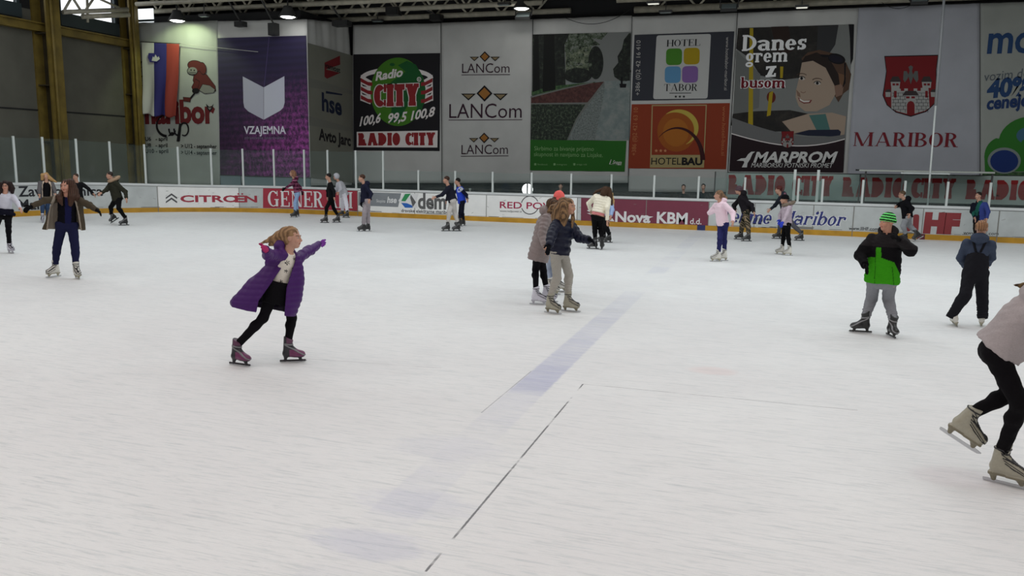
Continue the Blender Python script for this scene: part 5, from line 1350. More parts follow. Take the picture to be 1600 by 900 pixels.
# ------------------------------------------------------------------ skates (x right, y toe, z up, blade edge at z=0)
SKATES = {}
def skate_meshes(style):
    if style in SKATES: return SKATES[style]
    hard = style in ('black', 'blackgrey', 'purple')
    sole = 0.082 if not hard else 0.068
    def boot(P):
        d = rc(P, (0, .105, sole+.028), (0, .03, sole+.036), .040, .042)
        d = smin(d, rc(P, (0, .03, sole+.036), (0, -.07, sole+.04), .042, .042), .02)
        d = smin(d, rc(P, (0, .05, sole+.05), (0, -.04, .19), .032, .046), .03)
        top = .292 if style != 'white_low' else .27
        d = smin(d, rc(P, (0, -.062, sole+.05), (0, -.035, top+.01), .044, .058 if hard else .052), .02)
        if hard: d = smin(d, ell(P, (0, .07, sole+.03), (.052, .075, .045)), .02)
        d = smax(d, P[:, 2]-top-(P[:, 1]+.03)*(-.5 if hard else .35), .008)
        d = smax(d, sole-.006-P[:, 2], .008)
        if not hard:                                       # moulded sole with a heel
            so = smax(np.maximum(np.abs(P[:, 0])-.030-.012*(P[:, 1] > 0), np.abs(P[:, 1]-.01)-.125), np.abs(P[:, 2]-sole+.010)-.009, .01)
            hl = rc(P, (0, -.085, sole-.01), (0, -.078, .03), .028, .017); tp = rc(P, (0, .085, sole-.015), (0, .095, .036), .032, .018)
            d = smin(d, smin(so, smin(hl, tp, .015), .015), .012)
        else:
            for y in (-.075, .085): d = smin(d, rc(P, (0, y, sole), (0, y+(.015 if y > 0 else -.01), .022), .024, .012), .015)
            d = smin(d, np.maximum(np.maximum(np.abs(P[:, 0])-.009, np.abs(P[:, 1]-.005)-.15), np.abs(P[:, 2]-.024)-.010), .008)
        return d
    V, F = surface(boot, (-.08, -.16, .008), (.08, .18, .33), .0062)
    pal = dict(black=((.018,)*3, (.05,)*3, (.16, .16, .165)), blackgrey=((.014,)*3, (.028,)*3, (.26, .26, .27)), white=(pc(198, 196, 188), pc(150, 146, 128), (.02, .02, .022)), white_low=(pc(198, 196, 188), pc(150, 146, 128), (.02, .02, .022)),
               whitepale=(pc(196, 194, 204), pc(170, 168, 176), (.03, .03, .04)), beige=(pc(150, 146, 130), pc(124, 118, 98), (.02, .02, .022)), purple=((.020, .018, .024), (.165, .035, .105), (.20, .20, .21)), dark=((.018,)*3, (.05,)*3, (.16,)*3))[style]
    def col(P):
        c = np.tile(A3(pal[0]), (len(P), 1))
        if style == 'purple':
            m_ = (P[:, 1] > -.03)*(P[:, 2] > .075)*(P[:, 2] < .165); c = blend(c, m_*1.0, pal[1]); c = blend(c, ((P[:, 2] > .235)*(P[:, 1] > -.06))*0.6, pal[1])
        elif hard: c = blend(c, ((P[:, 2] < .115)*(P[:, 1] > .0))*1.0, pal[1])
        else: c = blend(c, (P[:, 2] < sole-.001)*1.0, pal[1])
        return c
    straps = []
    if hard:
        for (y, z, s) in ((.035, .155, .6), (-.03, .225, .2)): straps.append((y, z, s))
    def lace(P):
        f = boot(P); d = np.full(len(P), 9.0)
        if hard:
            for (y, z, s) in straps: d = np.minimum(d, np.maximum(np.abs(f-.001)-.005, np.abs((P[:, 2]-z)-s*(P[:, 1]-y)*-1.0)-.009)+0*d)
            d = np.maximum(d, -(P[:, 1]+.085))
        else:
            for k in range(6):
                z = .125+.026*k; y0 = .075-.022*k
                d = np.minimum(d, np.maximum(np.abs(f-.001)-.0045, np.abs((P[:, 2]-z)+(P[:, 1]-y0)*.5+(1 if k % 2 else -1)*P[:, 0]*.35)-.0036))
            d = np.maximum(d, y0*0-P[:, 1]+(.045-(P[:, 2]-.10)*.42)-.03)
            d = np.minimum(d, np.maximum(np.abs(f-.001)-.005, np.abs(P[:, 2]-.262)-.006))
        return d
    V2, F2 = surface(lace, (-.08, -.13, .08), (.08, .17, .33), .005)
    SKATES[style] = (V, F, col(V), V2, F2, pal[2]); return SKATES[style]
def add_skate(person, B, O, style, scale):
    """B rows: right, toe, up in the person's frame; O blade contact"""
    V, F, C, V2, F2, lc = skate_meshes(style)
    M = np.array(B)*scale; tf = lambda q: q@M+A3(O)
    if style not in MESHC:
        MESHC[style] = True
    s = mk('skate', person, tf(V), F, lambda _: C, MV['boot'])
    lb = mk('strap' if style in ('black', 'blackgrey', 'purple', 'dark') else 'laces', s, tf(V2), F2, lc, MV['boot'])
    # blade: thin steel runner with raised toe
    pts = [(-.145, .010), (-.14, .002), (-.10, 0), (.10, 0), (.145, .004), (.165, .016), (.165, .024), (.12, .030), (.05, .024), (-.05, .024), (-.12, .026), (-.145, .022)]
    n = len(pts); vs = [(sx*.0022, y, z) for sx in (-1, 1) for y, z in pts]
    mb = MB(); fs = [[i for i in range(n)], [n+i for i in range(n)][::-1]]+[[i, (i+1) % n, n+(i+1) % n, n+i][::-1] for i in range(n)]
    mb.add([tuple(x) for x in tf(np.array(vs))], fs, M_blade)
    o = mb.build('blade', s, False)
    return s
MESHC = {}
# ------------------------------------------------------------------ the figure
def solve_d(a, b_xz, L, sign, cap=None):
    """depth of a joint seen at b_xz (x,z in plane) so that the bone from a has length L"""
    q = L*L-(b_xz[0]-a[0])**2-(b_xz[1]-a[2])**2
    return a[1]+(sign*math.sqrt(q) if q > 0 else 0.0)
class Person:
    def __init__(s, label, g, S=1.6, F=270, HF=None, head=None, neck=None, pelvis=None, pd=0.0, nd=None, eL=None, eR=None, hL=None, hR=None, kL=None, kR=None, fL=None, fR=None,
                 skate='black', skates=None, hs=1.0, shw=.105, hipw=.05, tiltHead=0.0, pitchHead=0.0, fs=1.0, build=1.0, skin=(196, 150, 128), hair=(60, 42, 34)):
        G = on_z(*g); s.G = A3(G); v = A3((G.x, G.y, 0)); v /= np.linalg.norm(v); s.v = v; s.u = A3((v[1], -v[0], 0)); s.w = A3((0, 0, 1))
        s.S = S; s.px = np.linalg.norm(s.G-A3(EYE))/F_PX; s.hs = hs; s.build = build
        s.skin = rgb(*skin, .92); s.hairc = pc(*hair); s.label = label
        ang = math.atan2(v[1], v[0])-PI/2
        s.root = empty('person', tuple(G), ang, label, 'person')
        s.F = math.radians(F); s.HF = math.radians(F if HF is None else HF)
        s.f = A3((math.cos(s.F), math.sin(s.F), 0)); s.r = A3((math.sin(s.F), -math.cos(s.F), 0))
        P = s.at
        s.pelvis = P(*pelvis, pd); s.neck = P(*neck, pd if nd is None else nd)
        s.spine = nz(s.neck-s.pelvis)
        s.fr = nz(s.f-s.spine*(s.f@s.spine)); s.rt = nz(np.cross(s.fr, s.spine))
        sh = shw*S; s.SL = s.neck-s.rt*sh-s.spine*.050*S; s.SR = s.neck+s.rt*sh-s.spine*.050*S
        s.HL = s.pelvis-s.rt*hipw*S; s.HR = s.pelvis+s.rt*hipw*S
        # feet: (px,py,heading[,z,pitch,roll])
        s.ank = {}; s.foot = {}
        for k, f in (('L', fL), ('R', fR)):
            if f is None: continue
            px_, py_, hd = f[:3]; z = f[3] if len(f) > 3 else 0.0; pt = math.radians(f[4]) if len(f) > 4 else 0.0; rl = math.radians(f[5]) if len(f) > 5 else 0.0
            if len(f) > 6: O = P(px_, py_, f[6])
            else: Q = A3(on_z(px_, py_, z))-s.G; O = A3((Q@s.u, Q@s.v, z))
            h = math.radians(hd); toe = A3((math.cos(h), math.sin(h), 0)); rgt = A3((math.sin(h), -math.cos(h), 0)); up = A3((0, 0, 1))
            toe, up = toe*math.cos(pt)-up*math.sin(pt), up*math.cos(pt)+toe*math.sin(pt)
            rgt, up = rgt*math.cos(rl)-up*math.sin(rl), up*math.cos(rl)+rgt*math.sin(rl)
            B = [rgt, toe, up]; s.foot[k] = (B, O); sc = fs*S/1.62; s.fsc = sc
            s.ank[k] = O+(up*.235-toe*.045)*sc
        s.knee = {}
        for k, kp, H in (('L', kL, s.HL), ('R', kR, s.HR)):
            if k not in s.ank: continue
            A_ = s.ank[k]
            if kp is None:
                mid = (H+A_)/2; q = mid+s.f*.03*S; s.knee[k] = q; continue
            if len(kp) > 2: s.knee[k] = P(*kp[:2], kp[2]); continue
            best = None
            L1, L2 = .245*S, .185*S
            for d in np.linspace(-.45, .45, 61):
                q = P(kp[0], kp[1], d); e = abs(np.linalg.norm(q-H)-L1)+abs(np.linalg.norm(q-A_)-L2)-0.10*((q-(H+A_)/2)@s.f)+.02*abs(d-(H[1]+A_[1])/2)
                if best is None or e < best[0]: best = (e, q)
            s.knee[k] = best[1]
        s.elb = {}; s.wr = {}; s.tip = {}
        for k, e, h, Sh in (('L', eL, hL, s.SL), ('R', eR, hR, s.SR)):
            if e is None: continue
            q0 = P(e[0], e[1], Sh[1]); d = solve_d(Sh, (q0[0], q0[2]), .175*S, e[2] if len(e) > 2 else -1) if not (len(e) > 2 and isinstance(e[2], str)) else float(e[2])
            E_ = P(e[0], e[1], d); s.elb[k] = E_
            q0 = P(h[0], h[1], E_[1]); d = solve_d(E_, (q0[0], q0[2]), .20*S, h[2] if len(h) > 2 else -1) if not (len(h) > 2 and isinstance(h[2], str)) else float(h[2])
            H_ = P(h[0], h[1], d); s.tip[k] = H_; s.wr[k] = H_-nz(H_-E_)*.045*S          # h is the middle of the hand
        s.hc = P(*head, s.neck[1]+0.0); s.hc = s.hc+A3((math.cos(s.HF), math.sin(s.HF), 0))*.0
        hf = A3((math.cos(s.HF), math.sin(s.HF), 0)); up = nz(A3((0, 0, 1))+nz(s.hc-s.neck)*.25+A3((math.tan(math.radians(tiltHead)), 0, 0)))
        hf = hf*math.cos(math.radians(pitchHead))-A3((0, 0, 1))*math.sin(math.radians(pitchHead)); hf = nz(hf-up*(hf@up)); s.hB = [nz(np.cross(hf, up)), hf, up]
        s.hk = .218*hs/.236*min(1.04, .86+.1*S)
    def at(s, px, py, d=0.0):
        R_ = A3(ray(px, py)); E_ = A3(EYE); G2 = s.G+s.v*d; t = ((G2-E_)@s.v)/(R_@s.v); Q = E_+R_*t-s.G
        return A3((Q@s.u, Q@s.v, Q[2]))
    def hl(s, P): return ((P-s.hc)@np.array(s.hB).T)/s.hk          # head-local, head about .236 tall
    def h2w(s, q): return s.hc+(A3(q)*s.hk)@np.array(s.hB)
    # ---- body
    def head_sdf(s, P):
        q = s.hl(P)
        d = ell(q, (0, -.018, .030), (.073, .090, .085)); d = smin(d, ell(q, (0, .022, -.030), (.057, .066, .078)), .03)
        d = smin(d, sph(q, (0, .056, -.090), .022), .035)
        for x in (-1, 1):
            d = smax(d, -sph(q, (x*.030, .100, .004), .017), .012); d = smin(d, sph(q, (x*.029, .071, .004), .0135), .003)
            d = smin(d, ell(q, (x*.035, .068, -.035), (.02, .018, .022)), .02)
            d = smin(d, ell(q, (x*.075, -.008, -.008), (.010, .020, .030)), .008)
            d = smin(d, ell(q, (x*.025, .082, .024), (.017, .008, .006)), .010)
        d = smin(d, rc(q, (0, .086, .008), (0, .103, -.028), .006, .0105), .010); d = smin(d, ell(q, (0, .094, -.034), (.018, .010, .008)), .007)
        d = smin(d, ell(q, (0, .083, -.058), (.022, .010, .006)), .005); d = smin(d, ell(q, (0, .081, -.067), (.019, .010, .006)), .004)
        return d*s.hk
    def head_col(s, P):
        q = s.hl(P); c = np.tile(A3(s.skin), (len(P), 1)); f = q[:, 1] > .02
        noise = .5+.5*np.sin(q@A3((60, 31, 47))); c = c*(0.97+.05*noise[:, None])
        for x in (-1, 1):
            ex = (q[:, 0]-x*.030)/.0125; ez = (q[:, 2]-.004)/.0065; r = ex**2+ez**2
            c = blend(c, f*np.clip((1.6-r)*1.2, 0, 1), A3(s.skin)*A3((.55, .45, .42))); c = blend(c, f*(r < .95)*(q[:, 1] > .06)*1.0, (.42, .40, .38)); c = blend(c, f*((ex*1.9)**2+(ez*1.0)**2 < .9)*1.0, (.045, .030, .022))
            br = ((q[:, 0]-x*.030)/.021)**2+((q[:, 2]-.026-.15*np.abs(q[:, 0]-x*.03)*-1)/.0055)**2; c = blend(c, f*(br < 1)*.75, A3(s.hairc)*.7)
            ck = ((q[:, 0]-x*.036)/.022)**2+((q[:, 2]+.032)/.02)**2; c = blend(c, f*np.clip(1-ck, 0, 1)*.35, A3(s.skin)*A3((1.05, .70, .66)))
        lp = (q[:, 0]/.024)**2+((q[:, 2]+.062)/.0105)**2; c = blend(c, f*(lp < 1)*.85, A3(s.skin)*A3((.86, .42, .42)))
        c = blend(c, f*(np.abs(q[:, 2]+.0625) < .0016)*(np.abs(q[:, 0]) < .021)*1.0, A3(s.skin)*.25)
        return c
    def hand_prims(s, k, glove=0.0):
        """list of (a,b,ra,rb): palm, four unequal bent fingers and a thumb from the palm's side"""
        w_, t = s.wr[k], s.tip[k]; d = nz(t-w_); L = .108*s.S; sd = 1 if k == 'R' else -1
        pn = nz(np.cross(d, A3((0, 0, 1))) if abs(d[2]) < .9 else np.cross(d, s.f)); side = nz(np.cross(d, pn))
        pn, side = (pn*math.cos(.6)+side*math.sin(.6)), (side*math.cos(.6)-pn*math.sin(.6))
        if side[2] < 0: side = -side                     # thumb side up
        curl = -A3((0, 0, 1)) if abs(d[2]) < .8 else s.f*-1
        curl = nz(curl-d*(curl@d)-side*(curl@side)*.5)
        g = glove; out = []
        out.append((w_, w_+d*L*.42+side*.011, .021+g, .017+g)); out.append((w_, w_+d*L*.42-side*.013, .021+g, .016+g)); out.append((w_+d*L*.1, w_+d*L*.42, .022+g, .018+g))
        for i, (o_, ln) in enumerate(((.026, .43), (.009, .50), (-.009, .46), (-.025, .36))):
            a = w_+d*L*.45+side*o_; b = a+nz(d*1.0+curl*.25+side*o_*4)*L*ln*.5; c = b+nz(d*.75+curl*.75+side*o_*3)*L*ln*.5
            out.append((a, b, .0088+g, .0082+g)); out.append((b, c, .0082+g, .0068+g))
        a = w_+d*L*.12+side*.018; b = a+nz(d*.55+side*.8+curl*.2)*L*.30; c = b+nz(d*.9+side*.3+curl*.3)*L*.26
        out.append((a, b, .012+g, .010+g)); out.append((b, c, .010+g, .0078+g))
        return out
    def hand_mesh(s, k, glove=0.0):
        pr = s.hand_prims(k, glove)
        def fn(P):
            d = None
            for i, (a, b, ra, rb) in enumerate(pr):
                x = rc(P, a, b, ra, rb); d = x if d is None else smin(d, x, .012 if i < 3 else .005)
            d = smin(d, rc(P, s.wr[k]-nz(s.tip[k]-s.elb[k])*.05*s.S, s.wr[k], (.025 if not glove else .031), .019+glove), .012)
            return d
        pts = np.array([p for q in pr for p in q[:2]]+[s.wr[k]-nz(s.tip[k]-s.elb[k])*.05*s.S])
        return surface(fn, pts.min(0)-.04, pts.max(0)+.04, .0065)
    def body(s, arms=True):
        S, b = s.S, s.build; h = max(.016, s.px*1.0)
        def fn(P):
            d = s.tors(P, [(0, .078, .050), (.35, .066, .046), (.7, .080, .050), (.95, .060, .040)], -.02, .93)
            d = smin(d, rc(P, s.SL, s.SR, .024*S, .024*S), .03); d = smin(d, rc(P, s.HL, s.HR, .050*S, .050*S), .03)
            for k, H in (('L', s.HL), ('R', s.HR)):
                if k in s.knee: d = smin(d, rc(P, H, s.knee[k], .046*S*b, .030*S), .03); d = smin(d, rc(P, s.knee[k], s.ank[k], .030*S, .020*S), .02)
            for k, Sh in (('L', s.SL), ('R', s.SR)):
                if k in s.elb: d = smin(d, rc(P, Sh, s.elb[k], .026*S, .021*S), .03); d = smin(d, rc(P, s.elb[k], s.wr[k], .021*S, .0125*S), .02)
            return smin(d, rc(P, s.neck-s.spine*.03, s.hc-A3(s.hB[2])*.06*s.hk/1., .030*S, .027*S), .03)
        pts = np.array([s.pelvis, s.neck, s.SL, s.SR, s.HL, s.HR]+list(s.knee.values())+list(s.ank.values())+list(s.elb.values())+list(s.wr.values()))
        V, F = surface(fn, pts.min(0)-.15, pts.max(0)+.15, h)
        C = np.tile(A3(s.skin), (len(V), 1))
        hm = max(.0055, s.px*.55)
        def hfn(P): return smin(s.head_sdf(P), rc(P, s.neck-s.spine*.02, s.hc-A3(s.hB[2])*.055*s.hk-A3(s.hB[1])*.012, .033*S, .052*s.hk), .025)
        lo = np.minimum(s.hc-.16*s.hk-.02, s.neck-.05); hi = np.maximum(s.hc+.16*s.hk+.02, s.neck+.05)
        V1, F1 = surface(hfn, lo, hi, hm); C1 = s.head_col(V1)
        Vs, Fs, Cs, n = [V, V1], [F, F1+len(V)], [C, C1], len(V)+len(V1)
        for k in s.elb:
            if k in getattr(s, 'gloved', {}): continue
            V2, F2 = s.hand_mesh(k); Vs.append(V2); Fs.append(F2+n); n += len(V2); Cs.append(np.tile(A3(s.skin), (len(V2), 1)))
        CC = np.concatenate(Cs)
        mk('body', s.root, np.concatenate(Vs), np.concatenate(Fs), lambda _: CC, MV['skin'])
    def gloves(s, col, ks='LR', m='knit'):
        for k in ks:
            if k in s.elb:
                V, F = s.hand_mesh(k, .0035); mk('glove', s.root, V, F, pc(*col), MV[m])
    def skates(s, styles=None, style='black'):
        for k in s.foot:
            B, O = s.foot[k]; st = styles[k] if styles else style; add_skate(s.root, B, O, st, s.fsc)
    # ---- clothes
    def tors(s, P, prof, t0, t1, foff=0.0, round_=.03):
        """elliptic tube round the spine: prof rows (t, half width, half depth, shift forward)"""
        L = np.linalg.norm(s.neck-s.pelvis); q = P-s.pelvis; t = (q@s.spine)/L; x = q@s.rt; y = q@s.fr
        pr = np.array(prof); a = np.interp(t, pr[:, 0], pr[:, 1])*s.S*s.build; b = np.interp(t, pr[:, 0], pr[:, 2])*s.S*s.build
        o = np.interp(t, pr[:, 0], pr[:, 3])*s.S if pr.shape[1] > 3 else 0
        xo = np.interp(t, pr[:, 0], pr[:, 4])*s.S if pr.shape[1] > 4 else 0
        y = y-o-foff; x = x-xo; k0 = np.sqrt((x/a)**2+(y/b)**2); k1 = np.sqrt((x/a**2)**2+(y/b**2)**2)+1e-9
        d = k0*(k0-1)/k1; d = np.maximum(d, -np.minimum(a, b))
        return smax(smax(d, (t-t1)*L, round_), (t0-t)*L, .012)
    def puff(s, P, A_, pitch, ax, o):
        return -A_*np.abs(np.sin(PI*((P-o)@ax)/pitch))
    def top(s, name='jacket', col=(60, 60, 60), m='cloth', t0=-.05, w0=.098, w1=.10, dp=.068, sleeve=(.036, .030, .026), amp=.004, wl=.13, puff=0.0, pitch=.07, hood=None, collar=.0,
            colfn=None, cut=None, seed=1, furhood=None, arms='LR', ext=None, hem_w=None, cuff=.0, h=None, t1=.93, ret=False, sh_r=.041, waist=None, lin=False):
        S = s.S; hem_w = hem_w or w0; L = np.linalg.norm(s.neck-s.pelvis)
        prof = [(t0-.05, hem_w, dp*1.03), (t0+.12, hem_w*.99, dp), (.38, waist or w0*.96, dp*.96), (.62, w1, dp*1.02), (.80, w1*.98, dp*.95), (.92, w1*.70, dp*.72), (1.02, w1*.42, dp*.55)]
        def fn(P):
            d = s.tors(P, prof, t0, t1+.06)
            if puff: d = d+s.puff(P, puff, pitch, s.spine, s.pelvis)
            for k, Sh in (('L', s.SL), ('R', s.SR)):
                if k in s.elb and k in arms:
                    E_, W_ = s.elb[k], s.wr[k]+nz(s.wr[k]-s.elb[k])*cuff
                    a = rc(P, Sh+s.rt*(0.012 if k == 'L' else -.012), E_, sh_r*S*s.build**.5, sleeve[0]*S*s.build**.5); a2 = rc(P, E_, W_, sleeve[1]*S*s.build**.5, sleeve[2]*S)
                    a2 = smax(a2, (P-W_)@nz(W_-E_), .006)
                    if puff:
                        a = a+s.puff(P, puff*.8, pitch*.85, nz(E_-Sh), Sh); a2 = a2+s.puff(P, puff*.8, pitch*.85, nz(W_-E_), E_)
                    a = smin(a, a2, .025); d = smin(d, a, .045)
            d = d+folds(P, amp*1.1, wl, seed)+folds(P*A3((1, 1, 1.5)), amp*.55, wl*.42, seed+40)
            if collar: d = smin(d, np.maximum(np.abs(rc(P, s.neck-s.spine*.03*S, s.neck+s.spine*collar*S, .043*S, .047*S))-.008, (P-(s.neck+s.spine*collar*S))@s.spine), .01)
            if hood is not None:
                c_ = s.neck-s.fr*.050*S+s.spine*(.0 if hood is True else hood)*S
                hd = ell(P, c_, (.082*S, .055*S, .055*S), [s.rt, s.fr, s.spine]); d = smin(d, hd+folds(P, .003, .06, seed+3), .02)
                for sg in (-1, 1): d = smin(d, rc(P, c_+s.rt*sg*.05*S, s.neck+s.rt*sg*.045*S+s.fr*.035*S-s.spine*.03*S, .026*S, .018*S), .02)
            if ext is not None: d = ext(P, d)
            nk = rc(P, s.neck-s.spine*.0*S+s.fr*.012*S, s.hc+s.spine*.05, .036*S, .045*S); d = smax(d, -nk, .008)
            if cut is not None: d = cut(P, d)
            return d
        hh = h or max(.010, s.px*.8)
        pts = [s.pelvis+s.spine*L*(t0-.08), s.neck, s.SL, s.SR]+[s.elb[k] for k in s.elb if k in arms]+[s.wr[k] for k in s.wr if k in arms]
        pts = np.array(pts); lo = pts.min(0)-.17*S/1.5; hi = pts.max(0)+.17*S/1.5
        if ret: return fn, lo, hi, hh
        V, F = surface(fn, lo, hi, hh)
        cc = A3(col) if lin else A3(pc(*col)); o = mk(name, s.root, V, F, (lambda P: colfn(P, np.tile(cc, (len(P), 1)))) if colfn else cc, MV[m])
        if furhood: s.fur(furhood, seed)
        return o
    def fur(s, col, seed=0, up=.0, name='fur_trim'):
        S = s.S; c_ = s.neck-s.fr*.03*S+s.spine*(.02+up)*S
        def fn(P):
            q = (P-c_); x, y, z = q@s.rt, q@s.fr, q@s.spine; r = np.sqrt((x/1.0)**2+(y/1.15)**2); zz = z-.25*np.abs(y)*np.sign(-y)
            d = np.sqrt((r-.075*S)**2+zz**2)-.030*S; return d+folds(P, .010, .025, seed)
        V, F = surface(fn, c_-.17*S, c_+.17*S, max(.008, s.px*.7)); mk(name, s.root, V, F, lambda P: A3(pc(*col))*(1+.25*np.sin(P@A3((170, 120, 210))))[:, None], MV['knit'])
    def trousers(s, col=(30, 30, 34), m='cloth', r=(.056, .038, .028), amp=.003, wl=.09, top_t=.12, low=0.0, colfn=None, seed=2, hipr=.062, bunch=0.0, name='trousers', kneefold=0.0, h=None, flare=0.0, lin=False, bib=None):
        S = s.S; L = np.linalg.norm(s.neck-s.pelvis)
        def fn(P):
            d = rc(P, s.HL+s.spine*.01, s.HR+s.spine*.01, hipr*S*s.build**.5, hipr*S*s.build**.5)
            d = smin(d, rc(P, s.pelvis, s.pelvis+s.spine*top_t*L, .068*S*s.build, .066*S*s.build), .03)
            if bib: d = smin(d, s.tors(P, bib, -.05, top_t+.03), .02)
            legs = None
            for k, H in (('L', s.HL), ('R', s.HR)):
                if k not in s.knee: continue
                K_, A_ = s.knee[k], s.ank[k]; A2 = A_+nz(A_-K_)*low
                a = rc(P, H, K_, r[0]*S*s.build**.5, r[1]*S*s.build**.5); b = rc(P, K_, A2, r[1]*S*.97*s.build**.5, r[2]*S*(1+flare)); 
                b = smin(b, ell(P, K_+(A_-K_)*.28-s.f*.012, (.036*S*r[1]/.038,)*3), .03)
                if bunch:
                    z = (P-A2)@nz(A2-K_); b = b-bunch*np.sin(z*2*PI/.035+2*np.sin(P@A3((25, 18, 9))))*np.exp(-((z+.10)/.11)**2)
                b = smax(b, (P-A2)@nz(A2-K_), .006)
                g_ = smin(a, b, .02); legs = g_ if legs is None else np.minimum(legs, g_) if True else legs
            d = smin(d, legs, .03); d = smax(d, (P-(s.pelvis+s.spine*top_t*L))@s.spine, .01)
            return d+folds(P, amp, wl, seed)+folds(P*A3((1, 1, 1.4)), amp*.4, wl*.45, seed+41)
        pts = np.array([s.pelvis, s.HL, s.HR, s.pelvis+s.spine*top_t*L]+list(s.knee.values())+[s.ank[k]+nz(s.ank[k]-s.knee[k])*low for k in s.ank])
        V, F = surface(fn, pts.min(0)-.10*S, pts.max(0)+.13*S, h or max(.009, s.px*.7))
        cc = A3(col) if lin else A3(pc(*col)); return mk(name, s.root, V, F, (lambda P: colfn(P, np.tile(cc, (len(P), 1)))) if colfn else cc, MV[m])
    def hair_(s, style='short', col=None, col2=None, strands=None, vol=1.0, seed=4, part_=None):
        """style: short | long | tail | back ; strands: list of (pixel x, pixel y, d, radius px) chains falling from the head"""
        c1 = A3(pc(*(col or (60, 42, 34)))); c2 = A3(pc(*col2)) if col2 else c1*1.5
        chains = []
        for ch in (strands or []):
            chains.append([(s.at(x, y, s.hc[1]+d), r*s.px) for x, y, d, r in ch])
        def fn(P):
            q = s.hl(P)
            d = ell(q, (0, -.026, .038), (.080*vol, .094*vol, .086*vol))
            d = smax(d, -ell(q, (0, .105, -.035), (.062, .088, .086 if style != 'short' else .090)), .012)      # face opening
            if style == 'short': d = smax(d, -.018-q[:, 2]+.30*np.clip(q[:, 1]+.03, -.05, .2)-.035, .012)
            else:
                d = smin(d, ell(q, (0, -.045, -.02), (.070, .060, .085)), .03)
                for x in (-1, 1):
                    if style == 'long': d = smin(d, rc(q, (x*.070, .000, .02), (x*.073, .005, -.10), .022, .020), .02)
            d = d*s.hk
            for ch in chains:
                for (a, ra), (b, rb) in zip(ch, ch[1:]): d = smin(d, rc(P, a, b, ra, rb), .012)
            d = d+.003*np.sin(q@A3((150, 20, 12))+1.2*np.sin(q[:, 2]*11)+seed)+folds(P, .0025, .03, seed)
            return smax(d, -ell(q, (0, .112, -.022), (.060, .104, .084))*s.hk, .008)
        pts = [s.hc-.14*s.hk*vol-.01, s.hc+.14*s.hk*vol+.01]+[p-(r+.02) for ch in chains for p, r in ch]+[p+(r+.02) for ch in chains for p, r in ch]
        pts = np.array(pts)
        V, F = surface(fn, pts.min(0), pts.max(0), max(.0065, s.px*.6))
        def cf(P):
            q = s.hl(P); n = .5+.5*np.sin(q@A3((170, 95, 14))+1.3*np.sin(q[:, 2]*9+seed)+.6*np.sin(q[:, 0]*30)); return c1*(1-n[:, None]*.6)+c2*n[:, None]*.6
        return mk('hair', s.root, V, F, cf, MV['hair'])
    def beanie(s, col, stripes=None, bobble=None, name='beanie', slouch=0.0, low=.0, m='knit'):
        c1 = A3(pc(*col))
        def fn(P):
            q = s.hl(P); d = ell(q, (0, -.018-slouch*.3, .048+slouch), (.086, .103, .088+slouch)); cutp = q[:, 2]-.020+low+.22*(q[:, 1]*-1)*-1*.6
            d = smax(d, -(q[:, 2]-.012+low-.18*q[:, 1]), .010)
            brim = smax(np.abs(ell(q, (0, -.018, .035), (.090, .107, .10)))-.008, np.abs(q[:, 2]-.03+low-.18*q[:, 1])-.022, .006); d = smin(d, brim, .006)
            d = d*s.hk
            if bobble: d = smin(d, sph(P, s.h2w((0, -.02-slouch*.3, .150+2*slouch)), .030*s.hk)+folds(P, .006, .02, 3), .006)
            return d+.0012*np.sin(q[:, 0]*200)*(1 if not stripes else .3)
        V, F = surface(fn, s.hc-.17*s.hk, s.hc+.22*s.hk, max(.006, s.px*.5))
        def cf(P):
            c = np.tile(c1, (len(P), 1)); q = s.hl(P)
            if stripes: z = q[:, 2]-.18*q[:, 1]+low; c = blend(c, (np.sin(z*2*PI/.036+stripes[3]) > 0)*1.0, pc(*stripes[:3]))
            if bobble: c = blend(c, (np.linalg.norm(P-s.h2w((0, -.02-slouch*.3, .150+2*slouch)), axis=1) < .036*s.hk)*1.0, pc(*bobble))
            return c
        return mk(name, s.root, V, F, cf, MV[m])
    def glasses(s):
        mb = MB(); c = mat('spectacle_frame', (.02, .015, .015), .3)
        for x in (-1, 1):
            pts = [s.h2w((x*.030+.021*math.cos(a), .098-abs(.021*math.cos(a))*.2, .002+.015*math.sin(a))) for a in np.linspace(0, 2*PI, 13)]; mb.path([tuple(p) for p in pts], .0022, c, 6)
            mb.tube(tuple(s.h2w((x*.052, .093, .006))), tuple(s.h2w((x*.076, .0, .0))), .002, c, 6)
        mb.tube(tuple(s.h2w((-.01, .1, .004))), tuple(s.h2w((.01, .1, .004))), .002, c, 6); mb.build('spectacles', s.root, False)
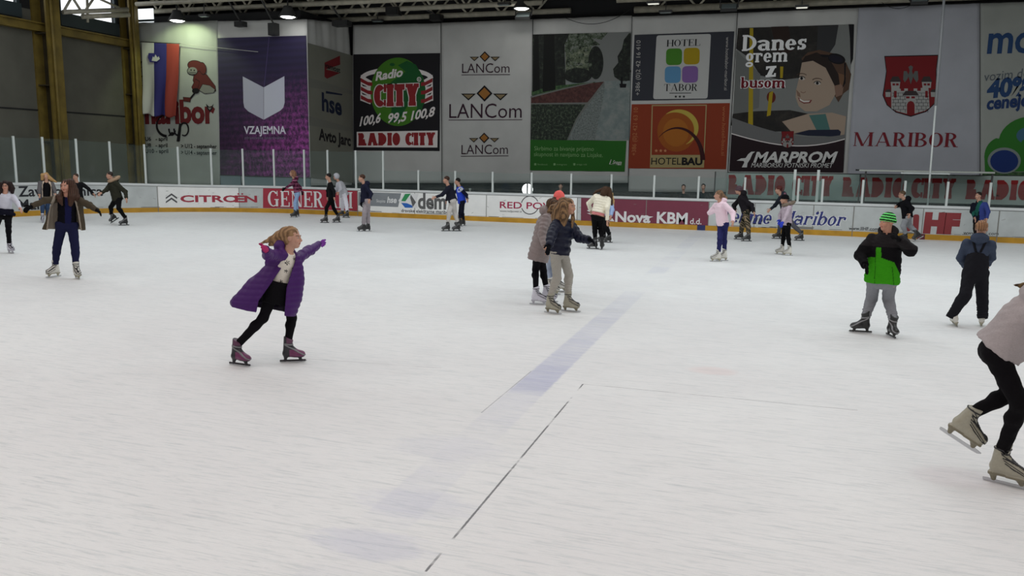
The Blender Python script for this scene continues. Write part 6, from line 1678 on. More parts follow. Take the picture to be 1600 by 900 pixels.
# ================================================================== the skaters
def coat(s, rows, open_l, open_r, hem, col, lining, m='shiny', depth=.62, th=.018, seed=1, amp=.006, puff=0.0, pitch=.09, dshift=0.0, sleeve=(.036, .032, .027), hood=True, trim=None, sh_r=.040):
    """open coat: rows (py, x left, x right) give its silhouette, open_l/open_r (px,py) lines bound the front opening"""
    S = s.S
    R_ = [(s.at(x0, y, 0), s.at(x1, y, 0)) for y, x0, x1 in rows]; R_.sort(key=lambda r: r[0][2])
    z = np.array([r[0][2] for r in R_]); cx = np.array([(r[0][0]+r[1][0])/2 for r in R_]); hw = np.array([(r[1][0]-r[0][0])/2 for r in R_])
    ol = sorted([(s.at(x, y)[2], s.at(x, y)[0]) for x, y in open_l]); orr = sorted([(s.at(x, y)[2], s.at(x, y)[0]) for x, y in open_r])
    h0, h1 = s.at(*hem[0]), s.at(*hem[1]); yc0 = (s.neck[1]+s.pelvis[1])/2+dshift
    ff = s.f
    def tube(P):
        c = np.interp(P[:, 2], z, cx); a = np.interp(P[:, 2], z, hw); b = np.clip(a*depth, .09, .30)
        x, y = P[:, 0]-c, P[:, 1]-yc0; k0 = np.sqrt((x/a)**2+(y/b)**2); k1 = np.sqrt((x/a**2)**2+(y/b**2)**2)+1e-9; d = k0*(k0-1)/k1
        d = np.maximum(d, -np.minimum(a, b)); d = d-(-folds(P*A3((1, 1, .35)), amp*1.6, .12, seed))
        if puff: d = d-puff*np.abs(np.sin(PI*P[:, 2]/pitch))
        return d
    def fn(P):
        d = tube(P); sh = np.maximum(d, -(d+th))
        sh = smax(sh, P[:, 2]-(s.neck[2]-.035*S), .02)
        hz = h0[2]+(h1[2]-h0[2])*(P[:, 0]-h0[0])/(h1[0]-h0[0]); sh = smax(sh, hz-P[:, 2], .006)
        l = np.interp(P[:, 2], [q[0] for q in ol], [q[1] for q in ol]); r = np.interp(P[:, 2], [q[0] for q in orr], [q[1] for q in orr])
        reg = np.maximum(np.maximum(l-P[:, 0], P[:, 0]-r), P[:, 1]-yc0+.015); sh = smax(sh, -reg, .008)
        yo = rc(P, s.SL-s.rt*0, s.SR, sh_r*S, sh_r*S); yo = smax(yo, -np.maximum(np.maximum(l-P[:, 0], P[:, 0]-r), P[:, 1]-s.neck[1]), .008)
        d = smin(sh, yo, .02)
        for k, Sh in (('L', s.SL), ('R', s.SR)):
            if k in s.elb:
                E_, W_ = s.elb[k], s.wr[k]; a = rc(P, Sh, E_, sh_r*S, sleeve[0]*S); a2 = smax(rc(P, E_, W_, sleeve[1]*S, sleeve[2]*S), (P-W_)@nz(W_-E_), .006)
                a = smin(a, a2, .025)+folds(P, .006, .10, seed+2)
                if puff: a = a-puff*.7*np.abs(np.sin(PI*((P-Sh)@nz(W_-Sh))/pitch))
                d = smin(d, a, .02)
        if hood:
            c_ = s.neck-s.fr*.055*S+s.spine*.01*S; d = smin(d, ell(P, c_, (.085*S, .05*S, .06*S), [s.rt, s.fr, s.spine])+folds(P, .004, .07, 9), .02)
            for sg in (-1, 1): d = smin(d, rc(P, c_+s.rt*sg*.05*S, s.neck+s.rt*sg*.05*S+s.fr*.03*S-s.spine*.03*S, .026*S, .017*S), .02)
        d = smax(d, -rc(P, s.neck+s.fr*.012*S-s.spine*.02, s.hc+s.spine*.05, .038*S, .05*S), .008)
        return d
    lo = np.array([min(q[0][0] for q in R_)-.05, yc0-.42, min(h0[2], h1[2])-.05]); hi = np.array([max(q[1][0] for q in R_)+.05, yc0+.42, s.neck[2]+.15])
    for k in s.elb: lo = np.minimum(lo, np.minimum(s.elb[k], s.wr[k])-.08); hi = np.maximum(hi, np.maximum(s.elb[k], s.wr[k])+.08)
    V, F = surface(fn, lo, hi, max(.0095, s.px*.8))
    c1, c2 = A3(pc(*col)), A3(pc(*lining))
    def cf(P):
        c = np.tile(c1, (len(P), 1)); d = tube(P); c = blend(c, ((d < -th*.55)*(P[:, 2] < s.neck[2]-.05*S))*1.0, c2)
        near = np.full(len(P), 9.0)
        for k, Sh in (('L', s.SL), ('R', s.SR)):
            if k in s.elb: near = np.minimum(near, np.minimum(rc(P, Sh, s.elb[k], sh_r*S+.012, sleeve[0]*S+.012), rc(P, s.elb[k], s.wr[k], sleeve[0]*S+.012, sleeve[2]*S+.012)))
        c = blend(c, (near < 0)*1.0, c1)
        if trim:
            l = np.interp(P[:, 2], [q[0] for q in ol], [q[1] for q in ol]); r = np.interp(P[:, 2], [q[0] for q in orr], [q[1] for q in orr])
            c = blend(c, ((np.minimum(np.abs(P[:, 0]-l), np.abs(P[:, 0]-r)) < .025)*(P[:, 1] < yc0+.03)*(P[:, 2] < s.neck[2]))*1.0, pc(*trim))
        return c
    return mk('coat', s.root, V, F, cf, MV[m])

# ---- girl in the purple coat
p = Person('girl gliding in a long open purple coat over white star sweater, arms outstretched', (425, 568), S=1.5, F=312, HF=338, head=(457, 371), neck=(451.5, 391), pelvis=(437, 452), eR=(419, 398, -1), hR=(414.5, 388, -1),
           eL=(484, 391, 1), hL=(501, 380.5, 1), kR=(411, 497, -.02), kL=(456, 497), fR=(374, 571.5, 322, 0, 0, -6), fL=(457, 566, 355), skin=(206, 160, 138), hair=(110, 84, 60), hs=1.04)

p.gloved = 'LR'; p.body(); p.gloves((120, 60, 150), 'L'); p.hair_('tail', (120, 92, 66), (176, 142, 104), strands=[[(446, 364, .02, 9), (437, 368, .05, 7), (424, 374, .07, 4.5), (408, 380, .09, 1.5)], [(446, 372, .03, 8), (434, 378, .06, 5.5), (422, 382, .08, 2.5)]])
p.gloves((156, 46, 92), 'R')
def stars(P, c):
    x = (P-p.pelvis)@p.rt; z = (P-p.pelvis)@p.spine; f_ = ((P-p.pelvis)@p.fr > 0)
    for (a, b_, r_, ph) in ((.055, .31, .028, .3), (-.02, .36, .022, 1.), (.05, .22, .022, .8), (-.045, .16, .026, .2), (.075, .10, .024, 1.4), (.02, .08, .018, .5), (-.02, .26, .014, 2), (.09, .37, .018, .2), (-.08, .25, .022, .9)):
        rr_ = np.hypot(x-a, z-b_); th = np.arctan2(z-b_, x-a)+ph; c = blend(c, (rr_ < r_*(.55+.45*np.cos(th*5)))*f_*1.0, pc(40, 38, 44))
    return c
p.top('sweater', (214, 208, 196), 'knit', t0=.10, w0=.082, w1=.082, dp=.062, arms='', colfn=stars, amp=.003, h=.0085)
p.top('skirt', (22, 20, 26), 'cloth', t0=-.36, w0=.115, w1=.085, dp=.088, arms='', amp=.004, cut=lambda P, d: smax(d, (P-(p.pelvis+p.spine*.09))@p.spine, .01))
p.trousers((24, 21, 28), 'cloth', r=(.050, .036, .026), amp=.002, wl=.09, hipr=.058, name='leggings')
coat(p, [(389, 432, 468), (396, 424, 470), (403, 416, 470.5), (415, 414.5, 472), (427, 400, 474), (441, 385, 476), (459, 369, 473), (470, 361, 471), (484, 360, 466), (500, 360, 462)],
     [(452, 386), (450, 396), (443, 412), (421, 443), (404, 466), (398, 500)], [(461, 386), (461, 407), (453, 428), (447, 447), (443, 500)], ((362, 478), (462, 493)), (74, 32, 106), (34, 20, 50), seed=4, depth=.52, puff=.006, pitch=.06, th=.034)
p.skates(style='purple')

# ---- girl in navy puffer jacket
p = Person('long-haired girl in navy puffer jacket and grey joggers, reaching one arm forward', (878, 488), S=1.62, F=318, HF=330, head=(889.5, 322.5), neck=(881.5, 342), pelvis=(873.5, 394), eR=(862, 367, -1), hR=(857, 389, -1),
           eL=(905.5, 371.5, -1), hL=(925, 376, -1), kR=(870.5, 434), kL=(889, 430), fR=(863, 490, 328), fL=(891, 487, 342), skin=(205, 158, 132), hair=(96, 72, 52), pitchHead=-4, hs=1.02)
p.gloved = 'LR'; p.body(); p.gloves((18, 20, 30))
p.hair_('long', (92, 70, 52), (160, 126, 88), strands=[[(880, 316, .0, 8), (872, 330, -.02, 8), (872, 345, -.05, 7.5), (874, 358, -.06, 2.5)], [(877, 322, .02, 6), (863, 325, .05, 5), (856, 331, .05, 2)], [(880, 320, -.05, 7), (881, 338, -.10, 7), (879, 352, -.10, 5), (877, 360, -.08, 1.8)],
                                                         [(895, 330, .0, 2.5), (895, 342, -.02, 3), (893.5, 356, -.04, 1.5)], [(872, 324, .02, 6), (866, 338, .02, 5), (864, 350, .02, 2)]])
p.top('jacket', (28, 32, 58), 'shiny', t0=-.03, w0=.108, w1=.104, dp=.082, sleeve=(.040, .036, .030), puff=.014, pitch=.10, collar=.0, hood=True, cuff=.01, seed=5)
p.trousers((152, 148, 140), 'cloth', r=(.052, .040, .030), amp=.004, wl=.07, bunch=.004, seed=6, name='joggers')
p.skates(style='beige')

# ---- girl in taupe jacket behind her
p = Person('girl in long taupe quilted jacket and black leggings, left of navy jacket girl', (848, 474), S=1.56, F=345, HF=0, head=(864.5, 322), neck=(858, 334), pelvis=(842.5, 396), eR=(847, 366, -1), hR=(853.5, 390, -1),
           eL=(872, 360, 1), hL=(880, 380, 1), kR=(837, 421), kL=(849, 424), fR=(841, 476, 352), fL=(857, 472, 348), skin=(205, 158, 132), hair=(74, 54, 44), nd=.02)
p.body(); p.hair_('long', (74, 54, 42), (120, 90, 64), strands=[[(862, 318, 0, 8), (860, 326, 0, 7), (858, 334, -.04, 4)]])
p.top('jacket', (136, 124, 122), 'shiny', t0=-.16, w0=.118, w1=.100, dp=.100, sleeve=(.042, .037, .031), puff=.013, pitch=.085, hood=.02, seed=7, hem_w=.125)
p.trousers((22, 20, 28), 'cloth', r=(.048, .036, .026), amp=.002, name='leggings')
p.skates(style='whitepale')
# ---- skater with coral beanie
p = Person('skater in coral pink beanie and light blue jeans, mostly hidden behind two girls', (868, 457), S=1.56, F=335, HF=330, head=(875, 313), neck=(872, 331), pelvis=(864, 390), eL=(882, 352), hL=(884, 375), eR=(862, 355, 1), hR=(864, 380, 1),
           kR=(859, 425), kL=(869, 425), fR=(862, 460, 345), fL=(874, 456, 350), hair=(70, 50, 40))
p.body(); p.beanie((236, 104, 100), low=.01, slouch=.02, name='beanie'); p.hair_('long', (70, 50, 40), (110, 80, 60), vol=.96, strands=[[(868, 314, 0, 7), (866, 322, 0, 6), (866, 332, 0, 4)]])
p.top('jacket', (58, 62, 76), 'cloth', hood=.02, seed=8); p.trousers((150, 160, 176), 'cloth', r=(.050, .038, .030), seed=9, name='jeans'); p.skates(style='white')

# ---- boy in green beanie
p = Person('boy in striped green beanie and black and green ski jacket, gloved hand at collar', (1368, 523), S=1.56, F=262, HF=222, head=(1386, 347), neck=(1386, 365), pelvis=(1378, 436), eR=(1344, 399, -1), hR=(1354, 419, -1),
           eL=(1423, 391, -1), hL=(1401, 371, -1), kR=(1362, 466), kL=(1388, 467), fR=(1345, 520, 193), fL=(1391, 526.5, 293, 0, 0, -10), build=1.32, pitchHead=16, skin=(206, 152, 128), shw=.122, hipw=.062, hs=1.04)
p.gloved = 'LR'; p.body(); p.gloves((20, 18, 22), m='cloth'); p.beanie((14, 22, 16), stripes=(110, 220, 120, .6), low=.004)
gb = p; Z = lambda x, y: (gb.at(x, y)[0], gb.at(x, y)[2])
def gcol(P, c):
    # print follows the front of the jacket; edges in the jacket's own plane
    x, z = P[:, 0], P[:, 2]; L_ = [Z(*q) for q in ((1346, 446), (1357, 401), (1368, 400.5), (1369, 385), (1377, 385), (1377.2, 401), (1397, 408), (1406, 427), (1408, 452))]
    arm = np.minimum(rc(P, gb.SR, gb.elb['R'], .075, .062), rc(P, gb.elb['R'], gb.wr['R'], .062, .055)) < 0
    inside = np.zeros(len(P), bool); n = len(L_)
    for i in range(n):
        (x1, z1), (x2, z2) = L_[i], L_[(i+1) % n]; cnd = (z1 > z) != (z2 > z); xi = (x2-x1)*(z-z1)/(z2-z1+1e-9)+x1; inside ^= cnd & (x < xi)
    c = blend(c, (z > Z(1380, 384)[1])*1.0, pc(48, 44, 46)); fr_ = (P-gb.pelvis)@gb.fr > -.02
    c = blend(c, (inside & fr_ & ~arm)*1.0, pc(54, 142, 20))
    for pts in (((1368.8, 385), (1367, 436)), ((1394, 415), (1396, 436))):
        (x1, z1), (x2, z2) = Z(*pts[0]), Z(*pts[1]); c = blend(c, (np.abs(x-(x1+(x2-x1)*(z-z1)/(z2-z1))) < .004)*inside*fr_*~arm*(z < z1)*.8, pc(20, 60, 14))
    return c
p.top('jacket', (26, 24, 28), 'cloth', t0=-.08, w0=.108, w1=.098, dp=.080, sleeve=(.043, .040, .035), amp=.006, wl=.16, hood=.02, collar=.012, colfn=gcol, seed=10, h=.009, cuff=.0)
p.trousers((130, 131, 136), 'cloth', r=(.050, .042, .037), amp=.004, bunch=.006, seed=11, hipr=.058, name='trousers'); p.skates(style='blackgrey')

# ---- boy in dungarees seen from behind
p = Person('small boy seen from behind in grey-blue hoodie and dark snow dungarees', (1513, 509), S=1.42, F=92, HF=78, head=(1534, 357), neck=(1530.5, 373), pelvis=(1524, 428), eL=(1501, 404, 1), hL=(1509, 420, 1), eR=(1549, 402, 1), hR=(1543, 416, 1),
           kL=(1508, 461), kR=(1535, 463), fL=(1493, 509, 105, 0, 0, -14), fR=(1533, 509.5, 88), build=1.22, hair=(120, 84, 60), hs=1.02, shw=.112)
p.body(); p.hair_('short', (116, 84, 62), (168, 124, 88), vol=1.02)
p.top('hoodie', (66, 76, 96), 'cloth', t0=.1, w0=.072, w1=.080, dp=.056, sleeve=(.036, .033, .028), hood=.008, amp=.004, seed=12)
def bibext(P, d): return d
p.trousers((40, 40, 47), 'cloth', r=(.060, .050, .046), amp=.005, wl=.12, top_t=.62, low=.09, hipr=.062, bib=[(-.1, .088, .074), (.3, .088, .074), (.5, .078, .070), (.66, .055, .064)], seed=13, bunch=.004, name='dungarees')
for sg in (-1, 1):
    a, b_ = p.pelvis+p.spine*.33-p.fr*.095+p.rt*sg*.03, p.neck-p.spine*.04-p.fr*.085+p.rt*sg*.075
    V, F = surface(lambda P: rc(P, a, b_, .016, .016), np.minimum(a, b_)-.03, np.maximum(a, b_)+.03, .008); mk('shoulder_strap', p.root, V, F, pc(34, 34, 40), MV['cloth'])
p.skates(style='white')

# ---- skater leaning out of the frame at the right
p = Person('person bending forward in pale grey jacket and black leggings at right frame edge', (1572, 758), S=1.64, F=2, HF=0, head=(1668, 440), neck=(1634, 470), pelvis=(1556, 549), eR=(1630, 540, -1), hR=(1655, 590, -1), eL=(1650, 530, 1), hL=(1690, 560, 1),
           fR=(1571, 758, 350), fL=(1496, 689.5, 0, 0, 28, 0, .05), kR=(1594, 632, -.14), kL=(1580, 615, .05), hair=(70, 54, 40))
p.body(); p.hair_('long', (70, 54, 40), (130, 104, 60), strands=[[(1655, 440, 0, 16), (1625, 446, 0, 9), (1600, 447, 0, 4), (1583, 445, 0, 1)]])
p.top('jacket', (158, 150, 150), 'cloth', t0=.04, w0=.108, w1=.104, dp=.098, sleeve=(.042, .038, .034), amp=.007, wl=.16, hood=.0, seed=14)
p.trousers((24, 21, 26), 'cloth', r=(.050, .036, .026), amp=.003, hipr=.058, name='leggings'); p.skates(style='beige')

# ---- girl in the olive parka, left
p = Person('long-haired girl in open olive parka over navy clothes, both arms stretched wide', (102, 434), S=1.64, F=268, HF=242, head=(102.5, 291), neck=(105, 305), pelvis=(104.5, 352), eR=(69, 313.5, -1), hR=(44, 325.5, -1), eL=(139, 320.5, -1), hL=(155, 331, -1),
           kR=(89, 387), kL=(117.5, 388), fR=(84.5, 433, 218), fL=(121, 435.5, 283), skin=(206, 152, 130), hair=(66, 44, 36), shw=.115)
p.gloved = 'LR'; p.body(); p.gloves((18, 17, 20))
p.hair_('long', (62, 42, 34), (104, 72, 54), vol=1.0, strands=[[(96, 303, .02, 3), (92, 308, -.06, 4), (94, 313, -.12, 3.5), (97, 320, -.13, 1.5)], [(110, 286, .02, 6), (115, 298, 0, 6), (119, 310, -.04, 5), (125, 318, -.02, 1.5)], [(113, 294, 0, 5), (112, 308, -.09, 5), (110, 320, -.12, 2.5)]])
def navy(P, c):
    x = (P-p.pelvis)@p.rt; return blend(c, (np.abs(x+.02) < .05)*1.0, pc(30, 32, 78))
p.top('sweater', (22, 22, 32), 'knit', t0=-.02, w0=.092, w1=.09, dp=.070, arms='', colfn=navy, amp=.003)
p.trousers((34, 37, 74), 'cloth', r=(.056, .042, .031), amp=.003, hipr=.064, name='jeans')
coat(p, [(303, 92, 118), (308, 84, 128), (320, 80, 130), (340, 72, 132), (358, 65.5, 134), (366, 65, 134)], [(92, 300), (86, 306), (80, 322), (77, 340), (74, 366)], [(113, 300), (115.6, 310), (121, 332), (126.5, 366)],
     ((66, 358.5), (133, 359.5)), (84, 74, 60), (138, 128, 116), m='cloth', depth=.45, seed=5, trim=(140, 130, 118), th=.03)
p.skates(style='white')
# ---- white hoodie girl at left edge
p = Person('girl with glasses in pale grey hoodie and black leggings at left frame edge', (10, 395), S=1.56, F=262, HF=258, head=(8.5, 290.5), neck=(8, 301), pelvis=(6, 336), eL=(27, 317, -1), hL=(33, 328, -1), eR=(-10, 318), hR=(-12, 332),
           kL=(13, 354), kR=(-6, 354), fL=(17, 395.5, 292), fR=(-10, 393, 270), skin=(206, 156, 134), hair=(44, 30, 30))
p.body(); p.glasses(); p.hair_('long', (40, 28, 28), (70, 48, 44), vol=1.08, strands=[[(15, 287, 0, 3.5), (18.5, 294, 0, 3.5), (19.5, 301, 0, 2)], [(2, 288, 0, 3.5), (0, 296, 0, 3.5), (0, 303, -.04, 2)]])
p.top('hoodie', (186, 186, 196), 'cloth', t0=.0, w0=.095, w1=.094, dp=.075, hood=.0, seed=15)
p.trousers((20, 18, 24), 'cloth', r=(.052, .038, .028), name='leggings')
c_ = p.pelvis+p.spine*.07
V, F = surface(lambda P: smin(p.tors(P, [(-.2, .118, .095), (.4, .118, .095)], .02, .30), rc(P, c_+p.fr*.10-p.rt*.02, c_+p.fr*.13-p.rt*.20-A3((0, 0, .03)), .045, .038), .03)+folds(P, .008, .09, 3), c_-.4, c_+.4, .016)
mk('tied_jacket', p.root, V, F, pc(28, 28, 48), MV['cloth']); p.skates(style='whitepale')

# ---- blonde in grey fur lined coat
p = Person('blonde girl in grey coat with pale fur edges, standing by first wall letters', (71, 347), S=1.58, F=268, HF=255, head=(72, 275), neck=(72.5, 283), pelvis=(70.5, 312), eR=(61, 297, -1), hR=(62, 306, -1), eL=(85, 296, -1), hL=(87, 305, -1),
           fR=(67, 348, 262), fL=(75, 347, 285), hair=(150, 116, 70), skin=(200, 156, 134))
p.body(); p.hair_('long', (146, 112, 72), (196, 160, 108), strands=[[(75, 276, .02, 2.8), (80, 280, .02, 2.4), (85, 283, .02, 1.6), (89, 285, 0, .7)], [(67, 274, 0, 3), (66, 280, 0, 2)]])
p.top('shirt', (24, 22, 28), 'cloth', t0=-.02, w0=.082, w1=.082, dp=.062, arms='')
p.trousers((56, 76, 108), 'cloth', r=(.05, .037, .03), name='jeans')
coat(p, [(282, 67, 79), (285, 62.5, 82), (296, 62, 84), (308, 62, 84), (314, 62, 84)], [(69, 280), (67, 290), (67.5, 314)], [(76, 280), (79, 290), (79.5, 314)], ((62, 309), (84, 309)), (104, 100, 102), (180, 164, 146), m='cloth', depth=.6, trim=(196, 178, 160), th=.03)
p.skates(style='whitepale')
# ---- laughing skater in black
p = Person('laughing skater in black jacket reaching a hand towards olive jacket boy', (118, 345), S=1.58, F=285, HF=225, head=(118, 276.5), neck=(120, 284), pelvis=(123, 313), eR=(108, 298, -1), hR=(108, 308, -1), eL=(138, 294.5, -1), hL=(148, 305, -1),
           fR=(113, 346, 265), fL=(122, 345, 285), hair=(60, 42, 36), pitchHead=-12)
p.body(); p.hair_('short', (64, 46, 38), (96, 70, 56)); p.top('jacket', (30, 30, 34), 'cloth', t0=-.05); p.trousers((34, 36, 46), 'cloth', name='trousers'); p.skates(style='dark')
# ---- boy in olive jacket
p = Person('boy in olive jacket with fur hood and black trousers, kicking one skate back', (190, 352), S=1.64, F=205, HF=190, head=(171, 274), neck=(176, 282), pelvis=(183.5, 311), eR=(166.5, 296.5, -1), hR=(156, 303, -1), eL=(196, 300, -1), hL=(198, 313, -1),
           kR=(173, 324), kL=(185.5, 325.5), fR=(180, 345, 190, .10, 34), fL=(194, 352.5, 188), hair=(52, 40, 36), pitchHead=14)
p.body(); p.hair_('short', (48, 38, 36), (84, 70, 62), vol=1.0); p.top('jacket', (60, 60, 48), 'cloth', t0=-.06, w0=.110, w1=.112, dp=.092, hood=.0, amp=.007, seed=16, furhood=(150, 126, 104), sleeve=(.042, .036, .030))
p.trousers((18, 17, 20), 'cloth', r=(.054, .041, .031), name='trousers'); p.skates(style='blackgrey')

# ---- plaid girl
def plaid(P, c):
    s1 = np.sin(P[:, 2]*2*PI/.13) > .80; s2 = np.sin((P[:, 0]+P[:, 1])*2*PI/.12) > .82; s3 = np.sin(P[:, 2]*2*PI/.13+1.6) > .5
    c = blend(c, s3*.5, pc(50, 20, 40)); c = blend(c, s1*.8, pc(170, 110, 140)); return blend(c, s2*.45, pc(150, 70, 100))
p = Person('girl in maroon checked jacket and light blue jeans before red advert panel', (461, 339), S=1.55, F=190, HF=185, head=(456.5, 270.5), neck=(459.5, 279), pelvis=(464.5, 303), eL=(454, 289, -1), hL=(443.5, 295.5, -1), eR=(469.5, 293, 1), hR=(472, 301.5, 1),
           kL=(461, 317), kR=(463, 316), fL=(459.5, 340, 187), fR=(463, 338.5, 187), hair=(130, 90, 70))
p.gloved = 'LR'; p.body(); p.gloves((22, 20, 26)); p.hair_('long', (120, 84, 66), (160, 120, 92), strands=[[(459, 270, 0, 3.5), (461, 276, 0, 3), (461.5, 281, 0, 1.5)]])
p.top('jacket', (92, 38, 66), 'cloth', t0=-.05, w0=.100, w1=.100, colfn=plaid, hood=.0, seed=17); p.trousers((132, 156, 190), 'cloth', r=(.052, .040, .034), name='jeans'); p.skates(style='dark')
# ---- boy in black
p = Person('boy dressed all in black striding along the red advert panel', (517, 348), S=1.6, F=182, HF=172, head=(512.7, 276), neck=(515.5, 284), pelvis=(518, 311), eL=(522, 299), hL=(522.5, 311.5), eR=(512, 298, 1), hR=(511.5, 310, 1),
           kR=(510, 325), kL=(521.5, 326), fR=(507.5, 348.5, 185), fL=(526.5, 348, 186), hair=(28, 22, 22))
p.body(); p.hair_('short', (26, 20, 22), (50, 38, 34)); p.top('sweatshirt', (30, 30, 33), 'cloth', t0=-.06, w0=.088, w1=.09, seed=18); p.trousers((18, 17, 19), 'cloth', r=(.050, .037, .028), name='trousers'); p.skates(style='black')
# ---- hooded boy
p = Person('child with pale grey hood up and white snow trousers, beside boy in black', (537, 339), S=1.52, F=185, HF=190, head=(525, 276), neck=(529, 283.5), pelvis=(537.5, 304), eL=(532.5, 296, -1), hL=(528, 302, -1), eR=(526, 295, 1), hR=(524, 301, 1),
           kR=(535, 318), kL=(541, 318), fR=(533.5, 337.5, 186), fL=(541, 340.5, 186), build=1.12)
p.body(); hp_ = p
def hoodup(P, d): return smin(d, smax((ell(hp_.hl(P), (0, -.02, .02), (.105, .125, .125)))*hp_.hk, -(ell(hp_.hl(P), (0, .13, -.02), (.075, .10, .10)))*hp_.hk, .01), .03)
V, F = surface(lambda P: hoodup(P, np.full(len(P), 9.0)), p.hc-.2, p.hc+.2, .013); mk('hood', p.root, V, F, pc(170, 170, 176), MV['cloth'])
p.top('hoodie', (170, 170, 176), 'cloth', t0=-.12, w0=.105, w1=.115, dp=.098, amp=.008, seed=19, sleeve=(.044, .038, .032)); p.trousers((206, 204, 212), 'cloth', r=(.060, .048, .040), amp=.006, name='snow_trousers'); p.skates(style='black')
# ---- boy in navy jacket
p = Person('boy in navy jacket and grey track trousers beside grey advert panel', (570, 362), S=1.64, F=190, HF=182, head=(565, 278.5), neck=(569, 287), pelvis=(574, 313), eR=(566, 306, 1), hR=(564.5, 320, -1), eL=(580, 303, -1), hL=(577, 314, -1),
           kR=(569.5, 332), kL=(574.5, 332), fR=(566, 362, 187), fL=(573, 361.5, 190), hair=(70, 44, 34))
p.gloved = 'R'; p.body(); p.gloves((22, 22, 30), 'R'); p.hair_('short', (66, 42, 34), (100, 66, 48)); p.top('jacket', (36, 38, 62), 'cloth', t0=-.05, w0=.100, w1=.100, dp=.082, hood=-.01, seed=20)
def side(P, c): return blend(c, (np.abs(P[:, 0]-p.pelvis[0]+.03+.0*P[:, 2]) < .02)*(P[:, 1] < p.pelvis[1])*.6, pc(50, 52, 70))
p.trousers((144, 136, 140), 'cloth', r=(.054, .042, .036), amp=.004, name='track_trousers'); p.skates(style='dark')
# ---- pair of boys
p = Person('boy in royal blue jacket with navy sleeves, right one of the skating pair', (719, 353), S=1.6, F=188, HF=182, head=(714.5, 283.5), neck=(718, 291), pelvis=(722, 316), eL=(729, 305, -1), hL=(730.5, 313, -1), eR=(713, 299, 1), hR=(706, 304, 1),
           kR=(719, 333), kL=(722, 332), fR=(716.5, 354, 188), fL=(722, 353, 188), hair=(24, 20, 22))
def blue(P, c):
    arm = np.minimum(np.minimum(rc(P, p.SL, p.elb['L'], .068, .066), rc(P, p.elb['L'], p.wr['L'], .066, .06)), np.minimum(rc(P, p.SR, p.elb['R'], .068, .066), rc(P, p.elb['R'], p.wr['R'], .066, .06))); c = blend(c, (arm < .0)*1.0, pc(24, 28, 58))
    sh = np.abs(rc(P, p.SL, p.SL+A3((-.08, 0, -.06)), .07, .05)) < .02; return blend(c, sh*.8, pc(190, 194, 204))
p.body(); p.hair_('short', (24, 20, 22), (44, 36, 34)); p.top('jacket', (36, 62, 176), 'cloth', t0=-.06, w0=.1, w1=.1, dp=.088, colfn=blue, seed=21); p.trousers((26, 28, 48), 'cloth', r=(.052, .039, .03), name='trousers'); p.skates(style='dark')
p = Person('boy in dark navy sweatshirt and light grey joggers, left one of the skating pair', (705, 361), S=1.66, F=186, HF=182, head=(697, 281), neck=(700, 289.5), pelvis=(707.5, 314), eL=(690.5, 304.5, -1), hL=(678, 309, -1), eR=(700, 305, 1), hR=(697, 315, 1),
           kR=(702, 331), kL=(710.5, 333), fR=(697.5, 361.5, 187), fL=(713.5, 361.5, 188), hair=(64, 42, 34))
p.body(); p.hair_('short', (60, 40, 34), (92, 62, 48)); p.top('sweatshirt', (40, 42, 58), 'cloth', t0=-.06, w0=.098, w1=.100, dp=.085, seed=22); p.trousers((176, 172, 168), 'cloth', r=(.056, .044, .030), amp=.005, name='joggers'); p.skates(style='black')

# ---- woman in white jacket and her companion
p = Person('companion in pale blue top and black trousers, hidden behind woman in white jacket', (949, 379), S=1.58, F=215, HF=210, head=(952, 306), neck=(951, 314), pelvis=(945, 339), eL=(957, 328), hL=(954, 340), eR=(940, 326, 1), hR=(938, 338, 1),
           kR=(944, 357), kL=(948, 357), fR=(941, 378, 190), fL=(949, 379.5, 186), hair=(170, 136, 90))
p.body(); p.hair_('long', (160, 126, 84), (206, 172, 120), strands=[[(955, 306, 0, 3), (957, 314, 0, 3), (957.5, 322, 0, 2)]]); p.top('top', (140, 160, 196), 'cloth', seed=23); p.trousers((20, 19, 24), 'cloth', r=(.05, .038, .029), name='trousers'); p.skates(style='black')
p = Person('dark-haired woman from behind in short white quilted jacket, head bent forward', (934, 390), S=1.68, F=82, HF=60, head=(948.5, 299.5), neck=(942, 304), pelvis=(934, 337), nd=.12, eL=(920, 318, 1), hL=(923, 330, 1), eR=(949, 325, -1), hR=(949, 348.5, -1),
           kL=(929.5, 357), kR=(938.5, 357), fL=(926.5, 389.5, 178), fR=(940.5, 390, 84), hair=(50, 34, 32), pitchHead=30)
p.body(); p.hair_('long', (48, 32, 30), (110, 78, 48), vol=1.08, strands=[[(946, 297, -.05, 6), (943, 302, -.08, 5), (938, 306, -.06, 2)], [(950, 298, 0, 6), (953, 306, -.02, 4.5), (954, 314, -.02, 3.5), (956, 320, 0, 1.5)], [(942, 296, 0, 3), (932, 299, 0, 2), (927, 304, 0, 1.2)]])
p.top('undershirt', (190, 118, 120), 'cloth', t0=.0, w0=.099, w1=.09, dp=.07, arms='')
p.top('jacket', (214, 208, 190), 'shiny', t0=.14, w0=.102, w1=.104, dp=.080, puff=.009, pitch=.065, collar=.0, seed=24); p.trousers((20, 18, 22), 'cloth', r=(.054, .040, .029), top_t=-.02, hipr=.060, name='trousers'); p.skates(style='black')

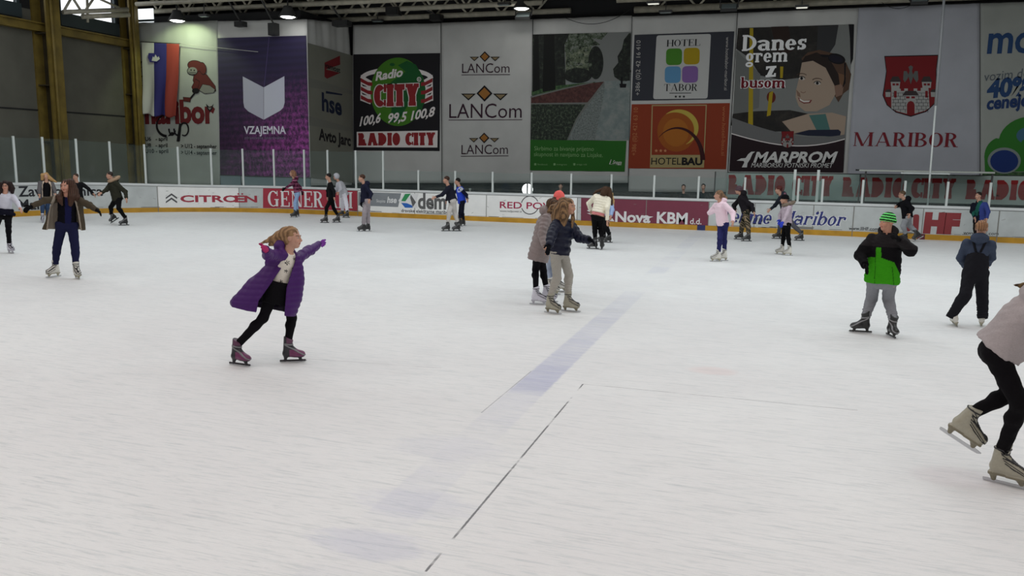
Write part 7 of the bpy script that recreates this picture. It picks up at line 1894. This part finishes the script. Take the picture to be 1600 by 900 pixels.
# ---- pink hoodie girl
p = Person('girl in pale pink hoodie and blue leggings with white skates, hand on chest', (1123, 408), S=1.54, F=215, HF=182, head=(1122.5, 305), neck=(1125, 315), pelvis=(1129.5, 351), eR=(1109, 332.5, 1), hR=(1120, 329, -1), eL=(1145.5, 333, -1), hL=(1145, 349, -1),
           kR=(1125, 373), kL=(1131.5, 372), fR=(1119, 409, 196), fL=(1128.5, 407.5, 192), hair=(110, 84, 66), shw=.118)
p.body(); p.hair_('tail', (104, 80, 62), (144, 112, 84), strands=[[(1129, 306, .02, 3.5), (1133, 310, .02, 3.5), (1134, 313, .0, 2)]])
p.top('hoodie', (214, 190, 200), 'cloth', t0=-.03, w0=.108, w1=.100, dp=.080, hood=.01, amp=.005, seed=25, cuff=.02, sleeve=(.038, .034, .028)); p.trousers((44, 46, 98), 'cloth', r=(.052, .039, .029), name='leggings'); p.skates(style='white')
# ---- camouflage trousers man
def camo(P, c):
    n = np.sin(P@A3((38, 22, 30))+2*np.sin(P@A3((15, 31, 19)))); n2 = np.sin(P@A3((25, 41, 37))+3*np.sin(P@A3((21, 9, 27)))); c = blend(c, (n > .35)*1.0, pc(40, 44, 32)); return blend(c, (n2 > .55)*1.0, pc(132, 114, 92))
p = Person('person in dark hooded jacket and camouflage trousers, leaning forward by the boards', (1162, 376), S=1.62, F=172, HF=165, head=(1154, 297), neck=(1158, 304), pelvis=(1166.5, 330), eL=(1174.5, 321, -1), hL=(1179, 335, -1), eR=(1147, 321, 1), hR=(1149, 329, 1),
           kR=(1160, 350), kL=(1168, 350), fR=(1155, 374.5, 186), fL=(1166.5, 377.5, 188))
p.body(); p.beanie((96, 76, 84), low=.03); p.top('jacket', (42, 38, 44), 'cloth', t0=-.08, w0=.112, w1=.11, dp=.09, hood=.01, amp=.007, seed=26, sleeve=(.042, .037, .030)); p.trousers((86, 80, 66), 'cloth', r=(.058, .046, .038), colfn=camo, amp=.006, name='camouflage_trousers', h=.012); p.skates(style='black')
# ---- dark jacket skater behind the child
p = Person('red-haired skater in dark jacket and grey trousers, behind child in bobble hat', (1230, 375), S=1.62, F=188, HF=184, head=(1216.5, 296.5), neck=(1220, 305), pelvis=(1228, 334), eR=(1211, 321, 1), hR=(1201.5, 329, -1), eL=(1232, 318), hL=(1225, 325),
           kR=(1219, 353), kL=(1240, 353), fR=(1214, 373.5, 190), fL=(1249, 376.5, 196), hair=(84, 34, 32))
p.body(); p.hair_('short', (84, 36, 34), (116, 54, 46), vol=1.05); p.top('jacket', (50, 54, 66), 'cloth', t0=-.05, hood=.0, seed=27); p.trousers((92, 92, 98), 'cloth', r=(.052, .040, .032), name='trousers'); p.skates(style='black')
p = Person('child in black bobble hat, silvery fur-hooded jacket and bright blue gloves', (1225, 399), S=1.38, F=205, HF=186, head=(1225.5, 311.5), neck=(1229.5, 320), pelvis=(1229, 350), eL=(1228.5, 337, -1), hL=(1221.5, 350.5, -1), eR=(1219, 336, 1), hR=(1217.5, 347, -1),
           kR=(1224, 368), kL=(1231, 368), fR=(1219, 397.5, 190), fL=(1230.5, 399.5, 187), hair=(120, 90, 70))
p.gloved = 'LR'; p.body(); p.gloves((44, 60, 170)); p.beanie((18, 16, 22), bobble=(120, 84, 96)); p.top('jacket', (160, 146, 156), 'shiny', t0=-.04, w0=.105, w1=.102, dp=.085, hood=.0, furhood=(120, 108, 96), puff=.006, pitch=.08, seed=28)
p.trousers((18, 17, 20), 'cloth', r=(.054, .040, .030), name='trousers'); p.skates(style='white')
# ---- man in black jacket by the large letters
p = Person('man with glasses in black jacket and grey trousers, pushing off by large letters', (1420, 377), S=1.68, F=188, HF=196, head=(1409, 304), neck=(1414, 312), pelvis=(1418, 339), eR=(1405.5, 320, 1), hR=(1400, 323, -1), eL=(1425, 326, -1), hL=(1420.5, 337, -1),
           kR=(1411, 353), kL=(1421, 353), fR=(1411, 377, 186), fL=(1436, 373.5, 186, 0, 36, 0, -.05), hair=(80, 62, 48), pitchHead=12)
p.body(); p.glasses(); p.hair_('short', (84, 66, 50), (120, 96, 72)); p.top('jacket', (26, 25, 32), 'cloth', t0=-.06, w0=.108, w1=.108, dp=.09, hood=.005, seed=29, sleeve=(.042, .037, .030)); p.trousers((140, 142, 146), 'cloth', r=(.056, .044, .036), amp=.006, name='trousers'); p.skates(style='dark')
# ---- man in blue and green
def bg(P, c):
    x = (P-p.pelvis)@p.rt; f_ = (P-p.pelvis)@p.fr; z = (P-p.pelvis)@p.spine
    c = blend(c, ((x < -.07))*1.0, pc(54, 66, 128)); return blend(c, ((np.abs(x+.02+.25*(z-.35)) < .05)*(f_ > 0)*(z > .16))*1.0, pc(34, 96, 84))
p = Person('man in black, green and blue tracksuit top standing by boards behind small boy', (1527, 381.5), S=1.72, F=240, HF=235, head=(1528.5, 306), neck=(1530, 315), pelvis=(1531, 345), eR=(1519, 331, -1), hR=(1524, 343, -1), eL=(1544, 331), hL=(1541, 345),
           fR=(1522, 381, 235), fL=(1533, 382, 240), hair=(40, 32, 30))
p.body(); p.hair_('short', (40, 32, 30), (64, 50, 44)); p.top('tracksuit_top', (26, 32, 48), 'cloth', t0=-.08, w0=.108, w1=.106, dp=.085, collar=.02, colfn=bg, seed=30); p.trousers((48, 40, 38), 'cloth', name='trousers'); p.skates(style='dark')

# ---- spectators behind the glass
for (x, hy, lab, cl, g_) in ((876, 291, 'dark-haired spectator behind the glass just above the coral pink beanie', (30, 30, 36), 343), (1068, 293, 'spectator in dark clothes behind the glass above the maroon advert', (34, 32, 34), 350), (1099, 292, 'spectator in dark jacket behind the glass, nearest the red lettered banner', (26, 28, 34), 350)):
    g_ = project((on_y(x, hy, 28.5).x, 28.5, 0))[1]
    p = Person(lab, (x, g_), S=1.3, F=265, HF=268, head=(x, hy), neck=(x, hy+8), pelvis=(x, hy+28), eL=(x+9, hy+20), hL=(x+5, hy+30), eR=(x-9, hy+20), hR=(x-5, hy+30), kR=(x-4, hy+42), kL=(x+4, hy+42), fR=(x-4, g_, 265), fL=(x+4, g_, 275), hair=(34, 24, 24))
    p.body(); p.hair_('short', (34, 24, 24), (54, 40, 34)); p.top('jacket', cl, 'cloth', seed=31); p.trousers((24, 24, 28), 'cloth', name='trousers'); p.skates(style='dark')
